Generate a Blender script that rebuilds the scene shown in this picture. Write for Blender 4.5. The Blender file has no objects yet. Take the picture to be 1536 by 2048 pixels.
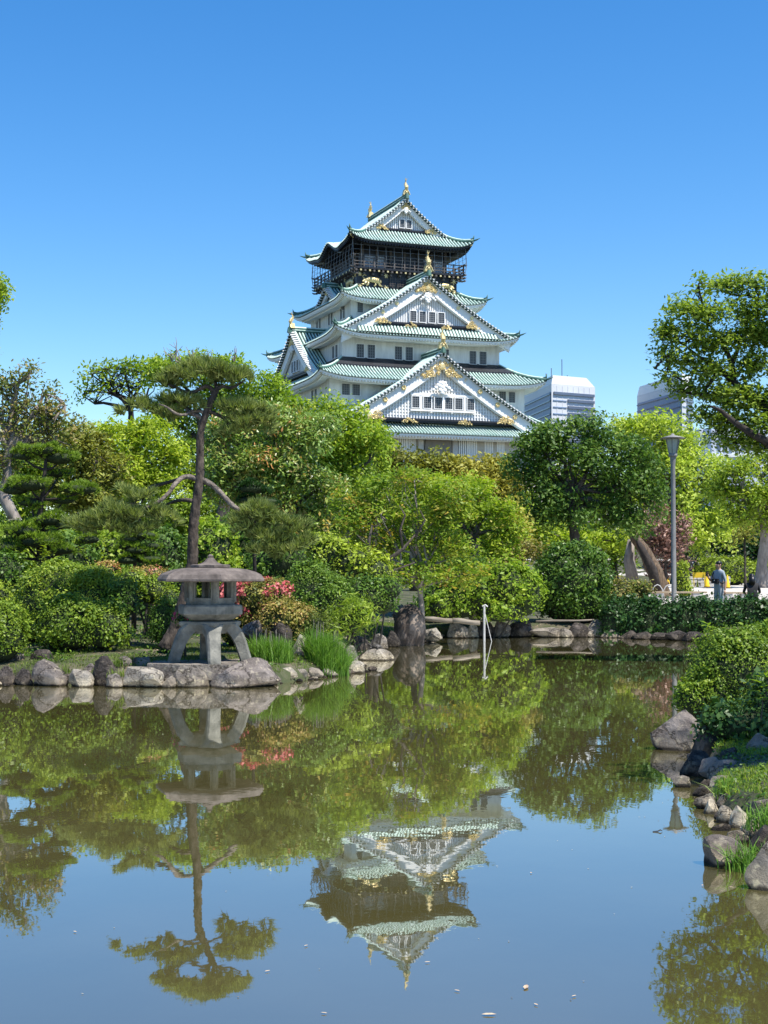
import bpy, bmesh, math, random
import numpy as np
from mathutils import Vector, Matrix, noise

random.seed(7)
RNG = np.random.default_rng(7)
SC = bpy.context.scene
COL = SC.collection
PI = math.pi

# ------------------------------------------------------------------ camera
F = 2840.0            # focal length in pixels of the 1536x2048 frame
PITCH = math.radians(2.16)
EYE = 2.0             # metres above the pond
cam = bpy.data.cameras.new('camera')
cam.sensor_fit = 'VERTICAL'
cam.sensor_height = 36.0
cam.lens = F / 2048.0 * 36.0
cam.clip_start = 0.1
cam.clip_end = 9000
camo = bpy.data.objects.new('camera', cam)
camo.location = (0, 0, EYE)
camo.rotation_euler = (math.pi / 2 + PITCH, 0, 0)
COL.objects.link(camo)
SC.camera = camo

# ------------------------------------------------------------------ light
SUN_EL = math.radians(63)
SUN_AZ = math.radians(126)      # clockwise from +Y (the view direction)
world = bpy.data.worlds.new('World')
SC.world = world
world.use_nodes = True
wn = world.node_tree
wn.nodes.clear()
sky = wn.nodes.new('ShaderNodeTexSky')
sky.sky_type = 'NISHITA'
sky.sun_disc = False
sky.sun_elevation = SUN_EL
sky.sun_rotation = SUN_AZ
sky.altitude = 0
sky.air_density = 1.0
sky.dust_density = 0.25
sky.ozone_density = 3.0
hsv = wn.nodes.new('ShaderNodeHueSaturation')
hsv.inputs['Saturation'].default_value = 1.36
hsv.inputs['Hue'].default_value = 0.503
bg = wn.nodes.new('ShaderNodeBackground')
bg.inputs['Strength'].default_value = 0.122
wo = wn.nodes.new('ShaderNodeOutputWorld')
wn.links.new(sky.outputs[0], hsv.inputs['Color'])
wn.links.new(hsv.outputs[0], bg.inputs['Color'])
wn.links.new(bg.outputs[0], wo.inputs['Surface'])

sun = bpy.data.lights.new('sun', 'SUN')
sun.energy = 5.0
sun.angle = math.radians(0.5)
sun.color = (1.0, 0.95, 0.87)
suno = bpy.data.objects.new('sun', sun)
SD = Vector((math.sin(SUN_AZ) * math.cos(SUN_EL), math.cos(SUN_AZ) * math.cos(SUN_EL), math.sin(SUN_EL)))
suno.rotation_euler = SD.to_track_quat('Z', 'Y').to_euler()
suno.location = (20, -20, 60)
COL.objects.link(suno)

SC.view_settings.view_transform = 'Standard'
SC.view_settings.look = 'None'
SC.view_settings.exposure = 0.7
SC.view_settings.gamma = 1.0
SC.view_settings.use_curve_mapping = False
SC.render.engine = 'CYCLES'
SC.cycles.max_bounces = 8
SC.cycles.diffuse_bounces = 3
SC.cycles.transparent_max_bounces = 8
SC.cycles.use_denoising = True
try:
    SC.cycles.denoising_prefilter = 'ACCURATE'
except Exception:
    pass

# ------------------------------------------------------------------ helpers
def at(px, py, d):
    """world point seen at photo pixel (px, py) at ground distance d"""
    c = (px - 768) / F
    w = (1024 - py) / F
    y = math.cos(PITCH) - w * math.sin(PITCH)
    z = math.sin(PITCH) + w * math.cos(PITCH)
    return Vector((c / y * d, d, EYE + z / y * d))

def tag(o, label=None, cat=None, group=None, kind=None):
    if label: o['label'] = label
    if cat: o['category'] = cat
    if group: o['group'] = group
    if kind: o['kind'] = kind
    return o

def empty(name, loc, rz=0.0, **k):
    o = bpy.data.objects.new(name, None)
    o.location = loc
    o.rotation_euler = (0, 0, rz)
    o.empty_display_size = 0.3
    COL.objects.link(o)
    tag(o, **k)
    return o

def link(name, me, parent=None, loc=None, rot=None, kind=None, **k):
    o = bpy.data.objects.new(name, me)
    COL.objects.link(o)
    if parent is not None: o.parent = parent
    if loc is not None: o.location = loc
    if rot is not None: o.rotation_euler = rot
    tag(o, kind=kind, **k)
    return o

def copy_tree(o, parent=None):
    c = o.copy()
    COL.objects.link(c)
    c.parent = parent
    for ch in o.children:
        copy_tree(ch, c)
    return c

class MB:
    def __init__(s, tf=None):
        s.v = []; s.f = []; s.m = []; s.tf = tf
    def p(s, x, y, z):
        if s.tf: x, y, z = s.tf(x, y, z)
        s.v.append((x, y, z)); return len(s.v) - 1
    def face(s, pts, m=0):
        s.f.append([s.p(*q) for q in pts]); s.m.append(m)
    def grid(s, rows, m=0, closed=False):
        idx = [[s.p(*q) for q in r] for r in rows]
        for i in range(len(idx) - 1):
            n = len(idx[i])
            for j in range(n if closed else n - 1):
                k = (j + 1) % n
                s.f.append([idx[i][j], idx[i][k], idx[i + 1][k], idx[i + 1][j]]); s.m.append(m)
        return idx
    def box(s, x0, x1, y0, y1, z0, z1, m=0):
        q = [s.p(x, y, z) for x in (x0, x1) for y in (y0, y1) for z in (z0, z1)]
        for a in ((0, 1, 3, 2), (4, 6, 7, 5), (0, 4, 5, 1), (2, 3, 7, 6), (0, 2, 6, 4), (1, 5, 7, 3)):
            s.f.append([q[i] for i in a]); s.m.append(m)
    def hexa(s, b, t, m=0):
        """b, t: matching loops of points (bottom, top) -> closed prism"""
        B = [s.p(*q) for q in b]; T = [s.p(*q) for q in t]; n = len(B)
        s.f.append(B[::-1]); s.m.append(m); s.f.append(T); s.m.append(m)
        for i in range(n):
            j = (i + 1) % n
            s.f.append([B[i], B[j], T[j], T[i]]); s.m.append(m)
    def tube(s, pts, r, n=6, m=0, cap=True):
        pts = [Vector(q) for q in pts]
        if not hasattr(r, '__len__'): r = [r] * len(pts)
        rings = []
        ref = None
        for i, q in enumerate(pts):
            t = (pts[min(i + 1, len(pts) - 1)] - pts[max(i - 1, 0)])
            if t.length < 1e-9: t = Vector((0, 0, 1))
            t.normalize()
            if ref is None or abs(ref.dot(t)) > .95:
                ref = Vector((1, 0, 0)) if abs(t.x) < .8 else Vector((0, 1, 0))
            a = (ref - t * ref.dot(t)).normalized()
            ref = a
            b = t.cross(a)
            rings.append([s.p(*(q + (a * math.cos(2 * PI * k / n) + b * math.sin(2 * PI * k / n)) * r[i])) for k in range(n)])
        for i in range(len(rings) - 1):
            for k in range(n):
                j = (k + 1) % n
                s.f.append([rings[i][k], rings[i][j], rings[i + 1][j], rings[i + 1][k]]); s.m.append(m)
        if cap:
            s.f.append(rings[0][::-1]); s.m.append(m); s.f.append(rings[-1]); s.m.append(m)
    def rtube(s, pts, r, n=12, m=0, amp=.16, freq=4.0, step=6, seed=0.0):
        """tube along a smoothed path with a lumpy, ridged skin"""
        pts = [Vector(q) for q in pts]; P = []; R = []
        for i in range(len(pts) - 1):
            a, b = pts[i], pts[i + 1]; a0 = pts[max(i - 1, 0)]; b1 = pts[min(i + 2, len(pts) - 1)]
            for k in range(step):
                t = k / step
                P.append(.5 * ((2 * a) + (b - a0) * t + (2 * a0 - 5 * a + 4 * b - b1) * t * t + (3 * a - a0 - 3 * b + b1) * t ** 3)); R.append(r[i] + (r[i + 1] - r[i]) * t)
        P.append(pts[-1]); R.append(r[-1])
        i0 = len(s.v); tf = s.tf; s.tf = None
        s.tube(P, R, n, m); s.tf = tf
        for j in range(len(P)):
            for k in range(n):
                q = Vector(s.v[i0 + j * n + k]); d = q - P[j]
                f = 1 + amp * (noise.noise(Vector((q.x * freq / R[j] * .12 + seed, q.y * freq / R[j] * .12, q.z * freq * .6))) + .6 * noise.noise(Vector((k * 1.9, j * .8, seed)))  )
                q = P[j] + d * f
                s.v[i0 + j * n + k] = tf(*q) if tf else tuple(q)
    def lathe(s, c, prof, n=16, m=0, ph=0.0, sx=1, sy=1):
        rows = []
        for r, z in prof:
            rows.append([(c[0] + r * sx * math.cos(ph + 2 * PI * k / n), c[1] + r * sy * math.sin(ph + 2 * PI * k / n), c[2] + z) for k in range(n)])
        idx = s.grid(rows, m, closed=True)
        s.f.append(idx[0][::-1]); s.m.append(m); s.f.append(idx[-1]); s.m.append(m)
    def ball(s, c, r, n=8, m=0):
        rx, ry, rz = r if hasattr(r, '__len__') else (r, r, r)
        prof = [(max(math.sin(PI * i / (n // 2 + 1)), .02), -math.cos(PI * i / (n // 2 + 1))) for i in range(n // 2 + 2)]
        rows = [[(c[0] + rx * a * math.cos(2 * PI * k / n), c[1] + ry * a * math.sin(2 * PI * k / n), c[2] + rz * z) for k in range(n)] for a, z in prof]
        idx = s.grid(rows, m, closed=True)
        s.f.append(idx[0][::-1]); s.m.append(m); s.f.append(idx[-1]); s.m.append(m)
    def mesh(s, name, mats, smooth=False):
        me = bpy.data.meshes.new(name)
        me.from_pydata(s.v, [], s.f)
        for m in (mats if isinstance(mats, (list, tuple)) else [mats]): me.materials.append(m)
        me.polygons.foreach_set('material_index', s.m)
        if smooth: me.polygons.foreach_set('use_smooth', [True] * len(s.f))
        me.update()
        return me
    def build(s, name, mats, parent=None, smooth=False, **k):
        return link(name, s.mesh(name, mats, smooth), parent, **k)

# ------------------------------------------------------------------ materials
def newmat(name):
    m = bpy.data.materials.new(name); m.use_nodes = True
    nt = m.node_tree; nt.nodes.clear()
    out = nt.nodes.new('ShaderNodeOutputMaterial')
    return m, nt, out

def pmat(name, col, rough=.7, col2=None, scale=3.0, detail=6.0, bump=0.0, bscale=None, metal=0.0, col3=None, spec=.4, stretch=None, sharp=.0, bdist=.02):
    m, nt, out = newmat(name)
    b = nt.nodes.new('ShaderNodeBsdfPrincipled')
    b.inputs['Roughness'].default_value = rough
    b.inputs['Metallic'].default_value = metal
    b.inputs['Specular IOR Level'].default_value = spec
    nt.links.new(b.outputs[0], out.inputs[0])
    b.inputs['Base Color'].default_value = (*col, 1)
    tc = nt.nodes.new('ShaderNodeTexCoord')
    vec = tc.outputs['Object']
    if stretch:
        mp = nt.nodes.new('ShaderNodeMapping'); mp.inputs['Scale'].default_value = stretch
        nt.links.new(vec, mp.inputs['Vector']); vec = mp.outputs[0]
    if col2 is not None:
        n = nt.nodes.new('ShaderNodeTexNoise'); n.inputs['Scale'].default_value = scale; n.inputs['Detail'].default_value = detail
        n.inputs['Roughness'].default_value = .6
        nt.links.new(vec, n.inputs['Vector'])
        r = nt.nodes.new('ShaderNodeValToRGB')
        r.color_ramp.elements[0].position = .32 + sharp; r.color_ramp.elements[0].color = (*col, 1)
        r.color_ramp.elements[1].position = .68 - sharp; r.color_ramp.elements[1].color = (*col2, 1)
        if col3 is not None:
            e = r.color_ramp.elements.new(.5); e.color = (*col3, 1)
        nt.links.new(n.outputs['Fac'], r.inputs[0]); nt.links.new(r.outputs[0], b.inputs['Base Color'])
    if bump:
        n2 = nt.nodes.new('ShaderNodeTexNoise'); n2.inputs['Scale'].default_value = bscale or scale * 3; n2.inputs['Detail'].default_value = 8
        nt.links.new(vec, n2.inputs['Vector'])
        bp = nt.nodes.new('ShaderNodeBump'); bp.inputs['Strength'].default_value = bump; bp.inputs['Distance'].default_value = bdist
        nt.links.new(n2.outputs['Fac'], bp.inputs['Height']); nt.links.new(bp.outputs[0], b.inputs['Normal'])
    return m

def leafmat(name, cols, trans=.35, rough=.5, spec=.25, tint=(1.15, 1.25, .55)):
    """leaf colour picked per leaf from the 'tone' attribute, some light passes through"""
    m, nt, out = newmat(name)
    a = nt.nodes.new('ShaderNodeAttribute'); a.attribute_name = 'tone'
    r = nt.nodes.new('ShaderNodeValToRGB')
    els = r.color_ramp.elements
    n = len(cols)
    els[0].position = 0; els[0].color = (*cols[0], 1)
    els[1].position = 1; els[1].color = (*cols[-1], 1)
    for i in range(1, n - 1):
        e = els.new(i / (n - 1)); e.color = (*cols[i], 1)
    nt.links.new(a.outputs['Fac'], r.inputs[0])
    b = nt.nodes.new('ShaderNodeBsdfPrincipled')
    b.inputs['Roughness'].default_value = rough
    b.inputs['Specular IOR Level'].default_value = spec
    nt.links.new(r.outputs[0], b.inputs['Base Color'])
    t = nt.nodes.new('ShaderNodeBsdfTranslucent')
    mu = nt.nodes.new('ShaderNodeMix'); mu.data_type = 'RGBA'; mu.blend_type = 'MULTIPLY'; mu.inputs[0].default_value = 1
    nt.links.new(r.outputs[0], mu.inputs[6]); mu.inputs[7].default_value = (*tint, 1)
    nt.links.new(mu.outputs[2], t.inputs['Color'])
    mx = nt.nodes.new('ShaderNodeMixShader'); mx.inputs[0].default_value = trans
    nt.links.new(b.outputs[0], mx.inputs[1]); nt.links.new(t.outputs[0], mx.inputs[2])
    nt.links.new(mx.outputs[0], out.inputs[0])
    return m

M = {}
M['white'] = pmat('white_plaster', (.80, .785, .76), .8, (.60, .585, .56), 1.6, bump=.1, bscale=4, stretch=(1, 1, .22))
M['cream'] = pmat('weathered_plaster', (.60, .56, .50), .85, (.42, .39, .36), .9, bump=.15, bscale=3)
M['whitewood'] = pmat('white_painted_wood', (.87, .86, .84), .6)
M['tile'] = pmat('copper_green_tile', (.38, .55, .47), .55, (.68, .79, .73), 1.4, bump=.05, bscale=6, col3=(.52, .67, .59))
M['tiledark'] = pmat('dark_green_tile_bed', (.013, .032, .027), .7, (.03, .065, .056), .8)
M['tiledeep'] = pmat('dark_copper_ridge', (.03, .08, .065), .6, (.09, .20, .16), .7)
M['black'] = pmat('black_lacquer', (.010, .011, .015), .45, (.02, .022, .03), 1.2)
M['gold'] = pmat('gilded_copper', (.62, .46, .18), .38, (.90, .74, .40), 5.0, metal=.4, spec=.6, bump=.3, bscale=9)
M['greywood'] = pmat('grey_grille', (.20, .21, .22), .7)
M['darkglass'] = pmat('dark_window', (.02, .025, .035), .2)
M['castlestone'] = pmat('castle_base_stone', (.20, .19, .17), .9, (.36, .34, .31), .5, bump=.4, bscale=1)
M['bark'] = pmat('bark_brown', (.035, .027, .02), .95, (.10, .085, .07), 9, bump=.9, bscale=14, stretch=(1, 1, .35), bdist=.05)
M['barkpine'] = pmat('bark_pine', (.014, .010, .008), .95, (.105, .082, .066), 11, bump=1.0, bscale=9, stretch=(1, 1, .45), bdist=.06)
M['barkpale'] = pmat('bark_pale_grey', (.16, .13, .11), .9, (.34, .30, .26), 6, bump=.6, bscale=10, stretch=(1, 1, .4), bdist=.03)
M['barkdark'] = pmat('bark_dark', (.018, .014, .012), .95, (.05, .04, .034), 6, bump=.8, bscale=10, bdist=.03)
# ================================================================== CASTLE TOWER
TH = math.radians(21.625)
GZ = 5.0     # ground level under the tower
castle = empty('castle_tower', (0.525, 215.0, GZ), TH,
               label='tall white castle keep with green copper roofs and gold ornaments above the trees', cat='castle')

def ctf(x, y, z): return (x, y, z - GZ)

def skirt_z(s, e, A, zin, zout, lift):
    return zin + (zout - zin) * (1.28 * s - .28 * s * s) + lift * (abs(e) / A) ** 7 * s * s

def skirt_roof(name, ain, bin_, zin, a, b, zout, lift, wall_a, wall_b, sp=.48, white=True, kara=None, th=.28, dark=0):
    """hipped skirt roof between an inner and an outer rectangle, one rib per tile row"""
    surf = MB(ctf); ribs = MB(ctf); trim = MB(ctf); raft = MB(ctf)
    def side(k, s, e):
        # k 0 front(-y) 1 right(+x) 2 back 3 left ; e runs along the eave
        A = (ain + (a - ain) * s) if k in (0, 2) else (bin_ + (b - bin_) * s)
        B = (bin_ + (b - bin_) * s) if k in (0, 2) else (ain + (a - ain) * s)
        z = skirt_z(s, e, A, zin, zout, lift)
        if kara and k == 3:
            z += kara * math.exp(-((e - .2) / 2.1) ** 2) * s ** 1.5 - .22 * kara * math.exp(-((abs(e - .2) - 4.2) / 1.3) ** 2) * s
        if k == 0: return (e, -B, z)
        if k == 1: return (B, e, z)
        if k == 2: return (-e, B, z)
        return (-B, -e, z)
    NS = 5
    for k in range(4):
        Ao = a if k in (0, 2) else b
        Ai = ain if k in (0, 2) else bin_
        rows = []
        for i in range(NS + 1):
            s = i / NS; A = Ai + (Ao - Ai) * s
            rows.append([side(k, s, A * math.copysign(abs(t) ** .8, t)) for t in np.linspace(-1, 1, 41)])
        surf.grid(rows)
        # eave edge : dark drip tile, fascia, soffit to the wall
        ts = [math.copysign(abs(t) ** .8, t) for t in np.linspace(-1, 1, 41)]
        top = [side(k, 1, Ao * t) for t in ts]
        def inset(q, d, dz):
            x, y, z = q
            if k == 0: y += d; x *= (a - d) / a
            if k == 1: x -= d; y *= (b - d) / b
            if k == 2: y -= d; x *= (a - d) / a
            if k == 3: x += d; y *= (b - d) / b
            return (x, y, z + dz)
        e1 = [inset(q, .0, -.10) for q in top]
        e2 = [inset(q, .12, -.10) for q in top]
        e3 = [inset(q, .14, -.10 - th) for q in top]
        e4 = [inset(q, .75, -.14 - th) for q in top]
        e5 = [inset(q, .78, -.46 - th) for q in top]
        surf.grid([top, e1, e2])
        mat_i = 0
        trim.grid([e2, e3, e4, e5], mat_i)
        dw = (a - wall_a) if k in (1, 3) else (b - wall_b)
        e6 = [inset(q, dw - .02, -.46 - th + .15 - .0 * abs(q[2] - zout)) for q in top]
        e6 = [(x, y, min(z, zout - .0)) for x, y, z in e6]
        trim.grid([e5, e6], mat_i)
        # rafter ends
        n = int(2 * Ao / .46)
        for i in range(n + 1):
            e = -Ao + .4 + (2 * Ao - .8) * i / n
            q0 = inset(side(k, 1, e), .20, -.10 - th); q1 = inset(side(k, 1, e), .74, -.06 - th)
            w = .11; h = .20
            dx, dy = ((w, 0) if k in (0, 2) else (0, w))
            bt = [(q0[0] - dx, q0[1] - dy, q0[2] - h), (q0[0] + dx, q0[1] + dy, q0[2] - h), (q1[0] + dx, q1[1] + dy, q1[2] - h), (q1[0] - dx, q1[1] - dy, q1[2] - h)]
            raft.hexa(bt, [(x, y, z + h) for x, y, z in bt])
        # tile ribs
        n = int(2 * Ao / sp)
        for i in range(n + 1):
            e = -Ao + .15 + (2 * Ao - .3) * i / n
            s0 = 0 if abs(e) <= Ai else (abs(e) - Ai) / (Ao - Ai)
            if s0 > .97: continue
            sec = []
            for j in range(5):
                s = s0 + (1.0 - s0) * j / 4
                q = side(k, s, e)
                h = .13; w = sp * .23
                dx, dy = ((w, 0) if k in (0, 2) else (0, w))
                ext = .06 if j == 4 else 0
                ox, oy = [(0, -ext), (ext, 0), (0, ext), (-ext, 0)][k]
                sec.append([(q[0] - dx + ox, q[1] - dy + oy, q[2] - .03), (q[0] - dx * .55 + ox, q[1] - dy * .55 + oy, q[2] + h), (q[0] + dx * .55 + ox, q[1] + dy * .55 + oy, q[2] + h), (q[0] + dx + ox, q[1] + dy + oy, q[2] - .03)])
            ribs.grid(sec)
            ribs.face(sec[-1][::-1])
    r = surf.build(name, [M['tiledark']], castle)
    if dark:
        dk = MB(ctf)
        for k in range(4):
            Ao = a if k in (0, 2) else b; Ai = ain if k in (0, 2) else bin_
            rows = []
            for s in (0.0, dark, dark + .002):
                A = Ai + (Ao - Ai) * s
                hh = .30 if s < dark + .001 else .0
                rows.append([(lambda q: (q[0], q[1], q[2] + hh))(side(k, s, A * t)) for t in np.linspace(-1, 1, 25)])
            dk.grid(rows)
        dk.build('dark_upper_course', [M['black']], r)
    ribs.build('tile_rows', [M['tile']], r, kind='stuff')
    wm = M['whitewood'] if white else M['black']
    trim.build('eave_board', [wm], r, smooth=False)
    raft.build('rafter_ends', [wm], r, kind='stuff')
    # hip ridges with little end ornaments
    for k in range(4):
        sx = (-1, 1, 1, -1)[k]; sy = (-1, -1, 1, 1)[k]
        hip = MB(ctf)
        pts = []
        for i in range(9):
            s = i / 8 * .985
            A = ain + (a - ain) * s; B = bin_ + (b - bin_) * s
            pts.append((sx * A, sy * B, skirt_z(s, A, A, zin, zout, lift) + .12))
        pts2 = [(x, y, z + .22) for x, y, z in pts]
        hip.tube(pts, .24, 6, 0); hip.tube(pts2, .13, 5, 1)
        x, y, z = pts[-1]
        hip.tube([(x - sx * .5, y - sy * .5, z + .1), (x, y, z + .35), (x + sx * .08, y + sy * .08, z + .85)], [.2, .16, .03], 5, 0)
        hip.tube([(x - sx * .3, y - sy * .3, z - .1), (x + sx * .35, y + sy * .35, z + .12), (x + sx * .75, y + sy * .75, z + .32)], [.16, .12, .03], 5, 0)
        hip.build('hip_ridge', [M['tiledeep'], M['tile']], r, smooth=True)
        ad = MB(ctf)   # small animal-head beam end under each corner
        ad.tube([(x - sx * .9, y - sy * .9, z - .75), (x - sx * .1, y - sy * .1, z - .55)], [.2, .13], 5, 0)
        ad.build('corner_beam_end', [M['gold'] if not white else M['cream']], r)
    return r

def body(name, a, b, z0, z1, mat, extra=None):
    m = MB(ctf); m.box(-a, a, -b, b, z0, z1)
    return m.build(name, [mat], castle)

# stone base (battered) with courses of stones on the two sides that face the pond
sb = MB(ctf)
sb.hexa([(-25, -26.5, 4.6), (25, -26.5, 4.6), (25, 26.5, 4.6), (-25, 26.5, 4.6)], [(-18.6, -20.1, 15.2), (18.6, -20.1, 15.2), (18.6, 20.1, 15.2), (-18.6, 20.1, 15.2)])
sb.build('stone_base', [M['castlestone']], castle)

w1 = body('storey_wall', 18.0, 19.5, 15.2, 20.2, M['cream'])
w2 = body('storey_wall', 15.0, 16.1, 22.6, 28.4, M['white'])
w3 = body('storey_wall', 12.25, 13.5, 30.0, 35.2, M['white'])
w4 = body('storey_wall', 9.25, 9.0, 36.4, 41.3, M['white'])
r1 = skirt_roof('tier_roof', 15.0, 16.1, 23.6, 20.3, 22.0, 20.05, .75, 18.0, 19.5, sp=.46)
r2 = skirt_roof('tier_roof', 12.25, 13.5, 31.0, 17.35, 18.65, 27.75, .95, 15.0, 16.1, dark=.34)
r3 = skirt_roof('tier_roof', 9.25, 9.0, 37.6, 14.3, 16.2, 34.3, 1.0, 12.25, 13.5)
r4 = skirt_roof('tier_roof', 7.95, 7.95, 42.45, 11.5, 11.1, 40.3, .85, 9.25, 9.0)
r5 = skirt_roof('top_roof', 5.9, 7.0, 51.3, 9.85, 10.0, 49.0, 1.1, 6.6, 6.6, white=False, kara=1.25, th=.22)

# ---- gables
def filigree(mb, tri, n, size, seed, m=0):
    """curling gilt scrollwork filling a triangle (three (w, z) corners), y is 0"""
    rr = random.Random(seed)
    for i in range(n):
        a, b = rr.random(), rr.random()
        if a + b > 1: a, b = 1 - a, 1 - b
        w = tri[0][0] + a * (tri[1][0] - tri[0][0]) + b * (tri[2][0] - tri[0][0])
        z = tri[0][1] + a * (tri[1][1] - tri[0][1]) + b * (tri[2][1] - tri[0][1])
        ph = rr.uniform(0, 6.28); R = size * rr.uniform(.6, 1.1); d = rr.choice((-1, 1))
        pts = [(w + R * (1 - t * .75) * math.cos(ph + d * t * 5.0), -rr.uniform(.02, .10), z + R * (1 - t * .75) * math.sin(ph + d * t * 5.0)) for t in (0, .2, .4, .6, .8, 1)]
        mb.tube(pts, [.02, .045, .05, .055, .06, .06], 4, m)

def fish(tf, s=1.0):
    """gilded roof-end fish standing on its head on a plinth, tail up"""
    b = MB(tf)
    b.hexa([(-.55 * s, -.35 * s, 0), (.55 * s, -.35 * s, 0), (.55 * s, .5 * s, 0), (-.55 * s, .5 * s, 0)], [(-.36 * s, -.28 * s, .95 * s), (.36 * s, -.28 * s, .95 * s), (.36 * s, .4 * s, .95 * s), (-.36 * s, .4 * s, .95 * s)])
    b.tube([(-.62 * s, -.38 * s, .05 * s), (-.42 * s, -.38 * s, .55 * s), (0, -.4 * s, .9 * s), (.42 * s, -.38 * s, .55 * s), (.62 * s, -.38 * s, .05 * s)], .09 * s, 5)
    b.ball((0, -.42 * s, .45 * s), (.2 * s, .1 * s, .22 * s), 8)
    # body: head down, arched back, tail up
    b.tube([(0, -.25 * s, .95 * s), (0, -.32 * s, 1.25 * s), (0, -.15 * s, 1.6 * s), (0, .1 * s, 1.95 * s), (0, .12 * s, 2.3 * s), (0, -.02 * s, 2.6 * s)], [.30 * s, .36 * s, .30 * s, .22 * s, .14 * s, .07 * s], 8)
    for sx in (-1, 1):
        b.tube([(0, -.02 * s, 2.5 * s), (sx * .14 * s, -.1 * s, 2.8 * s), (sx * .2 * s, -.22 * s, 3.0 * s)], [.07 * s, .06 * s, .01 * s], 4)
        b.tube([(sx * .25 * s, -.2 * s, 1.5 * s), (sx * .5 * s, -.1 * s, 1.75 * s)], [.09 * s, .01 * s], 4)
        b.tube([(sx * .2 * s, .05 * s, 1.9 * s), (sx * .38 * s, .15 * s, 2.15 * s)], [.07 * s, .01 * s], 4)
    b.tube([(0, .0, 2.5 * s), (0, .02, 3.15 * s)], [.07 * s, .01 * s], 4)
    for i in range(5):
        b.tube([(0, (.14 + .04 * i) * s, (1.35 + .2 * i) * s), (0, (.32 + .03 * i) * s, (1.5 + .2 * i) * s)], [.07 * s, .01 * s], 4)
    return b

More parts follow.
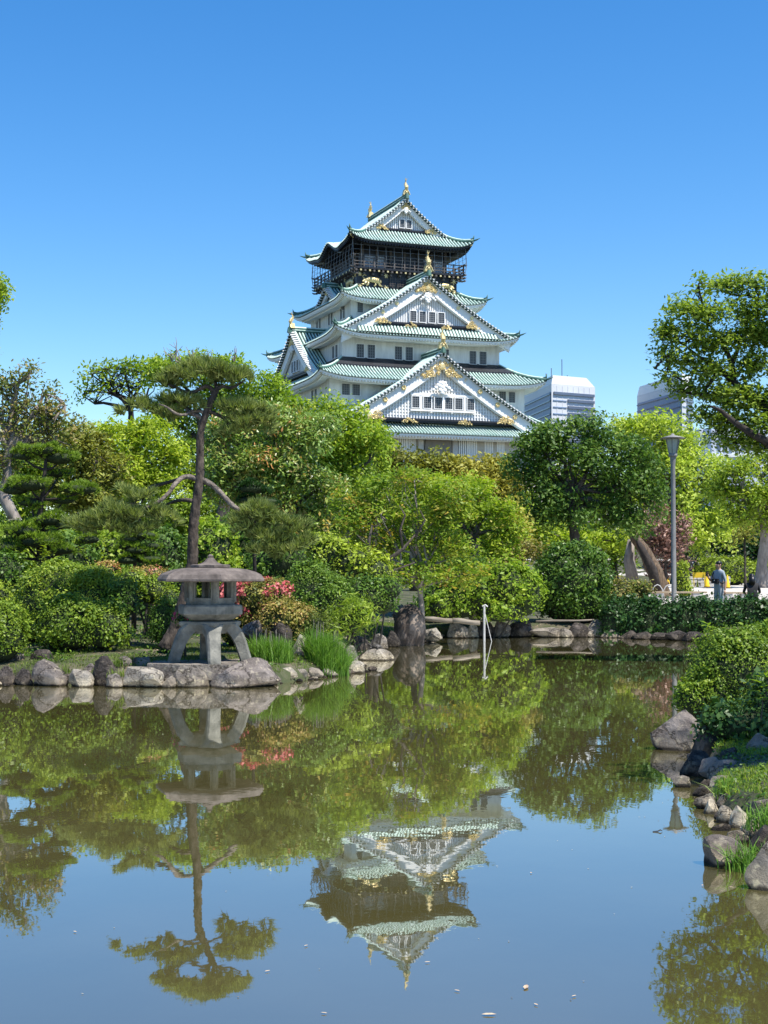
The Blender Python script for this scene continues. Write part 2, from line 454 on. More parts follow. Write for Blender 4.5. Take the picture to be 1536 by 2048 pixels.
def gable(place, W, za, zb, depth, Wt, zt0, style, pw=1.15, band=True, fish_s=1.0, back=False, seed=1, board=1.0, goldc=1.0):
    """gabled roof; place(w, d, z) -> tower coordinates; W half width of roof at zb, Wt half width of the wall triangle at zt0"""
    def tf(w, d, z):
        x, y, zz = place(w, d, z); return (x, y, zz - GZ)
    def prof(t): return zb + (za - zb) * ((1 - t) * .80 + .20 * (1 - t) ** 2.2)
    surf = MB(tf); ribs = MB(tf); verge = MB(tf); ridge = MB(tf)
    NW = 14
    for sg in (-1, 1):
        rows = []
        for d in (0, depth):
            rows.append([(sg * W * j / NW, d, prof(j / NW)) for j in range(NW + 1)])
        surf.grid(rows)
        surf.grid([rows[0], [(w, d, z - .3) for w, d, z in rows[0]], [(w, .9, z - .3) for w, d, z in rows[0]]])
        n = int((depth - .9) / .50)
        for i in range(n + 1):
            d = .95 + i * .50
            sec = []
            for j in range(NW + 1):
                w = sg * W * j / NW; z = prof(j / NW)
                sec.append([(w, d - .12, z - .02), (w, d - .07, z + .15), (w, d + .07, z + .15), (w, d + .12, z - .02)])
            ribs.grid(sec)
        # verge: rounded long tiles along the edge, short cross tiles beyond them
        pts = [(sg * W * j / NW, .78, prof(j / NW) + .16) for j in range(NW + 1)]
        verge.tube(pts, .17, 6, 1)
        ln = math.hypot(W, za - zb); n = int(ln / .56)
        for i in range(n):
            t = (i + .5) / n
            w = sg * W * t; z = prof(t)
            verge.tube([(w, -.10, z - .03), (w, .62, z + .10)], .13, 5, 2)
        # lower course of verge end-discs hanging under the edge
        for i in range(n):
            t = (i + .5) / n
            w = sg * W * t; z = prof(t)
            verge.tube([(w, -.02, z - .30), (w, .30, z - .26)], .10, 5, 2)
    g = surf.build('gable_roof', [M['tiledark']], castle)
    ribs.build('tile_rows', [M['tile']], g, kind='stuff')
    verge.build('verge_tiles', [M['tiledark'], M['tile'], M['whitewood']], g, kind='stuff')
    ridge.box(-.24, .24, .3, depth, za + .02, za + .62, 0)
    ridge.tube([(0, .1, za + .66), (0, depth, za + .66)], .19, 6, 1)
    for k in (-1, 1): ridge.tube([(k * .27, .3, za + .28), (k * .27, depth, za + .28)], .07, 4, 1)
    ridge.tube([(0, .02, za - .1), (0, .02, za + .7)], [.45, .3], 6, 0)
    ridge.build('ridge', [M['tiledeep'], M['tile']], g)
    # --- wall triangle, barge boards
    ya = .95
    za_w = za - 1.0
    wall = MB(tf)
    wall.face([(-Wt, ya + .25, zt0), (Wt, ya + .25, zt0), (0, ya + .25, za_w)])
    wl = wall.build('gable_wall', [M['white']], castle)
    for sg in (-1, 1):
        bb = MB(tf)
        for (o0, o1, yy, yy2) in ((.32, .32 + board, .45, .72), (.32 + board * .82, .34 + board * 1.22, .62, .86)):
            lo = []; hi = []
            for j in range(NW + 1):
                t = j / NW * .985
                slope = (prof(min(t + .02, 1)) - prof(max(t - .02, 0))) / (W * .04)
                k = math.sqrt(1 + slope * slope)
                hi.append((sg * W * t, yy, prof(t) - o0)); lo.append((sg * W * t, yy, prof(t) - o0 - (o1 - o0) * k * (1 if t > .02 else 1)))
            bb.grid([hi, lo, [(w, yy2, z) for w, d, z in lo], [(w, yy2, z) for w, d, z in hi], hi])
        bb.build('barge_board', [M['whitewood']], wl)
    # lattice
    slope_in = (za_w - zt0) / Wt
    lat = MB(tf)
    sp = .44 if style == 'grid' else .34
    n = int(Wt / sp)
    for i in range(-n, n + 1):
        w = i * sp
        top = za_w - abs(w) * slope_in - .05
        if top - zt0 < .2: continue
        lat.box(w - .085, w + .085, ya + .10, ya + .235, zt0, top)
    if style == 'grid':
        z = zt0 + .45
        while z < za_w - .6:
            ww = (za_w - z) / slope_in - .1
            lat.box(-ww, ww, ya + .15, ya + .24, z - .06, z + .06)
            z += .44
    lat.build('lattice', [M['whitewood']], wl, kind='stuff')
    if band:
        bd = MB(tf); bd.box(-Wt - .1, Wt + .1, ya - .35, ya + .2, zt0 - .58, zt0 - .05)
        bd.tube([(-Wt + .2, ya - .4, zt0 - .28), (Wt - .2, ya - .4, zt0 - .28)], .10, 5)
        bd.build('black_beam', [M['black']], wl)
    # gilt work
    go = MB(tf)
    w3_ = Wt * .21 * goldc
    go_tf = tf
    class _: pass
    def shift(mbx, dy):
        return MB(lambda w, d, z: tf(w, d + dy, z))
    g1 = shift(None, .36)
    filigree(g1, [(0, za_w + .35), (-w3_, za_w - w3_ * slope_in * 1.0 + .2), (-w3_ * .12, za_w - w3_ * .55)], int(44 * goldc), .22 * goldc ** .5, seed)
    filigree(g1, [(0, za_w + .35), (w3_, za_w - w3_ * slope_in * 1.0 + .2), (w3_ * .12, za_w - w3_ * .55)], int(44 * goldc), .22 * goldc ** .5, seed + 1)
    g1.ball((0, -.02, za_w - .55 * goldc), (.30 * goldc, .12, .30 * goldc), 8)
    g1.build('gilt_apex_ornament', [M['gold']], wl)
    for sg in (-1, 1):
        g2 = shift(None, .36)
        x1 = sg * (Wt - 1.3 * goldc); x2 = sg * (Wt + 1.0)
        filigree(g2, [(x2, zt0 - .35), (x1, zt0 - .35), (x1 + sg * 1.2, zt0 + .55 * goldc)], int(40 * goldc), .20, seed + 5 + sg)
        g2.build('gilt_corner_ornament', [M['gold']], wl)
    # white carved pendant under the apex
    pe = MB(lambda w, d, z: tf(w, d + .30, z))
    zc = za_w - w3_ * 1.0
    k = goldc * .78
    for (dw, dz, r) in ((0, 0, .34), (-.36, .12, .27), (.36, .12, .27), (-.22, -.34, .27), (.22, -.34, .27), (0, -.62, .26), (-.75, -.12, .22), (.75, -.12, .22), (-1.05, -.36, .16), (1.05, -.36, .16), (0, .36, .3), (-.3, .42, .2), (.3, .42, .2)):
        pe.ball((dw * k, 0, zc + dz * k), (r * k, .16, r * k), 8)
    pe.build('carved_pendant', [M['whitewood']], wl, smooth=True)
    if fish_s:
        fo = fish(lambda x, y, z: tf(x, y + .35, z + za + .55), fish_s)
        fo.build('gilt_roof_fish', [M['gold']], g)
    return g, wl, tf, prof

def gwindow(tf, wl, w0, w1, z0, z1, y=.93, nb=3):
    m = MB(tf); m.box(w0, w1, y - .02, y + .1, z0, z1, 0)
    m.box(w0 - .10, w0, y - .12, y + .1, z0 - .1, z1 + .1, 1); m.box(w1, w1 + .10, y - .12, y + .1, z0 - .1, z1 + .1, 1)
    m.box(w0, w1, y - .12, y + .1, z1, z1 + .1, 1); m.box(w0, w1, y - .12, y + .1, z0 - .1, z0, 1)
    for i in range(nb):
        x = w0 + (w1 - w0) * (i + 1) / (nb + 1); m.box(x - .035, x + .035, y - .06, y, z0, z1, 2)
    for i in range(4):
        z = z0 + (z1 - z0) * (i + 1) / 5; m.box(w0, w1, y - .05, y, z - .03, z + .03, 2)
    m.build('window', [M['darkglass'], M['whitewood'], M['greywood']], wl)

# lowest big gable (front)
g1 = gable(lambda w, d, z: (w, -20.9 + d, z), 17.0, 31.5, 20.9, 7.6, 10.6, 22.3, 'grid', seed=11, board=1.5, goldc=1.7, fish_s=1.0)
for x0, x1 in ((-4.35, -3.3), (-2.6, -1.5), (-.95, .15), (.6, 1.7), (2.15, 3.25), (4.0, 5.05)):
    gwindow(g1[2], g1[1], x0, x1, 23.75, 25.3, .90)
fr = MB(g1[2]); fr.box(-4.6, 5.3, .78, .88, 23.3, 23.55); fr.box(-4.6, 5.3, .78, .88, 25.45, 25.75)
for x in (-3.0, .4 - .05, 3.6): fr.box(x - .15, x + .15, .80, .88, 23.55, 25.45)
fr.build('window_surround', [M['whitewood']], g1[1])
# roundels on the barge boards
for W_, za_, tf_, wl_, pr, ts, off, rr_ in ((17.0, 31.5, g1[2], g1[1], g1[3], (.34, .50, .66), 1.0, .36),):
    for sg in (-1, 1):
        for t in ts:
            m = MB(lambda w, d, z: tf_(w, d, z))
            w = sg * W_ * t; z = pr(t) - off
            m.tube([(w, .30, z), (w, .46, z)], rr_, 10)
            for q in range(6):
                m.ball((w + .24 * math.cos(q * PI / 3), .28, z + .24 * math.sin(q * PI / 3)), .11, 6)
            m.build('gilt_roundel', [M['gold']], wl_)
for x in (-5.0, 3.4):
    m = MB(lambda w, d, z: g1[2](w, d + .38, z)); filigree(m, [(x - 1.3, 21.65), (x + 1.3, 21.65), (x, 22.4)], 26, .2, int(x * 7) + 90); m.build('gilt_beam_ornament', [M['gold']], g1[1])
# second big gable (front)
g3 = gable(lambda w, d, z: (w, -15.9 + d, z), 13.2, 43.2, 34.9, 8.3, 7.4, 36.4, 'bars', seed=31, board=1.35, goldc=1.35, fish_s=1.0)
for x0, x1 in ((-2.55, -1.6), (-1.1, -.15), (.35, 1.3), (1.8, 2.75)):
    gwindow(g3[2], g3[1], x0, x1, 36.6, 38.1, .90)
for sg in (-1, 1):
    for t in (.36, .52):
        m = MB(g3[2]); w = sg * 13.2 * t; z = g3[3](t) - .85
        m.tube([(w, .30, z), (w, .46, z)], .26, 8); m.build('gilt_roundel', [M['gold']], g3[1])
for x in (-2.6, 3.0):
    m = MB(lambda w, d, z: g3[2](w, d + .38, z)); filigree(m, [(x - 1.0, 35.75), (x + 1.0, 35.75), (x, 36.4)], 20, .18, int(x * 7) + 70); m.build('gilt_beam_ornament', [M['gold']], g3[1])
pn = MB(ctf); pr_ = MB(ctf)
pn.grid([[(-10.4, -15.25, 35.72), (10.4, -15.25, 35.72)], [(-11.2, -16.3, 34.55), (11.2, -16.3, 34.55)]])
for i in range(43):
    x = -10.5 + i * .5
    pr_.grid([[(x - .16, y, z - .02), (x - .09, y, z + .11), (x + .09, y, z + .11), (x + .16, y, z - .02)] for y, z in ((-15.22, 35.75), (-15.8, 35.1), (-16.34, 34.52))])
pn = pn.build('pent_roof', [M['tiledark']], castle); pr_.build('tile_rows', [M['tile']], pn, kind='stuff')
# top gables, front and back share one roof
g5 = gable(lambda w, d, z: (w, -7.7 + d, z), 6.6, 56.2, 51.0, 15.4, 3.9, 51.75, 'bars', seed=51, board=.78, goldc=.85, fish_s=.85)
for x0, x1 in ((-.75, -.0), (.35, 1.1)):
    gwindow(g5[2], g5[1], x0, x1, 52.0, 53.2, .90, 2)
fish(lambda x, y, z: (x, 7.2 - y, z + 56.75 - GZ), .85).build('gilt_roof_fish', [M['gold']], g5[0])
bw = MB(ctf); bw.face([(-5.6, 6.6, 51), (0, 6.6, 55.6), (5.6, 6.6, 51)]); bw.build('gable_wall', [M['white']], castle)
# left dormers
g2 = gable(lambda w, d, z: (-15.6 + d, -w, z), 11.2, 36.6, 28.9, 8.2, 7.2, 30.3, 'plain_', seed=71, board=1.3, goldc=1.0, fish_s=.8)
for x0, x1 in ((-1.7, -.8), (-.5, .4), (.7, 1.6)):
    gwindow(g2[2], g2[1], x0, x1, 30.7, 32.3, .90)
g4 = gable(lambda w, d, z: (-10.2 + d, -w, z), 6.2, 43.6, 40.2, 3.6, 4.0, 41.0, 'plain_', seed=91, board=.55, goldc=.5, fish_s=0)
# hidden-side twins so that the tower is whole from the right
g2b = gable(lambda w, d, z: (15.6 - d, w, z), 11.2, 36.6, 28.9, 8.2, 7.2, 30.3, 'plain_', seed=72, board=1.3, goldc=1.0, fish_s=.8)
# --- storey windows
def wall_window(tf, x0, x1, z0, z1, parent, bars=4, mats=None, rec=.12):
    m = MB(tf)
    m.box(x0, x1, -.03, .05, z0, z1, 0)
    fw = .07
    m.box(x0 - fw, x0, -.10, .05, z0 - fw, z1 + fw, 1); m.box(x1, x1 + fw, -.10, .05, z0 - fw, z1 + fw, 1)
    m.box(x0, x1, -.10, .05, z1, z1 + fw, 1); m.box(x0, x1, -.14, .05, z0 - fw, z0, 1)
    w = m.build('window', [M['greyglass'], M['whitewood']], parent)
    g = MB(tf)
    for i in range(bars):
        x = x0 + (x1 - x0) * (i + .5) / bars; g.box(x - .05, x + .05, -.09, -.03, z0, z1)
    for i in range(4):
        z = z0 + (z1 - z0) * (i + 1) / 5; g.box(x0, x1, -.07, -.03, z - .03, z + .03)
    g.build('grille', [(mats or M['greywood'])], w)
M['greyglass'] = pmat('dull_window', (.055, .06, .07), .4)
def ftf(b): return lambda x, y, z: (x, -b + y, z - GZ)
def ltf(a): return lambda x, y, z: (-a + y, -x, z - GZ)
for x0, x1 in ((-10.1, -8.95), (-8.45, -7.3), (-4.3, -3.15), (-2.65, -1.5), (3.05, 4.15), (7.4, 8.5), (9.0, 10.15)):
    wall_window(ftf(13.5), x0, x1, 31.25, 33.15, w3)
for x0, x1 in ((-13.25, -12.05), (-11.7, -10.55), (10.85, 12.0), (12.4, 13.5)):
    wall_window(ftf(16.1), x0, x1, 25.55, 27.1, w2)
wall_window(ftf(9.0), -8.3, -7.4, 38.5, 40.0, w4)
for v0 in (9.6, 11.0):
    wall_window(ltf(12.25), v0, v0 + .9, 31.4, 33.2, w3)
for v0 in (-6.2, -4.9, -.7, .5, 4.6, 5.8):
    wall_window(ltf(9.25), v0, v0 + .85, 38.0, 40.0, w4)
for v0 in (8.5, 10.0):
    wall_window(ltf(15.0), v0, v0 + .95, 25.3, 26.9, w2)
for x0, x1 in ((-6.2, -5.05), (-4.9, -3.75), (3.0, 4.25), (4.5, 5.6), (7.0, 8.1), (8.9, 9.9), (-9.9, -8.9)):
    m = MB(ftf(19.5)); m.box(x0, x1, -.03, .05, 17.2, 19.55, 0)
    w = m.build('window', [M['darkglass']], w1)
    g = MB(ftf(19.5))
    for i in range(5):
        x = x0 + (x1 - x0) * (i + .0) / 4; g.box(x - .10, x + .10, -.14, -.03, 17.1, 19.6)
    g.build('grille', [M['whitewood']], w)
ent = MB(ftf(19.5))
ent.hexa([(-2.6, -.35, 15.3), (1.0, -.35, 15.3), (1.0, -.02, 15.3), (-2.6, -.02, 15.3)], [(-2.2, -.35, 19.7), (1.6, -.35, 19.7), (1.6, -.02, 19.7), (-2.2, -.02, 19.7)])
ent.build('entrance_panel', [pmat('grey_brown_plaster', (.20, .18, .16), .9, (.28, .25, .22), 1.0)], w1)
for x in (-3.0, 2.2):
    e = MB(ftf(19.5)); e.hexa([(x - .6, -.9, 15.3), (x + .5, -.9, 15.3), (x + .5, -.02, 15.3), (x - .6, -.02, 15.3)], [(x - .3, -.45, 19.6), (x + .3, -.45, 19.6), (x + .3, -.02, 19.6), (x - .3, -.02, 19.6)])
    e.build('buttress', [M['cream']], w1)
# --- black storey, balcony, upper room
bk = body('black_storey', 7.95, 7.95, 42.2, 45.0, M['black'])
up = body('lookout_room', 6.6, 6.6, 45.0, 51.0, M['black'])
fl = MB(ctf); fl.box(-8.8, 8.8, -8.8, 8.8, 45.02, 45.3); bal = fl.build('balcony', [M['black']], castle)
M['rail'] = pmat('dark_railing_wood', (.075, .065, .06), .6, (.13, .11, .10), 2)
rl = MB(ctf)
for z in (45.62, 46.08, 46.62):
    for s in (-1, 1):
        rl.box(-8.95, 8.95, s * 8.72 - .07, s * 8.72 + .07, z - .06, z + .06)
        rl.box(s * 8.72 - .07, s * 8.72 + .07, -8.95, 8.95, z - .062, z + .058)
for i in range(12):
    t = -8.72 + 17.44 * i / 11
    for s in (-1, 1):
        rl.box(t - .09, t + .09, s * 8.72 - .09, s * 8.72 + .09, 45.3, 46.75); rl.box(s * 8.72 - .09, s * 8.72 + .09, t - .09, t + .09, 45.3, 46.75)
rl.build('railing', [M['rail']], bal)
# bracket arms and beam ends under the balcony
for k in range(4):
    br = MB(ctf)
    for i in range(13):
        t = -8.4 + 16.8 * i / 12
        for (dz, o) in ((-.22, 8.95), (-.6, 8.5)):
            if k == 0: br.box(t - .14, t + .14, -o, -7.9, 45.0 + dz - .13, 45.0 + dz + .13)
            if k == 1: br.box(t - .14, t + .14, 7.9, o, 45.0 + dz - .13, 45.0 + dz + .13)
            if k == 2: br.box(-o, -7.9, t - .14, t + .14, 45.0 + dz - .13, 45.0 + dz + .13)
            if k == 3: br.box(7.9, o, t - .14, t + .14, 45.0 + dz - .13, 45.0 + dz + .13)
    br.build('balcony_brackets', [M['rail']], bal)
# beam noses sticking out at the corners
for sx in (-1, 1):
    for sy in (-1, 1):
        for j, z in enumerate((44.3, 44.75, 45.2, 46.65)):
            q = MB(ctf); L = 8.95 + .05 * j
            q.tube([(sx * 8.3, sy * 8.6, z), (sx * L, sy * 8.75, z + .02), (sx * (L + .18), sy * 8.75, z + .14)], [.13, .12, .06], 5)
            q.tube([(sx * 8.6, sy * 8.3, z), (sx * 8.75, sy * L, z + .02), (sx * 8.75, sy * (L + .18), z + .14)], [.13, .12, .06], 5)
            q.build('beam_nose', [M['rail']], bal)
# safety net posts and wires round the gallery
nt_ = MB(ctf)
for i in range(15):
    t = -8.95 + 17.9 * i / 14
    for s in (-1, 1):
        nt_.tube([(t, s * 8.9, 45.2), (t, s * 9.15, 46.8), (t, s * 8.95, 49.2)], .035, 4)
        nt_.tube([(s * 8.9, t, 45.2), (s * 9.15, t, 46.8), (s * 8.95, t, 49.2)], .035, 4)
for z in (47.0, 47.7, 48.4):
    for s in (-1, 1):
        nt_.box(-9.1, 9.1, s * 9.1 - .015, s * 9.1 + .015, z - .015, z + .015); nt_.box(s * 9.1 - .015, s * 9.1 + .015, -9.1, 9.1, z - .016, z + .014)
nt_.build('safety_net_frame', [M['greywood']], bal)
# room posts, pale painted screens with a bird in flight
M['screen'] = pmat('pale_screen', (.30, .33, .37), .6, (.42, .45, .48), 2)
for i in range(7):
    t = -6.6 + 13.2 * i / 6
    for s in (-1, 1):
        q = MB(ctf); q.box(t - .16, t + .16, s * 6.75 - .12, s * 6.75 + .12, 45.3, 50); q.build('post', [M['rail']], up)
        q = MB(ctf); q.box(s * 6.75 - .12, s * 6.75 + .12, t - .16, t + .16, 45.3, 50); q.build('post', [M['rail']], up)
for x0, x1 in ((-6.3, -3.2), (3.1, 6.2)):
    q = MB(ctf); q.box(x0, x1, -6.72, -6.63, 45.4, 47.4); sc_ = q.build('painted_screen', [M['screen']], up)
    c = (x0 + x1) / 2; q = MB(ctf)
    for (ax, az, bx, bz) in ((-1.1, .75, 0, .1), (0, .1, 1.0, .9), (-.9, .3, 0, .0), (0, 0, .9, .35), (0, .2, .15, -.7)):
        q.tube([(c + ax, -6.78, 46.3 + az), (c + bx, -6.78, 46.3 + bz)], [.08, .14], 4)
    q.build('bird_figure', [M['white']], sc_)
lt = MB(ftf(7.95)); lt.box(-2.9, 2.4, -.09, -.02, 42.55, 44.3)
for i in range(14): lt.box(-2.8 + i * .4, -2.74 + i * .4, -.13, -.09, 42.6, 44.25, 1)
for i in range(4): lt.box(-2.9, 2.4, -.13, -.09, 42.9 + i * .35, 42.95 + i * .35, 1)
lt.build('lattice_shutter', [M['black'], M['rail']], bk)

def beast(tf, s=1.0, flip=1):
    """crouching striped big cat in gilt relief, head low, tail curled over its back"""
    b = MB(lambda x, y, z: tf(x * flip * s, y, z * s))
    b.tube([(-1.25, -.12, .62), (-.95, -.18, .80), (-.45, -.2, .92), (.1, -.22, .86), (.7, -.2, .80), (1.15, -.15, .62), (1.3, -.1, .45)], [.20, .32, .40, .44, .44, .36, .2], 8)
    b.ball((-1.3, -.22, .66), (.30, .2, .27), 8)
    b.ball((-1.52, -.25, .55), (.16, .16, .13), 6)
    b.tube([(-1.2, -.2, .88), (-1.1, -.2, 1.02)], [.09, .02], 4); b.tube([(-1.42, -.2, .86), (-1.42, -.2, 1.0)], [.07, .02], 4)
    for pts in (((-.95, .6), (-1.25, .22), (-1.55, .10), (-1.75, .16)), ((-.6, .5), (-.75, .1), (-1.0, -.05)), ((.9, .5), (1.1, .15), (1.45, .0), (1.65, .05)), ((.5, .45), (.45, .1), (.2, -.05))):
        b.tube([(x, -.2, z) for x, z in pts], [.22, .14, .11, .08][:len(pts)], 6)
    b.tube([(-1.1, -.15, 1.0), (-1.45, -.15, 1.1), (-1.6, -.15, 1.35), (-1.35, -.15, 1.55), (-1.0, -.15, 1.45)], [.05, .07, .07, .07, .06], 5)
    for i in range(6):
        x = -.7 + i * .33
        b.tube([(x, -.58, 1.15), (x + .08, -.66, .9), (x, -.6, .6)], .035, 4)
    return b
beast(lambda x, y, z: (-5.55 + x, -7.98 + y * .6, z + 42.75 - GZ), .98, 1).build('gilt_tiger_relief', [M['gold']], bk, smooth=True)
beast(lambda x, y, z: (6.0 + x, -7.98 + y * .6, z + 42.75 - GZ), .90, -1).build('gilt_tiger_relief', [M['gold']], bk, smooth=True)
beast(lambda x, y, z: (-7.98 + y * .6, 5.3 - x, z + 42.75 - GZ), .98, 1).build('gilt_tiger_relief', [M['gold']], bk, smooth=True)
beast(lambda x, y, z: (-7.98 + y * .6, -5.3 - x, z + 42.75 - GZ), .98, -1).build('gilt_tiger_relief', [M['gold']], bk, smooth=True)
def star(tf, x, z, r):
    m = MB(tf)
    for q in range(6):
        m.tube([(x, -.08, z), (x + r * math.cos(q * PI / 3), -.06, z + r * math.sin(q * PI / 3))], [r * .3, r * .2], 5)
    m.ball((x, -.1, z), r * .3, 6)
    m.build('gilt_fitting', [M['gold']], bk)
for x in (-7.5, -3.4, 3.0, 7.5):
    star(ftf(7.95), x, 44.35, .36); star(ftf(7.95), x, 42.62, .34)
    star(ltf(7.95), x, 44.35, .36); star(ltf(7.95), x, 42.62, .34)
for i in range(12):
    x = -7.7 + 15.4 * i / 11
    m = MB(ftf(8.95)); m.box(x - .13, x + .13, -.05, 0, 44.66, 44.9); m.build('gilt_cap', [M['gold']], bal)
    m = MB(ltf(8.95)); m.box(x - .13, x + .13, -.05, 0, 44.66, 44.9); m.build('gilt_cap', [M['gold']], bal)
# ================================================================== GROUND AND WATER
POND = [(-60, 24.2), (-9, 24.2), (-6.0, 24.1), (-3.6, 23.95), (-1.9, 23.9), (-1.5, 24.9), (-.95, 25.9), (-.45, 27.0), (-.7, 29.5), (-.9, 32.5), (-.4, 35.6),
        (.4, 36.5), (1.1, 37.2), (1.4, 39.6), (3.0, 40.1), (5.0, 40.3), (6.6, 40.1), (8.6, 39.2), (10.8, 35.6), (10.8, 30.0), (9.0, 24.5), (6.7, 20), (4.7, 17.2),
        (3.7, 16.2), (3.35, 14.6), (3.05, 13.2), (2.78, 12.1), (2.72, 11.3), (2.95, 10.7), (3.2, 10.2), (2.85, 9.7), (2.65, 9.2), (2.85, 8.6), (3.5, 7.6), (3.8, 5.0), (3.6, 1.6), (0, .9), (-60, .9)]
PA = np.array(POND)

def pond_sd(X, Y):
    """signed distance to the shore line, positive on land"""
    P = np.stack([X.ravel(), Y.ravel()], 1)
    d = np.full(len(P), 1e9); inside = np.zeros(len(P), bool)
    n = len(PA)
    for i in range(n):
        a = PA[i]; b = PA[(i + 1) % n]; ab = b - a
        t = np.clip(((P - a) @ ab) / (ab @ ab), 0, 1)
        d = np.minimum(d, np.hypot(*(P - a - t[:, None] * ab).T))
        c = ((a[1] > P[:, 1]) != (b[1] > P[:, 1])) & (P[:, 0] < (b[0] - a[0]) * (P[:, 1] - a[1]) / (b[1] - a[1] + 1e-12) + a[0])
        inside ^= c
    return np.where(inside, -d, d).reshape(X.shape)

def land_z(X, Y):
    X = np.asarray(X, float); Y = np.asarray(Y, float)
    sd = pond_sd(X, Y)
    h = np.where(sd > 0, .12 + .26 * (1 - np.exp(-np.maximum(sd, 0) / .35)), -.7 + .82 * np.exp(np.minimum(sd, 0) / .22))
    h = np.where(sd > 0, h + .05 * np.clip(sd - 1, 0, 6) * (X < 2) + .02 * np.sin(X * 1.7 + Y * .9) + .015 * np.sin(X * 3.1 - Y * 2.3), h)
    low = (X > 0) & (Y < 20) & (sd > 0); h = np.where(low, .12 + (h - .12) * .55, h)
    pr = np.clip((Y - 42) / 33, 0, 1); h = h + .40 * pr * pr * (3 - 2 * pr) * np.clip((X - 5) / 3, 0, 1) * (sd > 0)
    rise = np.clip((Y - 95) / 60, 0, 1); rise = rise * rise * (3 - 2 * rise)
    return h + rise * 4.7 * (1 - np.clip((np.abs(X) - 150) / 300, 0, 1))

def gz(x, y): return float(land_z(np.array([x]), np.array([y]))[0])

xs = np.concatenate([-np.geomspace(4000, 26, 26), np.arange(-24, -9, .4), np.arange(-9, 11.6, .18), np.arange(11.8, 24.01, .4), np.geomspace(26, 4000, 26)])
ys = np.concatenate([-np.geomspace(1500, 6, 12), np.arange(-4, 7, .4), np.arange(7, 44, .18), np.arange(44.2, 62, .4), np.geomspace(63, 5000, 34)])
GX, GY = np.meshgrid(xs, ys)
GZZ = land_z(GX, GY)
nv = GX.size; nx = len(xs); ny = len(ys)
me = bpy.data.meshes.new('ground')
co = np.stack([GX.ravel(), GY.ravel(), GZZ.ravel()], 1)
ii = (np.arange(ny - 1)[:, None] * nx + np.arange(nx - 1)[None, :]).ravel()
fa = np.stack([ii, ii + 1, ii + nx + 1, ii + nx], 1)
me.vertices.add(nv); me.vertices.foreach_set('co', co.ravel())
me.loops.add(fa.size); me.loops.foreach_set('vertex_index', fa.ravel())
me.polygons.add(len(fa)); me.polygons.foreach_set('loop_start', np.arange(len(fa)) * 4)
me.polygons.foreach_set('use_smooth', np.ones(len(fa), bool))
me.update(calc_edges=True)
M['ground'] = pmat('garden_soil_and_turf', (.028, .030, .014), .95, (.12, .10, .07), 1.4, 10, bump=.8, bscale=14, col3=(.050, .062, .022), sharp=.05, bdist=.04)
me.materials.append(M['ground'])
link('ground', me, kind='structure')

# water: murky olive body with a mirror on top
m, nt, out = newmat('pond_water')
tc = nt.nodes.new('ShaderNodeTexCoord')
mp = nt.nodes.new('ShaderNodeMapping'); mp.inputs['Scale'].default_value = (1.0, .55, 1)
n1 = nt.nodes.new('ShaderNodeTexNoise'); n1.inputs['Scale'].default_value = 4.2; n1.inputs['Detail'].default_value = 3
n2 = nt.nodes.new('ShaderNodeTexNoise'); n2.inputs['Scale'].default_value = .35; n2.inputs['Detail'].default_value = 2
nt.links.new(tc.outputs['Object'], mp.inputs[0]); nt.links.new(mp.outputs[0], n1.inputs['Vector']); nt.links.new(tc.outputs['Object'], n2.inputs['Vector'])
ml = nt.nodes.new('ShaderNodeMath'); ml.operation = 'MULTIPLY'
nt.links.new(n1.outputs['Fac'], ml.inputs[0]); nt.links.new(n2.outputs['Fac'], ml.inputs[1])
bp = nt.nodes.new('ShaderNodeBump'); bp.inputs['Strength'].default_value = .11; bp.inputs['Distance'].default_value = .012
nt.links.new(ml.outputs[0], bp.inputs['Height'])
df = nt.nodes.new('ShaderNodeBsdfDiffuse')
n3 = nt.nodes.new('ShaderNodeTexNoise'); n3.inputs['Scale'].default_value = .25; n3.inputs['Detail'].default_value = 4
nt.links.new(tc.outputs['Object'], n3.inputs['Vector'])
cr = nt.nodes.new('ShaderNodeValToRGB')
cr.color_ramp.elements[0].position = .3; cr.color_ramp.elements[0].color = (.064, .056, .016, 1)
cr.color_ramp.elements[1].position = .7; cr.color_ramp.elements[1].color = (.106, .092, .036, 1)
nt.links.new(n3.outputs['Fac'], cr.inputs[0]); nt.links.new(cr.outputs[0], df.inputs['Color'])
gl = nt.nodes.new('ShaderNodeBsdfGlossy'); gl.inputs['Roughness'].default_value = .015; gl.inputs['Color'].default_value = (.98, .98, .96, 1)
nt.links.new(bp.outputs[0], gl.inputs['Normal'])
fr = nt.nodes.new('ShaderNodeFresnel'); fr.inputs['IOR'].default_value = 1.45
ma = nt.nodes.new('ShaderNodeMath'); ma.operation = 'MULTIPLY_ADD'; ma.inputs[1].default_value = .80; ma.inputs[2].default_value = .31; ma.use_clamp = True
nt.links.new(fr.outputs[0], ma.inputs[0])
mx = nt.nodes.new('ShaderNodeMixShader')
nt.links.new(ma.outputs[0], mx.inputs[0]); nt.links.new(df.outputs[0], mx.inputs[1]); nt.links.new(gl.outputs[0], mx.inputs[2])
nt.links.new(mx.outputs[0], out.inputs[0])
M['water'] = m
wm = MB(); wm.face([(-62, -1, 0), (14, -1, 0), (14, 42, 0), (-62, 42, 0)])
wm.build('pond_water', [M['water']], kind='structure')

# paved plaza on the far right and the path leading to it
M['paving'] = pmat('pale_sandy_paving', (.50, .46, .40), .9, (.40, .37, .33), .5, bump=.15, bscale=8)
pv = MB()
rows = []
for y in np.linspace(46, 120, 50):
    rows.append([(x, y, gz(x, y) + .03) for x in np.linspace(7.5 + (y - 46) * .06, 60, 30)])
pv.grid(rows)
pv.build('plaza_paving', [M['paving']], kind='structure')

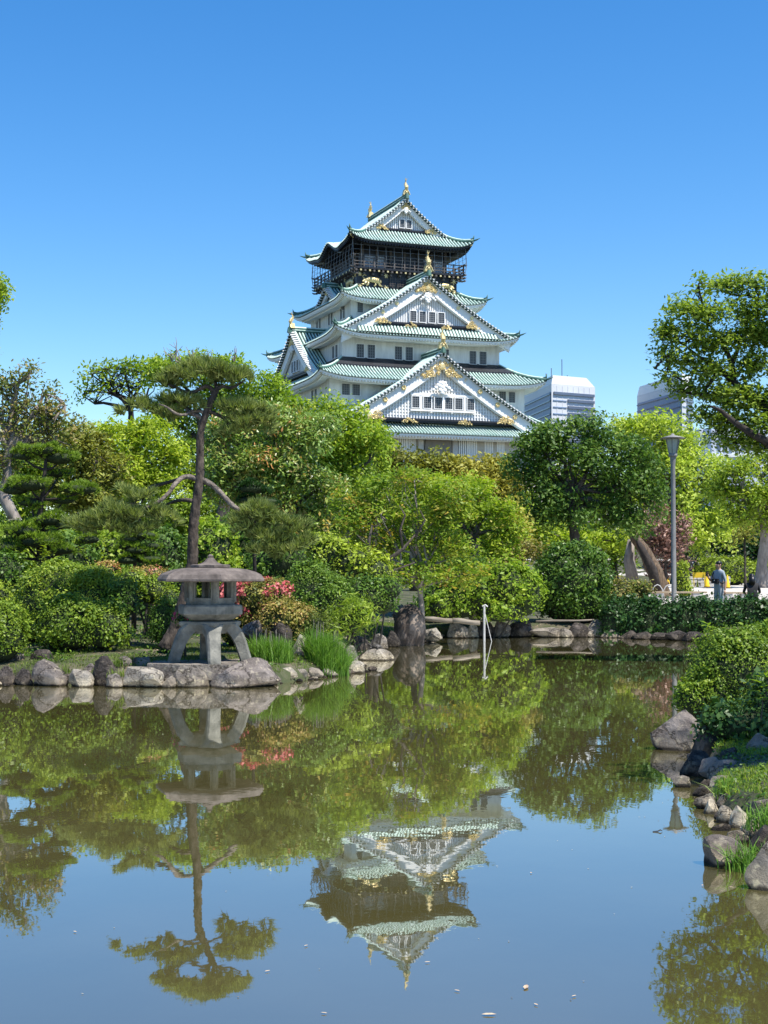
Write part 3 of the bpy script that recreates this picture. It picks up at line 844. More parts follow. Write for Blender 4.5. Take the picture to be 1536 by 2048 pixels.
# ================================================================== ROCKS
def rockmat(name, c0, c1, c2, scale=2.2):
    m, nt, out = newmat(name)
    N_ = nt.nodes.new; Lk = nt.links.new
    b = N_('ShaderNodeBsdfPrincipled'); b.inputs['Specular IOR Level'].default_value = .25; Lk(b.outputs[0], out.inputs[0])
    tc = N_('ShaderNodeTexCoord'); ge = N_('ShaderNodeNewGeometry')
    n = N_('ShaderNodeTexNoise'); n.inputs['Scale'].default_value = scale; n.inputs['Detail'].default_value = 10; n.inputs['Roughness'].default_value = .68
    Lk(ge.outputs['Position'], n.inputs['Vector'])
    r = N_('ShaderNodeValToRGB'); e = r.color_ramp.elements
    e[0].position = .36; e[0].color = (*c0, 1); e[1].position = .64; e[1].color = (*c2, 1); q = e.new(.5); q.color = (*c1, 1)
    Lk(n.outputs['Fac'], r.inputs[0])
    # speckle of lichen
    n2 = N_('ShaderNodeTexNoise'); n2.inputs['Scale'].default_value = scale * 7; n2.inputs['Detail'].default_value = 6; Lk(ge.outputs['Position'], n2.inputs['Vector'])
    r2 = N_('ShaderNodeValToRGB'); r2.color_ramp.elements[0].position = .56; r2.color_ramp.elements[0].color = (0, 0, 0, 1); r2.color_ramp.elements[1].position = .66; r2.color_ramp.elements[1].color = (.6, .6, .6, 1)
    Lk(n2.outputs['Fac'], r2.inputs[0])
    m1 = N_('ShaderNodeMix'); m1.data_type = 'RGBA'; Lk(r2.outputs[0], m1.inputs[0]); Lk(r.outputs[0], m1.inputs[6]); m1.inputs[7].default_value = (min(c2[0] * 1.35, .6), min(c2[1] * 1.35, .6), min(c2[2] * 1.15, .5), 1)
    # cracks
    v = N_('ShaderNodeTexVoronoi'); v.feature = 'DISTANCE_TO_EDGE'; v.inputs['Scale'].default_value = scale * 1.3
    wv = N_('ShaderNodeMix'); wv.data_type = 'VECTOR'; wv.inputs[0].default_value = .25; Lk(ge.outputs['Position'], wv.inputs[4]); Lk(n2.outputs['Color'], wv.inputs[5]); Lk(wv.outputs[1], v.inputs['Vector'])
    r3 = N_('ShaderNodeValToRGB'); r3.color_ramp.elements[0].position = .0; r3.color_ramp.elements[0].color = (.35, .33, .3, 1); r3.color_ramp.elements[1].position = .035; r3.color_ramp.elements[1].color = (1, 1, 1, 1)
    Lk(v.outputs['Distance'], r3.inputs[0])
    m2 = N_('ShaderNodeMix'); m2.data_type = 'RGBA'; m2.blend_type = 'MULTIPLY'; m2.inputs[0].default_value = .8; Lk(m1.outputs[2], m2.inputs[6]); Lk(r3.outputs[0], m2.inputs[7])
    # dark wet line with a pale dried silt band above it
    sp = N_('ShaderNodeSeparateXYZ'); Lk(ge.outputs['Position'], sp.inputs[0])
    ad = N_('ShaderNodeMath'); ad.operation = 'MULTIPLY_ADD'; ad.inputs[1].default_value = .06; Lk(n2.outputs['Fac'], ad.inputs[0]); Lk(sp.outputs['Z'], ad.inputs[2])
    r4 = N_('ShaderNodeValToRGB'); f = r4.color_ramp.elements; f[0].position = .045; f[0].color = (.22, .2, .16, 1); f[1].position = .21; f[1].color = (1, 1, 1, 1); g_ = f.new(.07); g_.color = (1.35, 1.3, 1.15, 1); g2 = f.new(.13); g2.color = (1.3, 1.27, 1.15, 1)
    Lk(ad.outputs[0], r4.inputs[0])
    m3 = N_('ShaderNodeMix'); m3.data_type = 'RGBA'; m3.blend_type = 'MULTIPLY'; m3.inputs[0].default_value = 1; Lk(m2.outputs[2], m3.inputs[6]); Lk(r4.outputs[0], m3.inputs[7]); Lk(m3.outputs[2], b.inputs['Base Color'])
    b.inputs['Roughness'].default_value = .85
    n3 = N_('ShaderNodeTexNoise'); n3.inputs['Scale'].default_value = scale * 4; n3.inputs['Detail'].default_value = 10; n3.inputs['Roughness'].default_value = .7; Lk(ge.outputs['Position'], n3.inputs['Vector'])
    mm = N_('ShaderNodeMath'); mm.operation = 'MULTIPLY'; Lk(n3.outputs['Fac'], mm.inputs[0]); Lk(r3.outputs[0], mm.inputs[1])
    bp = N_('ShaderNodeBump'); bp.inputs['Strength'].default_value = 1.0; bp.inputs['Distance'].default_value = .07; Lk(mm.outputs[0], bp.inputs['Height']); Lk(bp.outputs[0], b.inputs['Normal'])
    return m
M['rock'] = rockmat('grey_rock', (.10, .085, .07), (.19, .165, .14), (.30, .265, .225))
M['rockpurple'] = rockmat('brown_purple_rock', (.080, .066, .058), (.155, .132, .117), (.27, .235, .21), 1.8)
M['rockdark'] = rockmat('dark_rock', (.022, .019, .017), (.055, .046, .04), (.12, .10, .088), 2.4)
M['rocklight'] = rockmat('pale_rock', (.17, .148, .118), (.27, .24, .20), (.40, .36, .30), 2.4)

def rock_mesh(seed, sx, sy, sz, cuts=15, rough=.10, sub=4):
    r = np.random.default_rng(seed)
    bm = bmesh.new(); bmesh.ops.create_icosphere(bm, subdivisions=sub, radius=1.0)
    P = np.array([v.co[:] for v in bm.verts])
    for _ in range(cuts):
        d = r.normal(size=3); d[2] = abs(d[2]) * .7 if r.random() < .75 else d[2]; d /= np.linalg.norm(d)
        h = r.uniform(.48, .82)
        over = P @ d - h
        P = np.where(over[:, None] > 0, P - over[:, None] * d * .93, P)
    off = seed * 3.17
    Q = []
    for i, v in enumerate(bm.verts):
        p = P[i]
        k = noise.fractal(Vector(p * 1.3 + off), 1.0, 2.0, 4) * rough + noise.noise(Vector(p * 6 + off)) * rough * .12
        Q.append(p * (1 + k))
    Q = np.array(Q); lo = Q.min(0); hi = Q.max(0)
    Q = (Q - (lo + hi) / 2) / ((hi - lo) / 2) * np.array([sx, sy, sz])
    for i, v in enumerate(bm.verts): v.co = Vector(Q[i])
    me = bpy.data.meshes.new('rock'); bm.to_mesh(me); bm.free()
    me.polygons.foreach_set('use_smooth', [True] * len(me.polygons))
    try: me.set_sharp_from_angle(angle=math.radians(22))
    except Exception: pass
    return me

def rock(x0, x1, ytop, ybot, d, matk, label, seed, ext=1.25, deep=.75, rot=0.0, group=None, cuts=15, rough=.10, sub=4, name='rock', flat=1.0):
    """boulder that fills the given extent of the picture at distance d, foot sunk below water or soil"""
    a = at(x0, ybot, d); b = at(x1, ytop, d)
    w = (b.x - a.x) / 2; h = b.z - a.z
    sink = .32 * h
    cz = (b.z + a.z - sink) / 2
    sz = (h + sink) / 2
    me = rock_mesh(seed, w * ext * .86, w * deep, sz * 1.03, cuts, rough, sub)
    me.materials.append(M[matk])
    return link(name, me, None, ((a.x + b.x) / 2, d + w * deep * .8, cz), (0, 0, rot), label=label, cat='rock', group=group)

GL = 'boulders along the left shore'
for i, (x0, x1, yt, yb, d, mk, lb) in enumerate([
    (-14, 28, 1333, 1370, 23.9, 'rockdark', 'low dark rock at the left edge of the picture by the waterline'),
    (24, 64, 1337, 1369, 23.8, 'rockdark', 'dark slanting stone just left of the big square purple grey boulder'),
    (62, 135, 1319, 1372, 23.6, 'rockpurple', 'big square purple grey boulder with a pale waterline on the left shore'),
    (130, 184, 1340, 1373, 23.5, 'rocklight', 'pale wedge shaped stone right of the square purple boulder'),
    (160, 188, 1327, 1352, 24.2, 'rockpurple', 'small brownish stone behind the pale wedge stone'),
    (181, 236, 1313, 1371, 23.7, 'rockdark', 'tall dark purple boulder between the pale wedge and the grey rocks'),
    (210, 246, 1347, 1374, 23.4, 'rock', 'small round grey stone at the foot of the tall dark boulder'),
    (232, 262, 1313, 1342, 24.3, 'rockpurple', 'reddish upright stone behind the small round grey stone'),
    (258, 308, 1315, 1350, 24.3, 'rock', 'pale grey peaked stone set back left of the lantern lawn'),
    (242, 326, 1336, 1378, 23.3, 'rocklight', 'wide light grey boulder at the waterline below the peaked stone'),
    (318, 349, 1336, 1364, 23.7, 'rockdark', 'small dark brown stone right of the wide light grey boulder'),
    (322, 352, 1352, 1377, 23.35, 'rock', 'little grey stone squeezed in at the water left of the lantern'),
    (343, 418, 1332, 1377, 23.4, 'rock', 'dark and pale split boulder below the lantern slab'),
    (408, 553, 1319, 1378, 23.3, 'rockpurple', 'largest long grey purple boulder in front of the stone lantern'),
    (552, 594, 1335, 1354, 24.6, 'rocklight', 'small pale flat stone at the water below the left iris clump'),
    (592, 616, 1338, 1352, 25.0, 'rock', 'small grey pebble stone between the two iris clumps'),
    (614, 646, 1336, 1352, 25.2, 'rock', 'low flat grey stone below the left side of the right iris clump'),
    (642, 676, 1337, 1352, 25.6, 'rocklight', 'low pale stone below the middle of the right iris clump'),
    (672, 702, 1334, 1350, 26.1, 'rock', 'low brown grey stone below the right side of the right iris clump'),
    (694, 728, 1322, 1348, 26.5, 'rocklight', 'pale stepped stone at the tip of the point by the irises'),
    (484, 532, 1241, 1284, 26.4, 'rockpurple', 'rounded reddish brown boulder behind the lantern right leg'),
    (527, 583, 1246, 1305, 26.4, 'rockdark', 'pointed dark grey boulder behind the left iris clump'),
    (568, 604, 1256, 1300, 27.0, 'rockdark', 'dark upright stone behind the iris clumps'),
    (580, 622, 1270, 1325, 26.2, 'rocklight', 'pale sloping stone between the two iris clumps'),
    (690, 716, 1290, 1326, 27.5, 'rock', 'grey stone behind the right side of the right iris clump'),
    (-20, 40, 1296, 1335, 25.0, 'rock', 'mossy grey stone under the left edge shrub'),
    (56, 106, 1300, 1338, 25.0, 'rockdark', 'dark stone half buried above the square purple boulder'),
]):
    rock(x0, x1, yt, yb, d, mk, lb, 100 + i, group=GL, rot=random.uniform(-.2, .2))
GB = 'rocks along the far shore'
for i, (x0, x1, yt, yb, d, mk, lb) in enumerate([
    (706, 746, 1272, 1302, 33.5, 'rockdark', 'dark rock at the water right of the iris clump'),
    (738, 776, 1268, 1300, 34.0, 'rock', 'grey streaked rock left of the tall standing rock'),
    (770, 800, 1262, 1290, 35.0, 'rockdark', 'dark rock touching the left foot of the tall standing rock'),
    (848, 884, 1256, 1277, 37.0, 'rocklight', 'pale flat rock at the right foot of the tall standing rock'),
    (896, 940, 1243, 1275, 39.2, 'rock', 'mottled grey rock under the fallen log'),
    (932, 958, 1248, 1273, 39.3, 'rocklight', 'pale round rock at the right end of the fallen log'),
    (956, 992, 1244, 1272, 39.5, 'rockdark', 'dark rock behind the thin white pole'),
    (988, 1022, 1243, 1271, 39.6, 'rock', 'low grey rock just right of the thin white pole'),
    (1016, 1068, 1242, 1272, 39.8, 'rockdark', 'long dark rock in shade on the far bank'),
    (1062, 1124, 1256, 1273, 39.6, 'rock', 'long flat brown rock on the far bank'),
    (1116, 1148, 1256, 1274, 39.6, 'rock', 'small rock beside the long flat brown rock'),
    (1138, 1180, 1246, 1274, 39.7, 'rockdark', 'rounded grey rock below the dark clipped dome bush'),
    (1172, 1210, 1240, 1275, 39.8, 'rock', 'upright weathered rock at the left end of the hedge'),
    (1204, 1244, 1259, 1278, 39.4, 'rock', 'low pale rock under the left end of the hedge'),
]):
    rock(x0, x1, yt, yb, d, mk, lb, 200 + i, group=GB, rot=random.uniform(-.2, .2), sub=3)
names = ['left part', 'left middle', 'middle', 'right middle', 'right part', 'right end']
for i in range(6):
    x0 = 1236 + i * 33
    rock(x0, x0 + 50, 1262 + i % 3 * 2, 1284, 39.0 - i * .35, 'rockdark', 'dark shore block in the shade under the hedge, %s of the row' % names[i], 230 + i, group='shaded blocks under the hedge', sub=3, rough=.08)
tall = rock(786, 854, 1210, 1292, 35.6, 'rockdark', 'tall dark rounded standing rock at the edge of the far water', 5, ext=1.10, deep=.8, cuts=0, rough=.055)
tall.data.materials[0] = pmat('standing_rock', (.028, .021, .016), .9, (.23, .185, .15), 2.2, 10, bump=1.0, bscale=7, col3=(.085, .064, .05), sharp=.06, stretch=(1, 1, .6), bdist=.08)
rock(786, 812, 1209, 1240, 36.6, 'rock', 'smaller brown stone leaning behind the tall standing rock', 302)
rock(722, 786, 1298, 1326, 30.0, 'rocklight', 'pale flat stone with a turtle on it standing in the water', 303, cuts=4, rough=.08)
GR = 'stones along the near right bank'
for i, (x0, x1, yt, yb, d, mk, lb, dp) in enumerate([
    (1312, 1425, 1424, 1500, 15.4, 'rockpurple', 'big speckled boulder in the water below the clipped azalea', .9),
    (1388, 1470, 1452, 1520, 14.8, 'rockdark', 'dark boulder in deep shade right of the speckled boulder', .9),
    (1366, 1440, 1505, 1555, 13.6, 'rockdark', 'low dark slab sloping into the water on the right bank', .8),
    (1425, 1505, 1525, 1572, 13.0, 'rock', 'shadowed brown grey slab between grass tufts on the right bank', .8),
    (1420, 1466, 1553, 1588, 12.4, 'rock', 'small grey wedge stone above the flat pale stones', .8),
    (1465, 1505, 1536, 1566, 12.9, 'rocklight', 'pale worn stone lying in the grass of the right bank', .7),
    (1466, 1600, 1570, 1628, 11.6, 'rockdark', 'big smooth dark boulder at the right edge in the grass', .7),
    (1500, 1580, 1470, 1530, 13.9, 'rock', 'brown rock under the leaves at the right edge', .8),
    (1409, 1452, 1588, 1606, 11.9, 'rocklight', 'flat pale stepping stone on top of the little stone stack', .8),
    (1410, 1444, 1600, 1642, 11.5, 'rocklight', 'stacked lower stone at the corner of the right bank', .8),
    (1436, 1468, 1612, 1655, 11.1, 'rocklight', 'square hewn grey block in the waterline edging', .8),
    (1462, 1500, 1614, 1668, 10.9, 'rocklight', 'second square grey block in the waterline edging', .8),
    (1488, 1530, 1640, 1676, 10.4, 'rocklight', 'pale broken stone behind the grass tuft on the right', .8),
    (1418, 1516, 1676, 1748, 9.5, 'rockpurple', 'smooth grey pointed boulder reaching into the water lower right', .8),
    (1500, 1590, 1690, 1790, 8.8, 'rocklight', 'bright craggy boulder at the lower right edge', .8),
]):
    rock(x0, x1, yt, yb, d, mk, lb, 400 + i, group=GR, deep=dp, rot=random.uniform(-.2, .2))
for i, (x0, x1, yt, yb, d, mk, lb) in enumerate([
    (1402, 1446, 1515, 1548, 13.2, 'rockpurple', 'brown rock wedged behind the low dark slab on the right bank'),
    (1440, 1490, 1496, 1530, 13.9, 'rockdark', 'dark mossy rock below the leaves of the near azalea'),
    (1436, 1476, 1590, 1622, 11.7, 'rock', 'tilted brown stone between the stepping stone and the hewn block'),
    (1496, 1560, 1600, 1650, 11.0, 'rockpurple', 'broad brown rock in the grass above the hewn blocks'),
    (1505, 1570, 1655, 1700, 10.0, 'rockdark', 'dark rock behind the bright craggy boulder'),
    (1400, 1424, 1560, 1590, 12.5, 'rockdark', 'small dark stone at the water above the stepping stone'),
    (1452, 1500, 1660, 1690, 10.3, 'rock', 'low brown stone between the hewn blocks and the pointed boulder'),
]):
    rock(x0, x1, yt, yb, d, mk, lb, 450 + i, group=GR, deep=.8, rot=random.uniform(-.3, .3))

# ================================================================== STONE LANTERN
M['lstone'] = pmat('lantern_granite', (.085, .085, .07), .88, (.25, .24, .20), 4.5, 12, bump=.7, bscale=26, col3=(.155, .152, .13), bdist=.015)
M['lroof'] = pmat('lantern_roof_stone', (.06, .048, .04), .8, (.20, .165, .14), 4, 11, bump=.7, bscale=22, col3=(.12, .098, .085), bdist=.015)
LD = 24.35
lc = at(420, 1322, LD); LZ = .36
lan = empty('stone_lantern', (lc.x, LD, LZ), 0, label='grey stone garden lantern with broad hexagonal roof and four splayed legs', cat='stone lantern')
PX = LD / 2840.0
def hz(py): return at(420, py, LD).z - LZ
slab = MB(); sp_ = [(-1.02, -.62), (-.3, -.95), (.75, -.85), (1.0, -.2), (.8, .7), (-.4, .9), (-1.0, .4)]
slab.hexa([(x, y, -.25) for x, y in sp_], [(x * .97, y * .97, -.0) for x, y in sp_])
sl = slab.build('stone_slab', [M['rock']], None, label='flat paving slab under the stone lantern', cat='stone slab'); sl.location = (lc.x, LD + .1, LZ + .0)
PH0 = math.radians(13.6)
zt_ = hz(1243)
# legs: each an arched limb from the cap to the ground
for k in range(4):
    ph = -PI / 2 + PH0 + k * PI / 2
    c, s_ = math.cos(ph), math.sin(ph)
    tf = (lambda c, s_: (lambda x, y, z: (x * c - y * s_, x * s_ + y * c, z)))(c, s_)
    lg = MB(tf)
    prof_o = [(.30, zt_), (.44, zt_ * .94), (.535, zt_ * .79), (.60, zt_ * .58), (.66, zt_ * .30), (.72, 0)]
    prof_i = [(.14, zt_ * .84), (.26, zt_ * .77), (.35, zt_ * .63), (.42, zt_ * .45), (.48, zt_ * .22), (.53, 0)]
    hw = [.25, .17, .125, .112, .107, .105]
    rows = []
    for (xo, zo), (xi, zi), w in zip(prof_o, prof_i, hw):
        rows.append([(xi, -w, zi), (xo - .04, -w, zo), (xo, -w * .7, zo), (xo, w * .7, zo), (xo - .04, w, zo), (xi, w, zi)])
    idx = lg.grid(rows, closed=True)
    lg.f.append(idx[-1]); lg.m.append(0)
    # web of the arch between this leg and the next
    lg.build('leg', [M['lstone']], lan)
cap = MB(); n = 24
def capr(a):   # squarish cap turned like the legs
    q = (a - PH0) % (PI / 2) - PI / 4
    return .39 / max(math.cos(abs(q)), .72)
rows = []
for z, k in ((zt_ - .20, .66), (zt_ - .12, .86), (zt_ - .05, .98), (zt_, .98), (zt_ + .012, .90)):
    rows.append([(capr(2 * PI * i / n) * k * math.cos(2 * PI * i / n), capr(2 * PI * i / n) * k * math.sin(2 * PI * i / n), z) for i in range(n)])
idx = cap.grid(rows, closed=True); cap.f.append(idx[-1]); cap.m.append(0); cap.f.append(idx[0][::-1]); cap.m.append(0)
cap.build('leg_cap', [M['lstone']], lan)
H0 = math.radians(-72)
pf = MB()
z0, z1, z2, z3 = hz(1241), hz(1228), hz(1212), hz(1209)
pf.lathe((0, 0, 0), [(.30, z0 - .02), (.31, z0), (.40, z0 + .02), (.565, z1), (.575, z1 + .01), (.575, z2), (.55, z3)], 6, ph=H0)
pf.build('platform', [M['lstone']], lan)
fb = MB(); f0, f1 = hz(1209), hz(1158); R = .44
fb.lathe((0, 0, 0), [(R * 1.0, f0), (R * 1.0, f0 + .085), (R * .97, f0 + .085)], 6, ph=H0)
fb.build('firebox_sill', [M['lstone']], lan)
for k in range(6):
    a0 = H0 + k * PI / 3; a1 = a0 + PI / 3
    p0 = Vector((R * math.cos(a0), R * math.sin(a0), 0)); p1 = Vector((R * math.cos(a1), R * math.sin(a1), 0))
    po = MB(); po.tube([p0 * .945 + Vector((0, 0, f0 + .05)), p0 * .945 + Vector((0, 0, f1 + .05))], .05, 6); po.build('corner_post', [M['lstone']], lan)
    ins = .955
    q0 = p0 * ins + (p1 - p0) * .10; q1 = p0 * ins + (p1 - p0) * .86
    wz0, wz1 = f0 + .085, f1
    fm = MB()
    d = (q1 - q0).normalized(); nrm = Vector((d.y, -d.x, 0))
    if nrm.dot(p0 + p1) < 0: nrm = -nrm
    def bar(a, b, za, zb, mb=fm, o=.0):
        lo = [a - nrm * .05, b - nrm * .05, b + nrm * (.02 + o), a + nrm * (.02 + o)]
        mb.hexa([(v.x, v.y, za) for v in lo], [(v.x, v.y, zb) for v in lo])
    t = .03
    bar(q0, q1, wz0, wz0 + t); bar(q0, q1, wz1 - t, wz1 + .02); bar(q0, q0 + d * t, wz0 + t, wz1 - t); bar(q1 - d * t, q1, wz0 + t, wz1 - t)
    fm.build('window_frame', [M['lstone']], lan)
rf = MB()
r0, r1_, r2_ = hz(1161), hz(1153), hz(1137)
rf.lathe((0, 0, 0), [(.30, r0 + .02), (.55, r0 + .03), (.93, r0 - .015), (.965, r0 + .0), (.965, r0 + .028), (.91, r1_ + .035), (.80, r1_ + .085), (.66, r2_ - .015), (.48, r2_ + .005), (.34, r2_ + .012)], 6, ph=H0)
rf.build('roof', [M['lroof']], lan)
fn = MB()
zf = hz(1136)
fn.lathe((0, 0, 0), [(.30, zf), (.345, zf + .01), (.345, zf + .05), (.30, zf + .06), (.2, zf + .065), (.12, zf + .10), (.075, zf + .15), (.05, zf + .18), (.055, zf + .20), (.02, zf + .235)], 8, ph=.3)
fn.build('finial', [M['lroof']], lan)

# ================================================================== TURTLE, POLE, LOGS
tp = at(752, 1299, 30.18); tp.z = .268
tu = empty('turtle', tp, 2.6, label='small dark turtle basking on the pale flat stone', cat='turtle'); tu.scale = (.72,) * 3
M['shell'] = pmat('turtle_shell', (.03, .028, .025), .45, (.09, .08, .07), 20, bump=.5, bscale=30)
s = MB(); s.lathe((0, 0, 0), [(.10, -.02), (.135, .0), (.14, .02), (.12, .06), (.08, .09), (.03, .105)], 12, sx=1.2, sy=.9); s.build('shell', [M['shell']], tu, smooth=True)
s = MB(); s.tube([(.12, 0, .02), (.19, 0, .05), (.24, 0, .075)], [.035, .03, .034], 6); s.ball((.25, 0, .08), (.04, .03, .03), 8); s.build('head', [M['shell']], tu, smooth=True)
for sx in (-1, 1):
    for sy in (-1, 1):
        s = MB(); s.tube([(sx * .09, sy * .08, .0), (sx * .15, sy * .14, -.025)], [.035, .025], 6); s.build('leg', [M['shell']], tu, smooth=True)

M['palepaint'] = pmat('pale_weathered_pole', (.55, .54, .52), .6, (.40, .39, .37), 8)
p0 = at(968.5, 1281, 37.5); p1 = at(967.5, 1212, 37.5)
pg = empty('water_pole', (p0.x, 37.5, 0), label='thin white pole standing in the pond with a slanting stay wire', cat='pole')
s = MB(); s.tube([(0, 0, -.6), (0, 0, p1.z)], .03, 6); s.build('pole', [M['palepaint']], pg)
s = MB(); s.tube([(0, 0, p1.z - .12), (.20, .1, .0), (.26, .12, -.3)], .011, 4); s.build('stay', [M['palepaint']], pg)
s = MB(); s.tube([(-.05, 0, p1.z - .01), (.03, 0, p1.z + .03), (.09, 0, p1.z - .02)], .02, 4); s.build('hook', [M['palepaint']], pg)

M['log'] = pmat('weathered_log', (.16, .13, .10), .9, (.30, .26, .21), 4, bump=.5, stretch=(.3, 2, 2))
def log(x0, y0, x1, y1, d, r, label):
    a = at(x0, y0, d); b = at(x1, y1, d)
    s = MB(); s.tube([a, a.lerp(b, .3) + Vector((0, 0, .01)), a.lerp(b, .7) - Vector((0, 0, .01)), b], [r, r * 1.05, r * .95, r * .9], 8)
    s.build('log_rail', [M['log']], None, True, label=label, cat='log', group='log edging on the far bank')
log(850, 1238, 905, 1241, 38.8, .065, 'left half of the weathered log edging right of the standing rock')
log(906, 1241, 960, 1246, 38.6, .07, 'darker log laid end to end right of the first log')
log(1072, 1243, 1190, 1240, 40.2, .03, 'long thin pole lying on the bank below the dark dome bush')

# ================================================================== STREET LAMP
lp = at(1348, 1200, 42.5); LG = gz(lp.x, 42.5)
lamp = empty('street_lamp', (lp.x, 42.5, LG), label='grey lamp post with flared glass lantern and flat cap behind the hedge', cat='street lamp')
M['lampmetal'] = pmat('lamp_grey_metal', (.17, .165, .16), .6, (.25, .245, .235), 3, metal=.1)
M['lampglass'] = pmat('lamp_frosted_panes', (.30, .34, .30), .25, (.38, .42, .38), 3)
def lz(py): return at(1348, py, 42.5).z - LG
s = MB(); s.lathe((0, 0, 0), [(.13, 0), (.13, .35), (.075, .45), (.068, lz(930)), (.09, lz(918)), (.09, lz(912))], 14); s.build('post', [M['lampmetal']], lamp, True)
s = MB(); s.lathe((0, 0, 0), [(.09, lz(915)), (.13, lz(913)), (.135, lz(908)), (.10, lz(906))], 14); s.build('collar', [M['lampmetal']], lamp, True)
b0, b1 = lz(907), lz(879)
for k in range(6):
    a0 = k * PI / 3 + .2; a1 = a0 + PI / 3
    s = MB(); s.face([(.115 * math.cos(a0), .115 * math.sin(a0), b0), (.115 * math.cos(a1), .115 * math.sin(a1), b0), (.205 * math.cos(a1), .205 * math.sin(a1), b1), (.205 * math.cos(a0), .205 * math.sin(a0), b1)])
    s.build('pane', [M['lampglass']], lamp)
    s = MB(); s.tube([(.12 * math.cos(a0), .12 * math.sin(a0), b0), (.21 * math.cos(a0), .21 * math.sin(a0), b1)], .016, 4); s.build('rib', [M['lampmetal']], lamp)
s = MB(); s.lathe((0, 0, 0), [(.20, b1), (.36, b1 + .03), (.37, b1 + .045), (.22, b1 + .09), (.06, b1 + .13), (.03, b1 + .18)], 18); s.build('cap', [M['lampmetal']], lamp, True)

# ================================================================== BENCHES, CONES, LOW WALL, TREE GUARD
M['benchwood'] = pmat('bench_wood', (.30, .22, .14), .8, (.42, .33, .22), 3, stretch=(.3, 3, 3))
M['concrete'] = pmat('pale_concrete', (.48, .46, .43), .9, (.38, .36, .34), 4)
def bench(x0, x1, ytop, d, label):
    a = at(x0, ytop, d); b = at(x1, ytop, d); w = b.x - a.x; g = gz((a.x + b.x) / 2, d)
    h = a.z - g
    e = empty('bench', ((a.x + b.x) / 2, d, g), 0, label=label, cat='bench', group='benches behind the hedge')
    for k in range(3):
        s = MB(); y = -.2 + k * .16; s.box(-w / 2, w / 2, y, y + .13, h - .06, h); s.build('seat_plank', [M['benchwood']], e)
    for sx in (-1, 1):
        s = MB(); s.box(sx * w * .32 - .12, sx * w * .32 + .12, -.18, .24, 0, h - .06); s.build('leg', [M['concrete']], e)
bench(1296, 1412, 1183, 54.0, 'long wooden bench with pale block legs left of the standing man')
bench(1448, 1496, 1184, 54.0, 'short bench between the standing man and the seated person')
M['cone'] = pmat('yellow_cone', (.80, .52, .02), .5, (.72, .46, .02), 2)
M['conebase'] = pmat('cone_base', (.06, .045, .03), .7)
cones = [(1373, 1181, 1150, 74.0, 'yellow traffic cone behind the lamp post by a leafy sapling'), (1414, 1181, 1152, 74.0, 'yellow traffic cone in front of the low stone wall, left of the man'), (1455, 1180, 1153, 74.0, 'yellow traffic cone just right of the standing man'), (1336, 1158, 1140, 90.0, 'small yellow cone far back beside the leaning stump'), (1395, 1176, 1162, 78.0, 'small yellow cone under the yellow barrier board')]
c0 = None
for px_, yb, yt, d, lb in cones:
    a = at(px_, yb, d); h = at(px_, yt, d).z - a.z
    if c0 is None:
        c0 = empty('traffic_cone', (0, 0, 0), label=lb, cat='traffic cone', group='yellow traffic cones')
        s = MB(); s.lathe((0, 0, 0), [(.15, .04), (.14, .08), (.035, .68), (.03, .70)], 12); s.build('cone_body', [M['cone']], c0, True)
        s = MB(); s.box(-.19, .19, -.19, .19, 0, .04); s.build('base', [M['conebase']], c0); e = c0
    else:
        e = copy_tree(c0); e['label'] = lb
    e.location = (a.x, d, gz(a.x, d) + .035); e.scale = (h / .70,) * 3
a = at(1398, 1166, 79); g = gz(a.x, 79)
e = empty('barrier_board', (a.x, 79, g), label='low yellow barrier board on two legs in front of the stone wall', cat='barrier')
s = MB(); s.box(-.35, .35, -.03, .03, .55, .85); s.build('board', [M['cone']], e)
for sx in (-1, 1):
    s = MB(); s.tube([(sx * .3, -.15, 0), (sx * .3, 0, .55)], .025, 5); s.build('leg', [M['cone']], e)
# low stone wall retaining the lawn behind
wl0 = at(1352, 1175, 82.0); wl1 = at(1462, 1175, 82.0)
gw = gz(18, 82)
e = empty('stone_wall', ((wl0.x + wl1.x) / 2, 82.0, gw), label='low dry wall of pale stones behind the yellow cones', cat='stone wall')
W_ = wl1.x - wl0.x
M['wallstone'] = pmat('wall_stone', (.34, .32, .29), .9, (.52, .49, .44), 3, bump=.5, bscale=8)
M['mortar'] = pmat('wall_joint', (.12, .11, .10), .95)
s = MB(); s.box(-W_ / 2, W_ / 2, .12, .5, 0, .62); s.build('wall_core', [M['mortar']], e)
rr = random.Random(3); z = 0
for row in range(3):
    x = -W_ / 2; h = (.24, .2, .18)[row]
    while x < W_ / 2 - .15:
        w = rr.uniform(.28, .5); s = MB(); o = rr.uniform(0, .05)
        x1_ = min(x + w, W_ / 2)
        s.hexa([(x + .02, o, z + .015), (x1_ - .02, o, z + .015), (x1_ - .02, .2, z + .015), (x + .02, .2, z + .015)], [(x + .04, o + .02, z + h), (x1_ - .03, o + .02, z + h - .02), (x1_ - .03, .2, z + h), (x + .04, .2, z + h)])
        s.build('stone', [M['wallstone']], e); x += w
    z += h
for i, (xa, xb, d) in enumerate(((1302, 1328, 58.0), (1324, 1352, 58.0))):
    a = at(xa, 1180, d); b = at(xb, 1180, d); g = gz(a.x, d); w = b.x - a.x
    s = MB(); s.tube([(a.x + w * (1 - math.cos(t)) / 2, d, g + .62 * math.sin(t)) for t in np.linspace(0, PI, 9)], .022, 5)
    s.build('hoop_guard', [M['palepaint']], None, True, label='pale half hoop guard at the foot of the leaning stump, %s of two' % ('left', 'right')[i], cat='hoop guard', group='hoop guards at the stump')

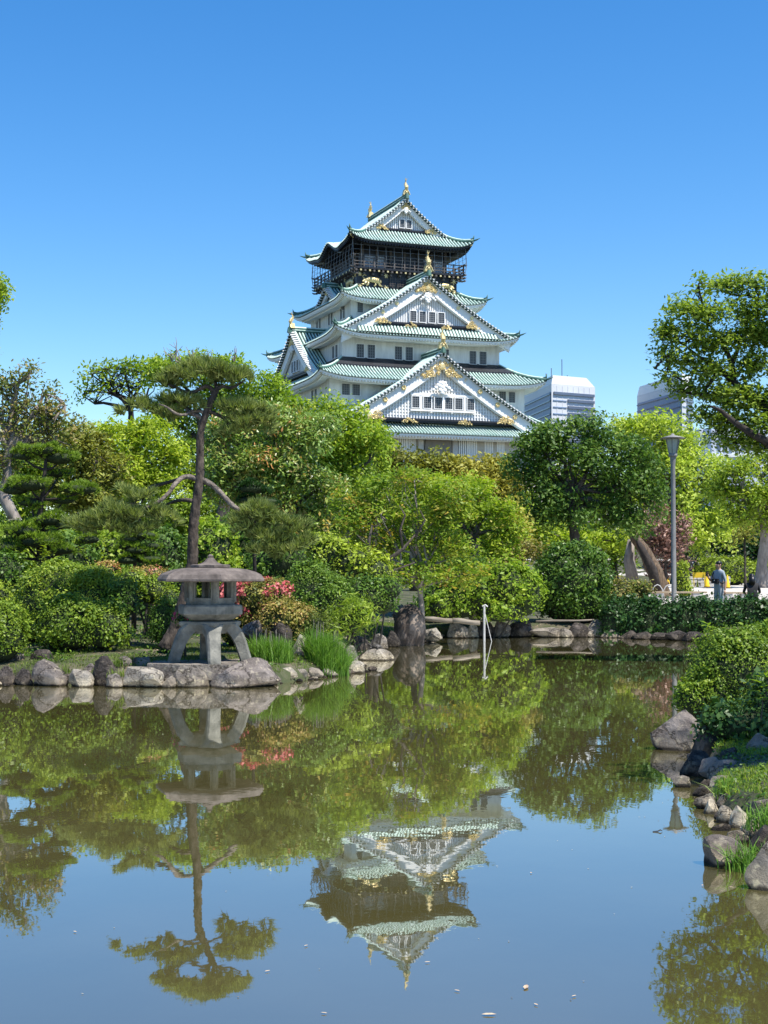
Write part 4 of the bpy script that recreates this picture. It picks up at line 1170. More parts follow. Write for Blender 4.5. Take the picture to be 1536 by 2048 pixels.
# ================================================================== OFFICE TOWERS FAR BEHIND
M['ofc'] = pmat('office_cladding', (.66, .67, .68), .5, (.58, .59, .61), .05)
M['ofcdark'] = pmat('office_glass', (.10, .13, .19), .2, (.14, .18, .25), .02)
M['ofcroof'] = pmat('office_white_roof', (.80, .80, .78), .5)
M['ofcblue'] = pmat('office_blue_side', (.19, .27, .40), .5, (.24, .32, .46), .03)
def office(xl, xm, xr, ytop, yroof, d, label, floors, group, side_left=True):
    """tower seen on two faces: left face from xl to xm, front face from xm to xr"""
    a = at(xl, ytop, d * 1.08); b = at(xm, ytop, d); c = at(xr, ytop, d * 1.02)
    H = b.z
    e = empty('office_tower', (b.x, b.y, 0), label=label, cat='office building', group=group)
    L = Vector((a.x - b.x, a.y - b.y, 0)); R_ = Vector((c.x - b.x, c.y - b.y, 0)); D_ = L + R_
    s = MB(); o = Vector((0, 0, 0))
    q = [o, R_, D_, L]
    s.hexa([(v.x, v.y, -2) for v in q], [(v.x, v.y, H) for v in q]); s.build('wall', [M['ofc']], e)
    zr = at(xm, yroof, d).z
    cen = D_ * .5
    tq = [R_ * .03, R_ * .80, R_ * .80 + L * .95, R_ * .03 + L * .95]
    s = MB(); s.hexa([(v.x, v.y, H + .05) for v in q], [(v.x, v.y, zr) for v in tq]); s.build('roof', [M['ofcroof']], e)
    fh = (H - 20) / floors
    nL = Vector((-L.y, L.x, 0)).normalized(); nR = Vector((R_.y, -R_.x, 0)).normalized()
    if nL.dot(D_) > 0: nL = -nL
    if nR.dot(D_) > 0: nR = -nR
    # bluish glazed side face, slats between floors
    s = MB(); o1 = L * .02 + nL * .3; o2 = L * .98 + nL * .3
    s.face([(o1.x, o1.y, 2), (o2.x, o2.y, 2), (o2.x, o2.y, H - 4), (o1.x, o1.y, H - 4)]); s.build('side_glazing', [M['ofcblue']], e)
    for k in range(floors - 2):
        z = H - 5.5 - k * fh
        if z < 2: break
        s = MB()
        p1 = L * .02 + nL * .35; p2 = L * .98 + nL * .35; p3 = p2 + nL * .5; p4 = p1 + nL * .5
        s.hexa([(v.x, v.y, z) for v in (p1, p2, p3, p4)], [(v.x, v.y, z + fh * .16) for v in (p1, p2, p3, p4)]); s.build('floor_band', [M['ofcdark']], e)
        s = MB()
        t0 = .36 if k > 0 else .04
        p1 = R_ * t0 + nR * .02; p2 = R_ * .97 + nR * .02; p3 = p2 + nR * .85; p4 = p1 + nR * .85
        s.hexa([(v.x, v.y, z) for v in (p1, p2, p3, p4)], [(v.x, v.y, z + fh * .40) for v in (p1, p2, p3, p4)]); s.build('window_band', [M['ofcdark']], e)
        if k > 0:
            s = MB(); p1 = R_ * .03 + nR * .02; p2 = R_ * .34 + nR * .02; p3 = p2 + nR * .35; p4 = p1 + nR * .35
            s.hexa([(v.x, v.y, z + fh * .05) for v in (p1, p2, p3, p4)], [(v.x, v.y, z + fh * .2) for v in (p1, p2, p3, p4)]); s.build('window_band', [M['ofcblue']], e)
    for k in range(7):
        t = (k + 1) / 8; p = R_ * t; s = MB()
        v1 = p - R_.normalized() * .25; v2 = p + R_.normalized() * .25; w1_ = v2 + nR * .15; w0_ = v1 + nR * .15
        s.hexa([(v.x, v.y, 2) for v in (v1, v2, w1_, w0_)], [(v.x, v.y, H - .5) for v in (v1, v2, w1_, w0_)]); s.build('mullion', [M['ofc']], e)
    return e, H, zr, cen
e, H, zr, cen = office(1048, 1103, 1190, 768, 750, 760, 'pale office tower with chamfered white roof just right of the castle', 22, 'twin office towers')
for dx, h in ((-7, 6), (-4, 9), (2, 14), (5, 5)):
    s = MB(); s.tube([(cen.x + dx, cen.y, zr), (cen.x + dx, cen.y, zr + h)], .25, 4); s.build('antenna', [M['ofcdark']], e)
office(1274, 1364, 1385, 766, 746, 720, 'grey office tower half hidden by the big tree at the right', 22, 'twin office towers')
# long white building behind the right-hand trees
d = 600
a = at(1398, 858, d); b = at(1700, 858, d)
e = empty('white_building', (a.x, d, 0), label='long white building with a railed roof behind the right trees', cat='office building')
M['bwhite'] = pmat('white_building_wall', (.62, .66, .74), .6)
s = MB(); s.box(0, b.x - a.x, 0, 30, 0, a.z); s.build('wall', [M['bwhite']], e)
s = MB(); s.box(2, 5, -1.2, 0, 0, a.z); s.build('wall_pier', [M['ofcblue']], e)
s = MB(); s.box(0, b.x - a.x, -.6, 0, a.z - 12, a.z - 10.8); s.build('ledge', [M['ofcroof']], e)
for k in range(22):
    s = MB(); x = 8 + k * 2.6; s.box(x, x + 1.0, -.5, 0, a.z - 9, a.z - 4); s.build('window', [M['ofcdark']], e)
for r_ in range(5):
    for k in range(12):
        s = MB(); x = 12 + k * 5; z = a.z - 19 - r_ * 7; s.box(x, x + 2.4, -.4, 0, z, z + 2.6); s.build('window', [M['ofcdark']], e)
# ================================================================== VEGETATION
LEAFTRIS = [0]

def mesh_np(name, V, nper, tone=None, tri=False):
    """faces are consecutive runs of nper vertices"""
    me = bpy.data.meshes.new(name)
    n = len(V) // nper
    me.vertices.add(len(V)); me.vertices.foreach_set('co', np.ascontiguousarray(V, dtype=np.float32).ravel())
    me.loops.add(len(V)); me.loops.foreach_set('vertex_index', np.arange(len(V), dtype=np.int32))
    me.polygons.add(n); me.polygons.foreach_set('loop_start', np.arange(n, dtype=np.int32) * nper)
    if tone is not None:
        a = me.attributes.new('tone', 'FLOAT', 'FACE'); a.data.foreach_set('value', tone.astype(np.float32))
    me.update(calc_edges=True)
    LEAFTRIS[0] += n * (nper - 2)
    return me

def unit(a): return a / np.maximum(np.linalg.norm(a, axis=-1, keepdims=True), 1e-9)

def leaf_quads(P, N, L, asp, rng, fold=.12, droop=0.0):
    """a pointed leaf (rhombus) at every point, normal near N"""
    n = len(P)
    r = rng.normal(size=(n, 3)); r[:, 2] -= droop
    T = unit(r - N * (r * N).sum(1, keepdims=True))
    B = np.cross(N, T)
    l = (L * rng.uniform(.65, 1.25, n))[:, None]
    w = l * asp * .5
    V = np.empty((n, 4, 3))
    V[:, 0] = P - T * l * .5
    V[:, 1] = P + B * w - N * l * fold * .5
    V[:, 2] = P + T * l * .5 - N * l * fold
    V[:, 3] = P - B * w - N * l * fold * .5
    return V.reshape(-1, 3)

def sublobes(lobes, rng, k=14, r0=.40, out=.74):
    S = []
    for (c, r) in lobes:
        kk = max(4, int(k))
        for i in range(kk):
            d = rng.normal(size=3); d /= np.linalg.norm(d)
            if d[2] < -.5 and rng.random() < .6: d[2] = -d[2] * .4
            rad = r * .9 * r0 * rng.uniform(.6, 1.35)
            S.append((c + d * r * .86 * out * rng.uniform(.75, 1.15), rad * np.array([1, 1, .78])))
    return S

def crown_points(lobes, n, rng, shell=(.72, 1.0), flat=.75, csize=.25, per=26, under=.35, core=.15):
    C = np.array([c for c, r in lobes]); R = np.array([r for c, r in lobes])
    ar = (R[:, 0] * R[:, 2]) ** 1.0
    nc = max(8, n // per)
    pick = rng.choice(len(C), size=nc, p=ar / ar.sum())
    d = unit(rng.normal(size=(nc, 3)))
    low = (d[:, 2] < -.15) & (rng.random(nc) > under)
    d[low, 2] *= -1
    rr = rng.uniform(shell[0], shell[1], nc) ** .6
    st_ = rng.random(nc) < .10; rr[st_] = rng.uniform(1.05, 1.5, st_.sum())
    inn = rng.random(nc) < core
    rr[inn] *= rng.uniform(.2, .8, inn.sum())
    cc = C[pick] + d * R[pick] * rr[:, None]
    cn = unit(d / R[pick])
    ctone = rng.normal(0, .19, nc) + rng.normal(0, .10, len(C))[pick]
    idx = np.repeat(np.arange(nc), per)
    off = np.clip(rng.normal(size=(len(idx), 3)), -1.6, 1.6) * csize
    nn = cn[idx]
    off -= nn * (off * nn).sum(1, keepdims=True) * (1 - .5)
    P = cc[idx] + off
    return P, nn, ctone[idx], cc, cn

def crown(name, lobes, L, mat, parent, seed, cover=2.0, asp=.5, up=.35, jit=.45, k=16, r0=.36, out=.86, csize=None, per=24, under=.35, core=.08, droop=0.0, sub=True, cap=90000, tmean=.5, cullz=None, label=None):
    rng = np.random.default_rng(seed)
    S = sublobes(lobes, rng, k, r0, out) if sub else lobes
    area = sum(4 * PI * ((c_[1][0] * c_[1][0] + 2 * c_[1][0] * c_[1][2]) / 3) for c_ in (S if sub else lobes)) * (.42 if sub else 1)
    n = int(min(cap, cover * area / (.5 * L * L * asp)))
    csize = csize or L * 1.5
    P, N, T, cc, cn = crown_points(S, n, rng, csize=csize, per=per, under=under, core=core)
    Nn = unit(N * (1 - up) + np.array([0, 0, 1.0]) * up + rng.normal(size=P.shape) * jit)
    tone = np.clip(tmean + T + rng.normal(0, .10, len(P)), 0, 1)
    if cullz is not None:
        kq = P[:, 2] > cullz; P, Nn, tone = P[kq], Nn[kq], tone[kq]
    lsz = np.repeat(rng.uniform(.72, 1.3, len(P) // per + 1), per)[:len(P)]
    V = leaf_quads(P, Nn, L * lsz, asp, rng, droop=droop)
    me = mesh_np(name, V, 4, tone); me.materials.append(mat)
    o = link(name, me, parent)
    if parent is not None: o.matrix_parent_inverse = Matrix.Translation(-Vector(parent.location))
    return o, cc, S

def wiggle(a, b, n, amp, rng):
    a = np.array(a); b = np.array(b); L = np.linalg.norm(b - a)
    pts = [a + (b - a) * t for t in np.linspace(0, 1, n)]
    for i in range(1, n - 1): pts[i] = pts[i] + rng.normal(size=3) * amp * L
    return pts

def limbs(mb, start, targets, r0, rng, twigs=None, ntw=3, n=5, rr=.25):
    for t in targets:
        pts = wiggle(start, t, 5, .05, rng)
        pts[1][2] += .04 * np.linalg.norm(np.array(t) - np.array(start))
        mb.tube(pts, list(np.linspace(r0, r0 * rr, 5)), n)
        if twigs is not None and len(twigs):
            dd = np.linalg.norm(twigs - np.array(t), axis=1)
            near = np.argsort(dd)[:60]
            for j in rng.choice(near, size=min(ntw, len(near)), replace=False):
                s_ = pts[rng.integers(2, 5)]
                q = wiggle(s_, twigs[j], 4, .07, rng)
                mb.tube(q, list(np.linspace(r0 * .32, r0 * .07, 4)), 4, cap=False)

def px_lobes(D, lobes, rng, depth=.95, jd=.35):
    out = []
    for l in lobes:
        px_, py, rx, ry = l[:4]
        dd = l[4] if len(l) > 4 else 0.0
        R = rx / F * D
        dd = dd + rng.uniform(-jd, jd) * R
        R = R * rng.uniform(.82, 1.15)
        c = at(px_ + rng.uniform(-.14, .14) * rx, py + rng.uniform(-.12, .12) * ry, D + dd)
        out.append((np.array(c), np.array([R, R * depth, ry / F * D * rng.uniform(.85, 1.1)])))
    return out

def tree(name, label, D, lobes, mat, trunk=None, tw=.14, seed=1, L=None, bark='bark', group='trees round the pond', cat='tree', ntw=3, skel=None, limbs_from=None, fork=None, lim=None, **kw):
    rng = np.random.default_rng(seed)
    lb = px_lobes(D, lobes, rng)
    cen = np.mean([c for c, r in lb], axis=0)
    L = L or max(.08, D * .0031)
    if trunk is None:
        trunk = [(cen[0] * F / D + 768, 1131)]
    tp = [at(x, y, D) for x, y in trunk]
    base = tp[0]
    g = gz(base.x, D)
    root = empty(name, (base.x, D, g), label=label, cat=cat, group=group)
    pts = [Vector((base.x, D, g - .1))] + [t for t in tp if t.z > g + .1]
    if len(pts) < 2: pts.append(Vector((cen[0], cen[1], (g + cen[2]) / 2)))
    pts.append(Vector(tuple(cen)) if fork is None else at(*fork, D))
    o, cc, S = crown('crown', lb, L, mat, root, seed, **kw)
    inv = Matrix.Translation(-Vector(root.location))
    mb = MB(lambda x, y, z: (x - base.x, y - D, z - g))
    r = list(np.linspace(tw, tw * .55, len(pts))); r[0] = tw * 1.35
    dense = []; dr = []
    for i in range(len(pts) - 1):
        for t in (0, .5):
            q = pts[i].lerp(pts[i + 1], t) + Vector(tuple(rng.normal(size=3) * tw * (.25 if t else 0)))
            dense.append(q); dr.append(r[i] + (r[i + 1] - r[i]) * t)
    dense.append(pts[-1]); dr.append(r[-1])
    mb.rtube(dense, dr, 9, amp=.18, freq=5, step=2)
    start = np.array(pts[-2].lerp(pts[-1], .35))
    mb2 = MB(lambda x, y, z: (x - base.x, y - D, z - g))
    if skel is None:
        limbs(mb2, start, [c for c, r_ in lb], tw * .5, rng, cc, ntw)
    else:
        sk = []
        for line in skel:
            for i in range(len(line) - 1):
                for t in np.linspace(0, 1, 6): sk.append(np.array(at(line[i][0], line[i][1], D).lerp(at(line[i + 1][0], line[i + 1][1], D), t)))
        sk = np.array(sk)
        for c, r_ in lb:
            j = np.argmin(np.linalg.norm(sk - c, axis=1)); limbs(mb2, sk[j], [c], tw * .12, rng, cc, ntw, rr=.4)
            near = np.argsort(np.linalg.norm(cc - c, axis=1))[:50]
            for q in rng.choice(near, 5, replace=False):
                mb2.tube(wiggle(c, cc[q], 4, .08, rng), [.014, .011, .008, .004], 4, cap=False)
    mb.build('trunk', [M[bark]], root, True)
    mb2.build('branches', [M[bark]], root, True, kind=None)
    return root, lb, cc

# --- leaf materials (colour of the leaves themselves)
LM = {
 'yellowgreen': leafmat('leaf_yellow_green', [(0.122, 0.203, 0.013), (0.229, 0.324, 0.022), (0.358, 0.446, 0.038), (0.487, 0.540, 0.065)], .42),
 'lime':        leafmat('leaf_lime', [(0.160, 0.222, 0.022), (0.297, 0.390, 0.044), (0.456, 0.546, 0.077), (0.533, 0.600, 0.143)], .40),
 'bright':      leafmat('leaf_bright_green', [(0.108, 0.184, 0.018), (0.182, 0.291, 0.026), (0.301, 0.413, 0.042), (0.472, 0.520, 0.060)], .42),
 'mid':         leafmat('leaf_mid_green', [(0.091, 0.149, 0.017), (0.165, 0.251, 0.024), (0.256, 0.359, 0.034), (0.434, 0.499, 0.060)], .36),
 'dark':        leafmat('leaf_dark_green', [(0.032, 0.074, 0.014), (0.070, 0.140, 0.024), (0.113, 0.204, 0.033), (0.202, 0.291, 0.054)], .32),
 'olive':       leafmat('leaf_olive', [(0.087, 0.100, 0.016), (0.168, 0.181, 0.029), (0.248, 0.271, 0.041), (0.380, 0.418, 0.081)], .32, tint=(1.1, 1.0, .5)),
 'bronze':      leafmat('leaf_bronze', [(0.059, 0.076, 0.016), (0.119, 0.160, 0.025), (0.178, 0.218, 0.039), (0.297, 0.218, 0.067), (0.312, 0.302, 0.112)], .30),
 'goldolive':   leafmat('leaf_gold_olive', [(0.135, 0.127, 0.019), (0.255, 0.255, 0.038), (0.421, 0.399, 0.065), (0.571, 0.542, 0.130)], .36, tint=(1.1, 1.0, .5)),
 'mixred':      leafmat('leaf_mixed_red_tips', [(0.068, 0.124, 0.021), (0.127, 0.230, 0.035), (0.195, 0.306, 0.052), (0.293, 0.383, 0.081), (0.388, 0.325, 0.104), (0.525, 0.250, 0.087)], .26, rough=.38, spec=.5),
 'maple':       leafmat('leaf_maple', [(0.069, 0.143, 0.016), (0.147, 0.250, 0.025), (0.242, 0.339, 0.037), (0.328, 0.356, 0.050), (0.448, 0.304, 0.062)], .42),
 'mapleg':      leafmat('leaf_maple_green', [(0.102, 0.162, 0.013), (0.187, 0.279, 0.022), (0.290, 0.397, 0.034), (0.427, 0.485, 0.056)], .42),
 'deadbrown':   leafmat('leaf_dead_pinkish', [(.12, .06, .045), (.22, .12, .09), (.32, .19, .15), (.42, .28, .22)], .20, tint=(1, .9, .8)),
 'midcool':     leafmat('leaf_mid_cool', [(0.075, 0.124, 0.020), (0.141, 0.218, 0.029), (0.233, 0.320, 0.044), (0.367, 0.451, 0.077)], .42),
 'azalea':      leafmat('leaf_azalea', [(0.045, 0.093, 0.011), (0.099, 0.171, 0.016), (0.179, 0.265, 0.022), (0.323, 0.389, 0.038)], .25, rough=.45),
 'azdark':      leafmat('leaf_azalea_dark', [(0.025, 0.061, 0.009), (0.051, 0.113, 0.015), (0.092, 0.171, 0.021), (0.175, 0.267, 0.031)], .22, rough=.4),
 'azlime':      leafmat('leaf_azalea_lime', [(0.080, 0.125, 0.012), (0.172, 0.237, 0.018), (0.292, 0.375, 0.030), (0.424, 0.500, 0.050)], .30, rough=.45),
 'azmix':       leafmat('leaf_azalea_mixed', [(0.043, 0.068, 0.013), (0.129, 0.149, 0.022), (0.286, 0.257, 0.054), (0.458, 0.324, 0.108), (0.487, 0.243, 0.108)], .25),
 'hedge':       leafmat('leaf_hedge', [(0.011, 0.033, 0.010), (0.022, 0.061, 0.014), (0.037, 0.094, 0.020), (0.077, 0.143, 0.030)], .20, rough=.4),
 'needle':      leafmat('pine_needles', [(0.083, 0.117, 0.032), (0.156, 0.204, 0.054), (0.247, 0.292, 0.086), (0.394, 0.423, 0.140)], .30, rough=.5),
 'needlebright':leafmat('bright_needles', [(0.067, 0.118, 0.017), (0.133, 0.216, 0.024), (0.245, 0.360, 0.034), (0.423, 0.522, 0.060)], .25, rough=.5),
 'grass':       leafmat('grass_blades', [(0.064, 0.102, 0.014), (0.114, 0.180, 0.024), (0.178, 0.252, 0.038), (0.267, 0.300, 0.077)], .30),
 'iris':        leafmat('iris_blades', [(0.053, 0.125, 0.015), (0.099, 0.213, 0.025), (0.159, 0.300, 0.040), (0.265, 0.375, 0.080)], .32),
 'pink':        leafmat('pink_blossom', [(.42, .06, .08), (.62, .12, .14), (.75, .22, .22), (.80, .36, .32)], .30, tint=(1, .8, .8)),
 'magenta':     leafmat('magenta_blossom', [(.45, .03, .12), (.62, .06, .20)], .30, tint=(1, .8, .8)),
}
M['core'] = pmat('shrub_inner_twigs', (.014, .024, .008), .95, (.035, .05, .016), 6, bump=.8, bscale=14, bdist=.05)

# ---------------------------------------------------------------- background wood (far behind)
T = tree
def far_row(items, D, mat, labels, group, seed0, tw=.25, **kw):
    for i, ((x, y, rx, ry), lb) in enumerate(zip(items, labels)):
        ll = [(x - rx * .45, y + ry * .2, rx * .6, ry * .7), (x + rx * .4, y + ry * .1, rx * .6, ry * .75), (x, y - ry * .25, rx * .62, ry * .7), (x, y + ry * .65, rx * .8, ry * .5), (x - rx * .1, y + ry * 1.05, rx * .9, ry * .45)]
        T('background_tree', lb, D + (i % 3) * 3, ll, mat, [(x, 1131)], tw, seed0 + i, group=group, ntw=1, cover=1.7, cap=26000, **kw)
far_row([(70, 960, 90, 110), (230, 985, 95, 105), (390, 960, 95, 120), (520, 950, 85, 125), (620, 970, 90, 130)], 92, LM['mid'],
        ['evergreen far back at the left edge, behind the bare branched tree', 'evergreen far back left of the pine trunk', 'evergreen far back right behind the pine trunk', 'evergreen far back behind the reddish tipped tree', 'evergreen far back left of the castle foot'],
        'dark trees filling the back of the garden', 900)
far_row([(-30, 1075, 80, 60), (70, 1080, 80, 58), (170, 1080, 80, 58), (270, 1080, 80, 58), (370, 1082, 80, 58)], 104, LM['mid'],
        ['low tree mass far behind the left edge tree trunk', 'low tree mass far behind the tiered pine', 'low tree mass far behind the broad azalea mound', 'low tree mass far behind the small pruned tree', 'low tree mass far behind the pine trunk'],
        'dark trees filling the back of the garden', 930)
far_row([(760, 1025, 95, 90), (880, 1035, 90, 85), (1000, 1025, 90, 90), (1120, 1010, 95, 95), (1230, 1020, 80, 90)], 96, LM['mid'],
        ['tree far back below the castle front gable', 'tree far back below the castle doorway', 'tree far back right of the castle doorway', 'tree far back behind the green locust tree', 'tree far back left of the brown leaved tree'],
        'dark trees filling the back of the garden', 910)
far_row([(1370, 1060, 60, 46), (1450, 1050, 70, 52), (1545, 1055, 70, 52)], 112, LM['hedge'],
        ['dark tree across the plaza behind the lamp post', 'dark tree across the plaza above the walking people', 'dark tree across the plaza at the right edge'], 'dark trees across the plaza', 920)

UND = [(20, 1105, 60, 50, 'mid', 'left of the tiered pine'), (130, 1120, 60, 46, 'dark', 'between the tiered pine and the broad azalea mound'), (225, 1115, 54, 44, 'mid', 'behind the orange tipped azalea'), (315, 1110, 54, 48, 'dark', 'left of the pine trunk base'),
       (425, 1105, 46, 56, 'bright', 'bright and fresh just right of the pine trunk'), (475, 1095, 50, 60, 'dark', 'behind the lower right limb of the pine'), (560, 1120, 60, 50, 'dark', 'behind the dense dome bush'), (640, 1135, 60, 44, 'mid', 'behind the lime coloured shrub')]
UND_SPECS = UND
# ---------------------------------------------------------------- middle distance crowns
T('zelkova_tree', 'airy yellow green tree with bare twigs against the sky left of the pine top', 70,
  [(182, 752, 34, 26), (168, 790, 22, 14), (215, 775, 30, 20), (250, 738, 34, 26), (290, 745, 38, 34), (262, 775, 26, 16), (318, 755, 30, 36), (205, 740, 18, 16)],
  LM['mapleg'], [(268, 950), (268, 860), (262, 830)], .22, 11, bark='barkdark', fork=(255, 800), k=10, cover=1.5, ntw=9, core=.05, cap=52000, tmean=.55)
T('camphor_tree', 'large bright green round topped tree behind the pine crown', 66,
  [(350, 755, 50, 42), (410, 745, 50, 40), (470, 760, 50, 42), (520, 785, 48, 44), (565, 815, 46, 46), (600, 850, 45, 50), (420, 815, 60, 50), (500, 850, 66, 58), (350, 840, 50, 55), (560, 900, 60, 60)],
  LM['bright'], [(440, 1050), (445, 950)], .35, 12, fork=(450, 860), cap=95000, tmean=.5)
T('maple_tree', 'yellow green layered maple left of the pine trunk', 52,
  [(205, 870, 50, 26), (262, 858, 55, 26), (305, 880, 44, 30), (230, 905, 60, 32), (300, 925, 46, 36), (340, 905, 34, 36), (190, 935, 50, 34), (260, 960, 60, 40), (330, 970, 40, 40)],
  LM['yellowgreen'], [(270, 1080), (272, 1000)], .18, 13, cap=80000, fork=(268, 930), tmean=.6, r0=.36)
T('olive_maple_tree', 'olive brown leaved maple between the left tree and the yellow maple', 43,
  [(150, 870, 44, 36), (190, 905, 46, 36), (150, 940, 50, 40), (205, 965, 44, 36), (105, 905, 40, 40), (240, 930, 30, 26), (120, 990, 50, 40), (200, 1010, 50, 36)],
  LM['olive'], [(170, 1110), (172, 1030)], .16, 14, cap=62000, fork=(165, 960), ntw=5)
T('bare_branched_tree', 'old tree with pale twisted branches and sparse bronze leaves at the left edge', 36,
  [(30, 770, 30, 22), (60, 745, 22, 18), (88, 785, 24, 20), (40, 815, 40, 28), (112, 830, 26, 22), (75, 850, 40, 28), (10, 850, 36, 40), (50, 890, 50, 36), (-30, 800, 50, 50), (-10, 920, 50, 50), (110, 880, 34, 26), (74, 810, 20, 18), (130, 812, 14, 16)],
  LM['bronze'], [(-12, 1140), (22, 1055), (30, 1040), (8, 985), (12, 930)], .20, 15, bark='barkpale', fork=(38, 860), k=9, r0=.42, cover=1.25, ntw=12, core=.05, cap=48000, tmean=.5, per=16)
T('round_green_tree', 'bright fresh green tree at the left foot of the castle', 56,
  [(655, 820, 36, 36), (690, 835, 40, 40), (670, 880, 60, 50), (715, 880, 45, 40), (745, 895, 36, 34), (690, 940, 66, 46), (640, 930, 50, 50), (720, 975, 50, 40)],
  LM['bright'], [(690, 1090), (690, 1000)], .22, 17, cap=80000, tmean=.62, fork=(688, 920))
T('red_tipped_tree', 'broad tree with glossy green leaves and reddish shoots right of the pine trunk', 42,
  [(475, 870, 60, 50), (545, 845, 60, 44), (605, 865, 54, 44), (440, 920, 54, 50), (520, 930, 70, 55), (600, 930, 66, 52), (648, 975, 46, 44), (470, 985, 60, 48), (560, 1000, 70, 50), (640, 1030, 60, 44), (610, 1070, 60, 40)],
  LM['mixred'], [(560, 1130), (565, 1050)], .22, 18, cap=95000, asp=.36, droop=.5, ntw=4, fork=(560, 970), L=.15)
T('golden_tree', 'golden olive tree top in front of the castle wall, right of the doorway', 74,
  [(905, 945, 44, 34), (950, 942, 44, 30), (990, 948, 40, 36), (1010, 975, 44, 44), (940, 975, 60, 40), (1025, 1010, 30, 40)],
  LM['goldolive'], [(950, 1080), (955, 1000)], .25, 19, cap=60000)
T('bronze_topped_tree', 'brownish olive tree top in front of the castle doorway', 74,
  [(790, 925, 36, 30), (830, 932, 36, 28), (868, 928, 34, 26), (810, 955, 46, 30), (870, 955, 46, 30), (900, 932, 20, 18)],
  LM['olive'], [(830, 1080), (835, 1000)], .22, 20, cap=45000)
T('small_round_tree', 'small yellow green tree between the fresh green tree and the brownish one', 68,
  [(742, 872, 30, 26), (762, 900, 28, 30), (735, 915, 30, 26), (760, 945, 36, 30)], LM['mid'], [(750, 1080), (750, 1000)], .18, 21, cap=30000, tmean=.7)
T('spreading_maple_tree', 'light green flat topped maple behind the branching maple', 42,
  [(860, 968, 60, 22), (925, 985, 66, 26), (985, 1020, 55, 32), (1020, 1060, 36, 34), (940, 1045, 66, 36), (880, 1010, 60, 30), (1005, 1095, 40, 30)],
  LM['mapleg'], [(950, 1190), (945, 1100)], .14, 22, cap=70000, tmean=.62, r0=.32, up=.55, fork=(935, 1050))
mt, mlb, mcc = T('branching_maple_tree', 'wide olive green maple with crooked grey branches beside the tall standing rock', 36,
  [(715, 1010, 50, 30), (770, 975, 55, 26), (835, 960, 55, 26), (890, 990, 50, 30), (700, 1055, 50, 26), (765, 1030, 56, 30), (840, 1030, 60, 34), (910, 1040, 46, 34), (735, 1095, 46, 20), (820, 1090, 60, 30), (895, 1100, 50, 34), (850, 1150, 70, 30), (770, 1150, 26, 14), (920, 1150, 50, 34)],
  LM['maple'], [(842, 1250), (842, 1200)], .10, 23, cap=98000, r0=.30, up=.5, ntw=5, fork=(840, 1120), cover=1.9, bark='barkpale')
# its leaning side stem with grey limbs
mb = MB(lambda x, y, z: (x - mt.location.x, y - mt.location.y, z - mt.location.z))
def br(pts, D, r, mbx=mb, n=7):
    mbx.tube([at(x, y, D + (dd[0] if dd else 0)) for x, y, *dd in pts], r, n)
br([(741, 1240), (738, 1180), (735, 1162), (728, 1140), (736, 1110), (738, 1080), (745, 1050)], 35.2, [.09, .085, .08, .07, .05, .04, .02])
br([(735, 1160), (752, 1140), (765, 1128), (790, 1110), (806, 1098), (830, 1070)], 35.2, [.07, .065, .06, .055, .045, .02])
br([(740, 1163), (760, 1155), (790, 1140), (830, 1125)], 35.2, [.05, .045, .03, .015])
br([(806, 1098), (800, 1060), (810, 1030), (798, 1010)], 35.2, [.035, .03, .025, .01])
br([(830, 1075), (850, 1040), (840, 1020)], 35.2, [.03, .025, .01])
mb.build('side_stem', [M['bark']], mt, True)

lo_, lolb, locc = T('locust_tree', 'big dark green feathery tree right of the castle foot', 54,
  [(1075, 895, 46, 42), (1120, 870, 46, 36), (1165, 865, 46, 34), (1210, 890, 44, 38), (1250, 915, 44, 40), (1290, 945, 40, 40), (1055, 945, 40, 46), (1110, 935, 60, 50), (1180, 940, 66, 54), (1245, 975, 56, 46), (1300, 1000, 30, 46), (1070, 1005, 46, 44), (1115, 1010, 34, 30), (1200, 1035, 60, 40), (1250, 1045, 46, 36), (1100, 1045, 40, 24)],
  LM['dark'], [(1147, 1110), (1147, 1060), (1143, 1020)], .22, 24, cap=130000, tmean=.6, fork=(1142, 960), ntw=6, droop=.6, k=10, r0=.44, out=.88, core=.06, cover=2.0)
T('lime_tree', 'tall luminous lime yellow tree behind the street lamp', 92,
  [(1275, 865, 44, 40), (1320, 865, 44, 44), (1365, 895, 46, 50), (1400, 945, 46, 54), (1340, 950, 66, 60), (1425, 1000, 50, 56), (1370, 1020, 66, 60), (1440, 1060, 40, 46), (1395, 1080, 50, 40), (1300, 930, 50, 50), (1237, 872, 22, 30), (1250, 860, 26, 26), (1330, 1060, 50, 40)],
  LM['lime'], [(1350, 1150), (1350, 1080)], .3, 25, cap=110000, tmean=.55, fork=(1345, 980), k=18, r0=.30, out=.82)
T('drooping_lime_tree', 'yellow green drooping foliage behind the dark dome bush', 64,
  [(1105, 1075, 46, 30), (1170, 1085, 50, 30), (1235, 1080, 46, 30), (1060, 1060, 40, 34)], LM['yellowgreen'], [(1200, 1150), (1200, 1100)], .18, 26, cap=40000, tmean=.45)
T('golden_shrub_tree', 'small golden olive tree left of the green locust tree', 50,
  [(1030, 1040, 34, 34), (1045, 1085, 36, 30), (1010, 1075, 26, 24)], LM['goldolive'], [(1035, 1150), (1035, 1110)], .10, 27, cap=30000, tmean=.6)
T('bronze_shrub', 'reddish bronze shrub left of the dark dome bush', 44,
  [(1030, 1112, 30, 20), (1055, 1100, 30, 18), (1012, 1128, 24, 14)], LM['bronze'], [(1040, 1180)], .05, 28, cap=16000, tmean=.85, cat='shrub', group='shrubs round the pond')
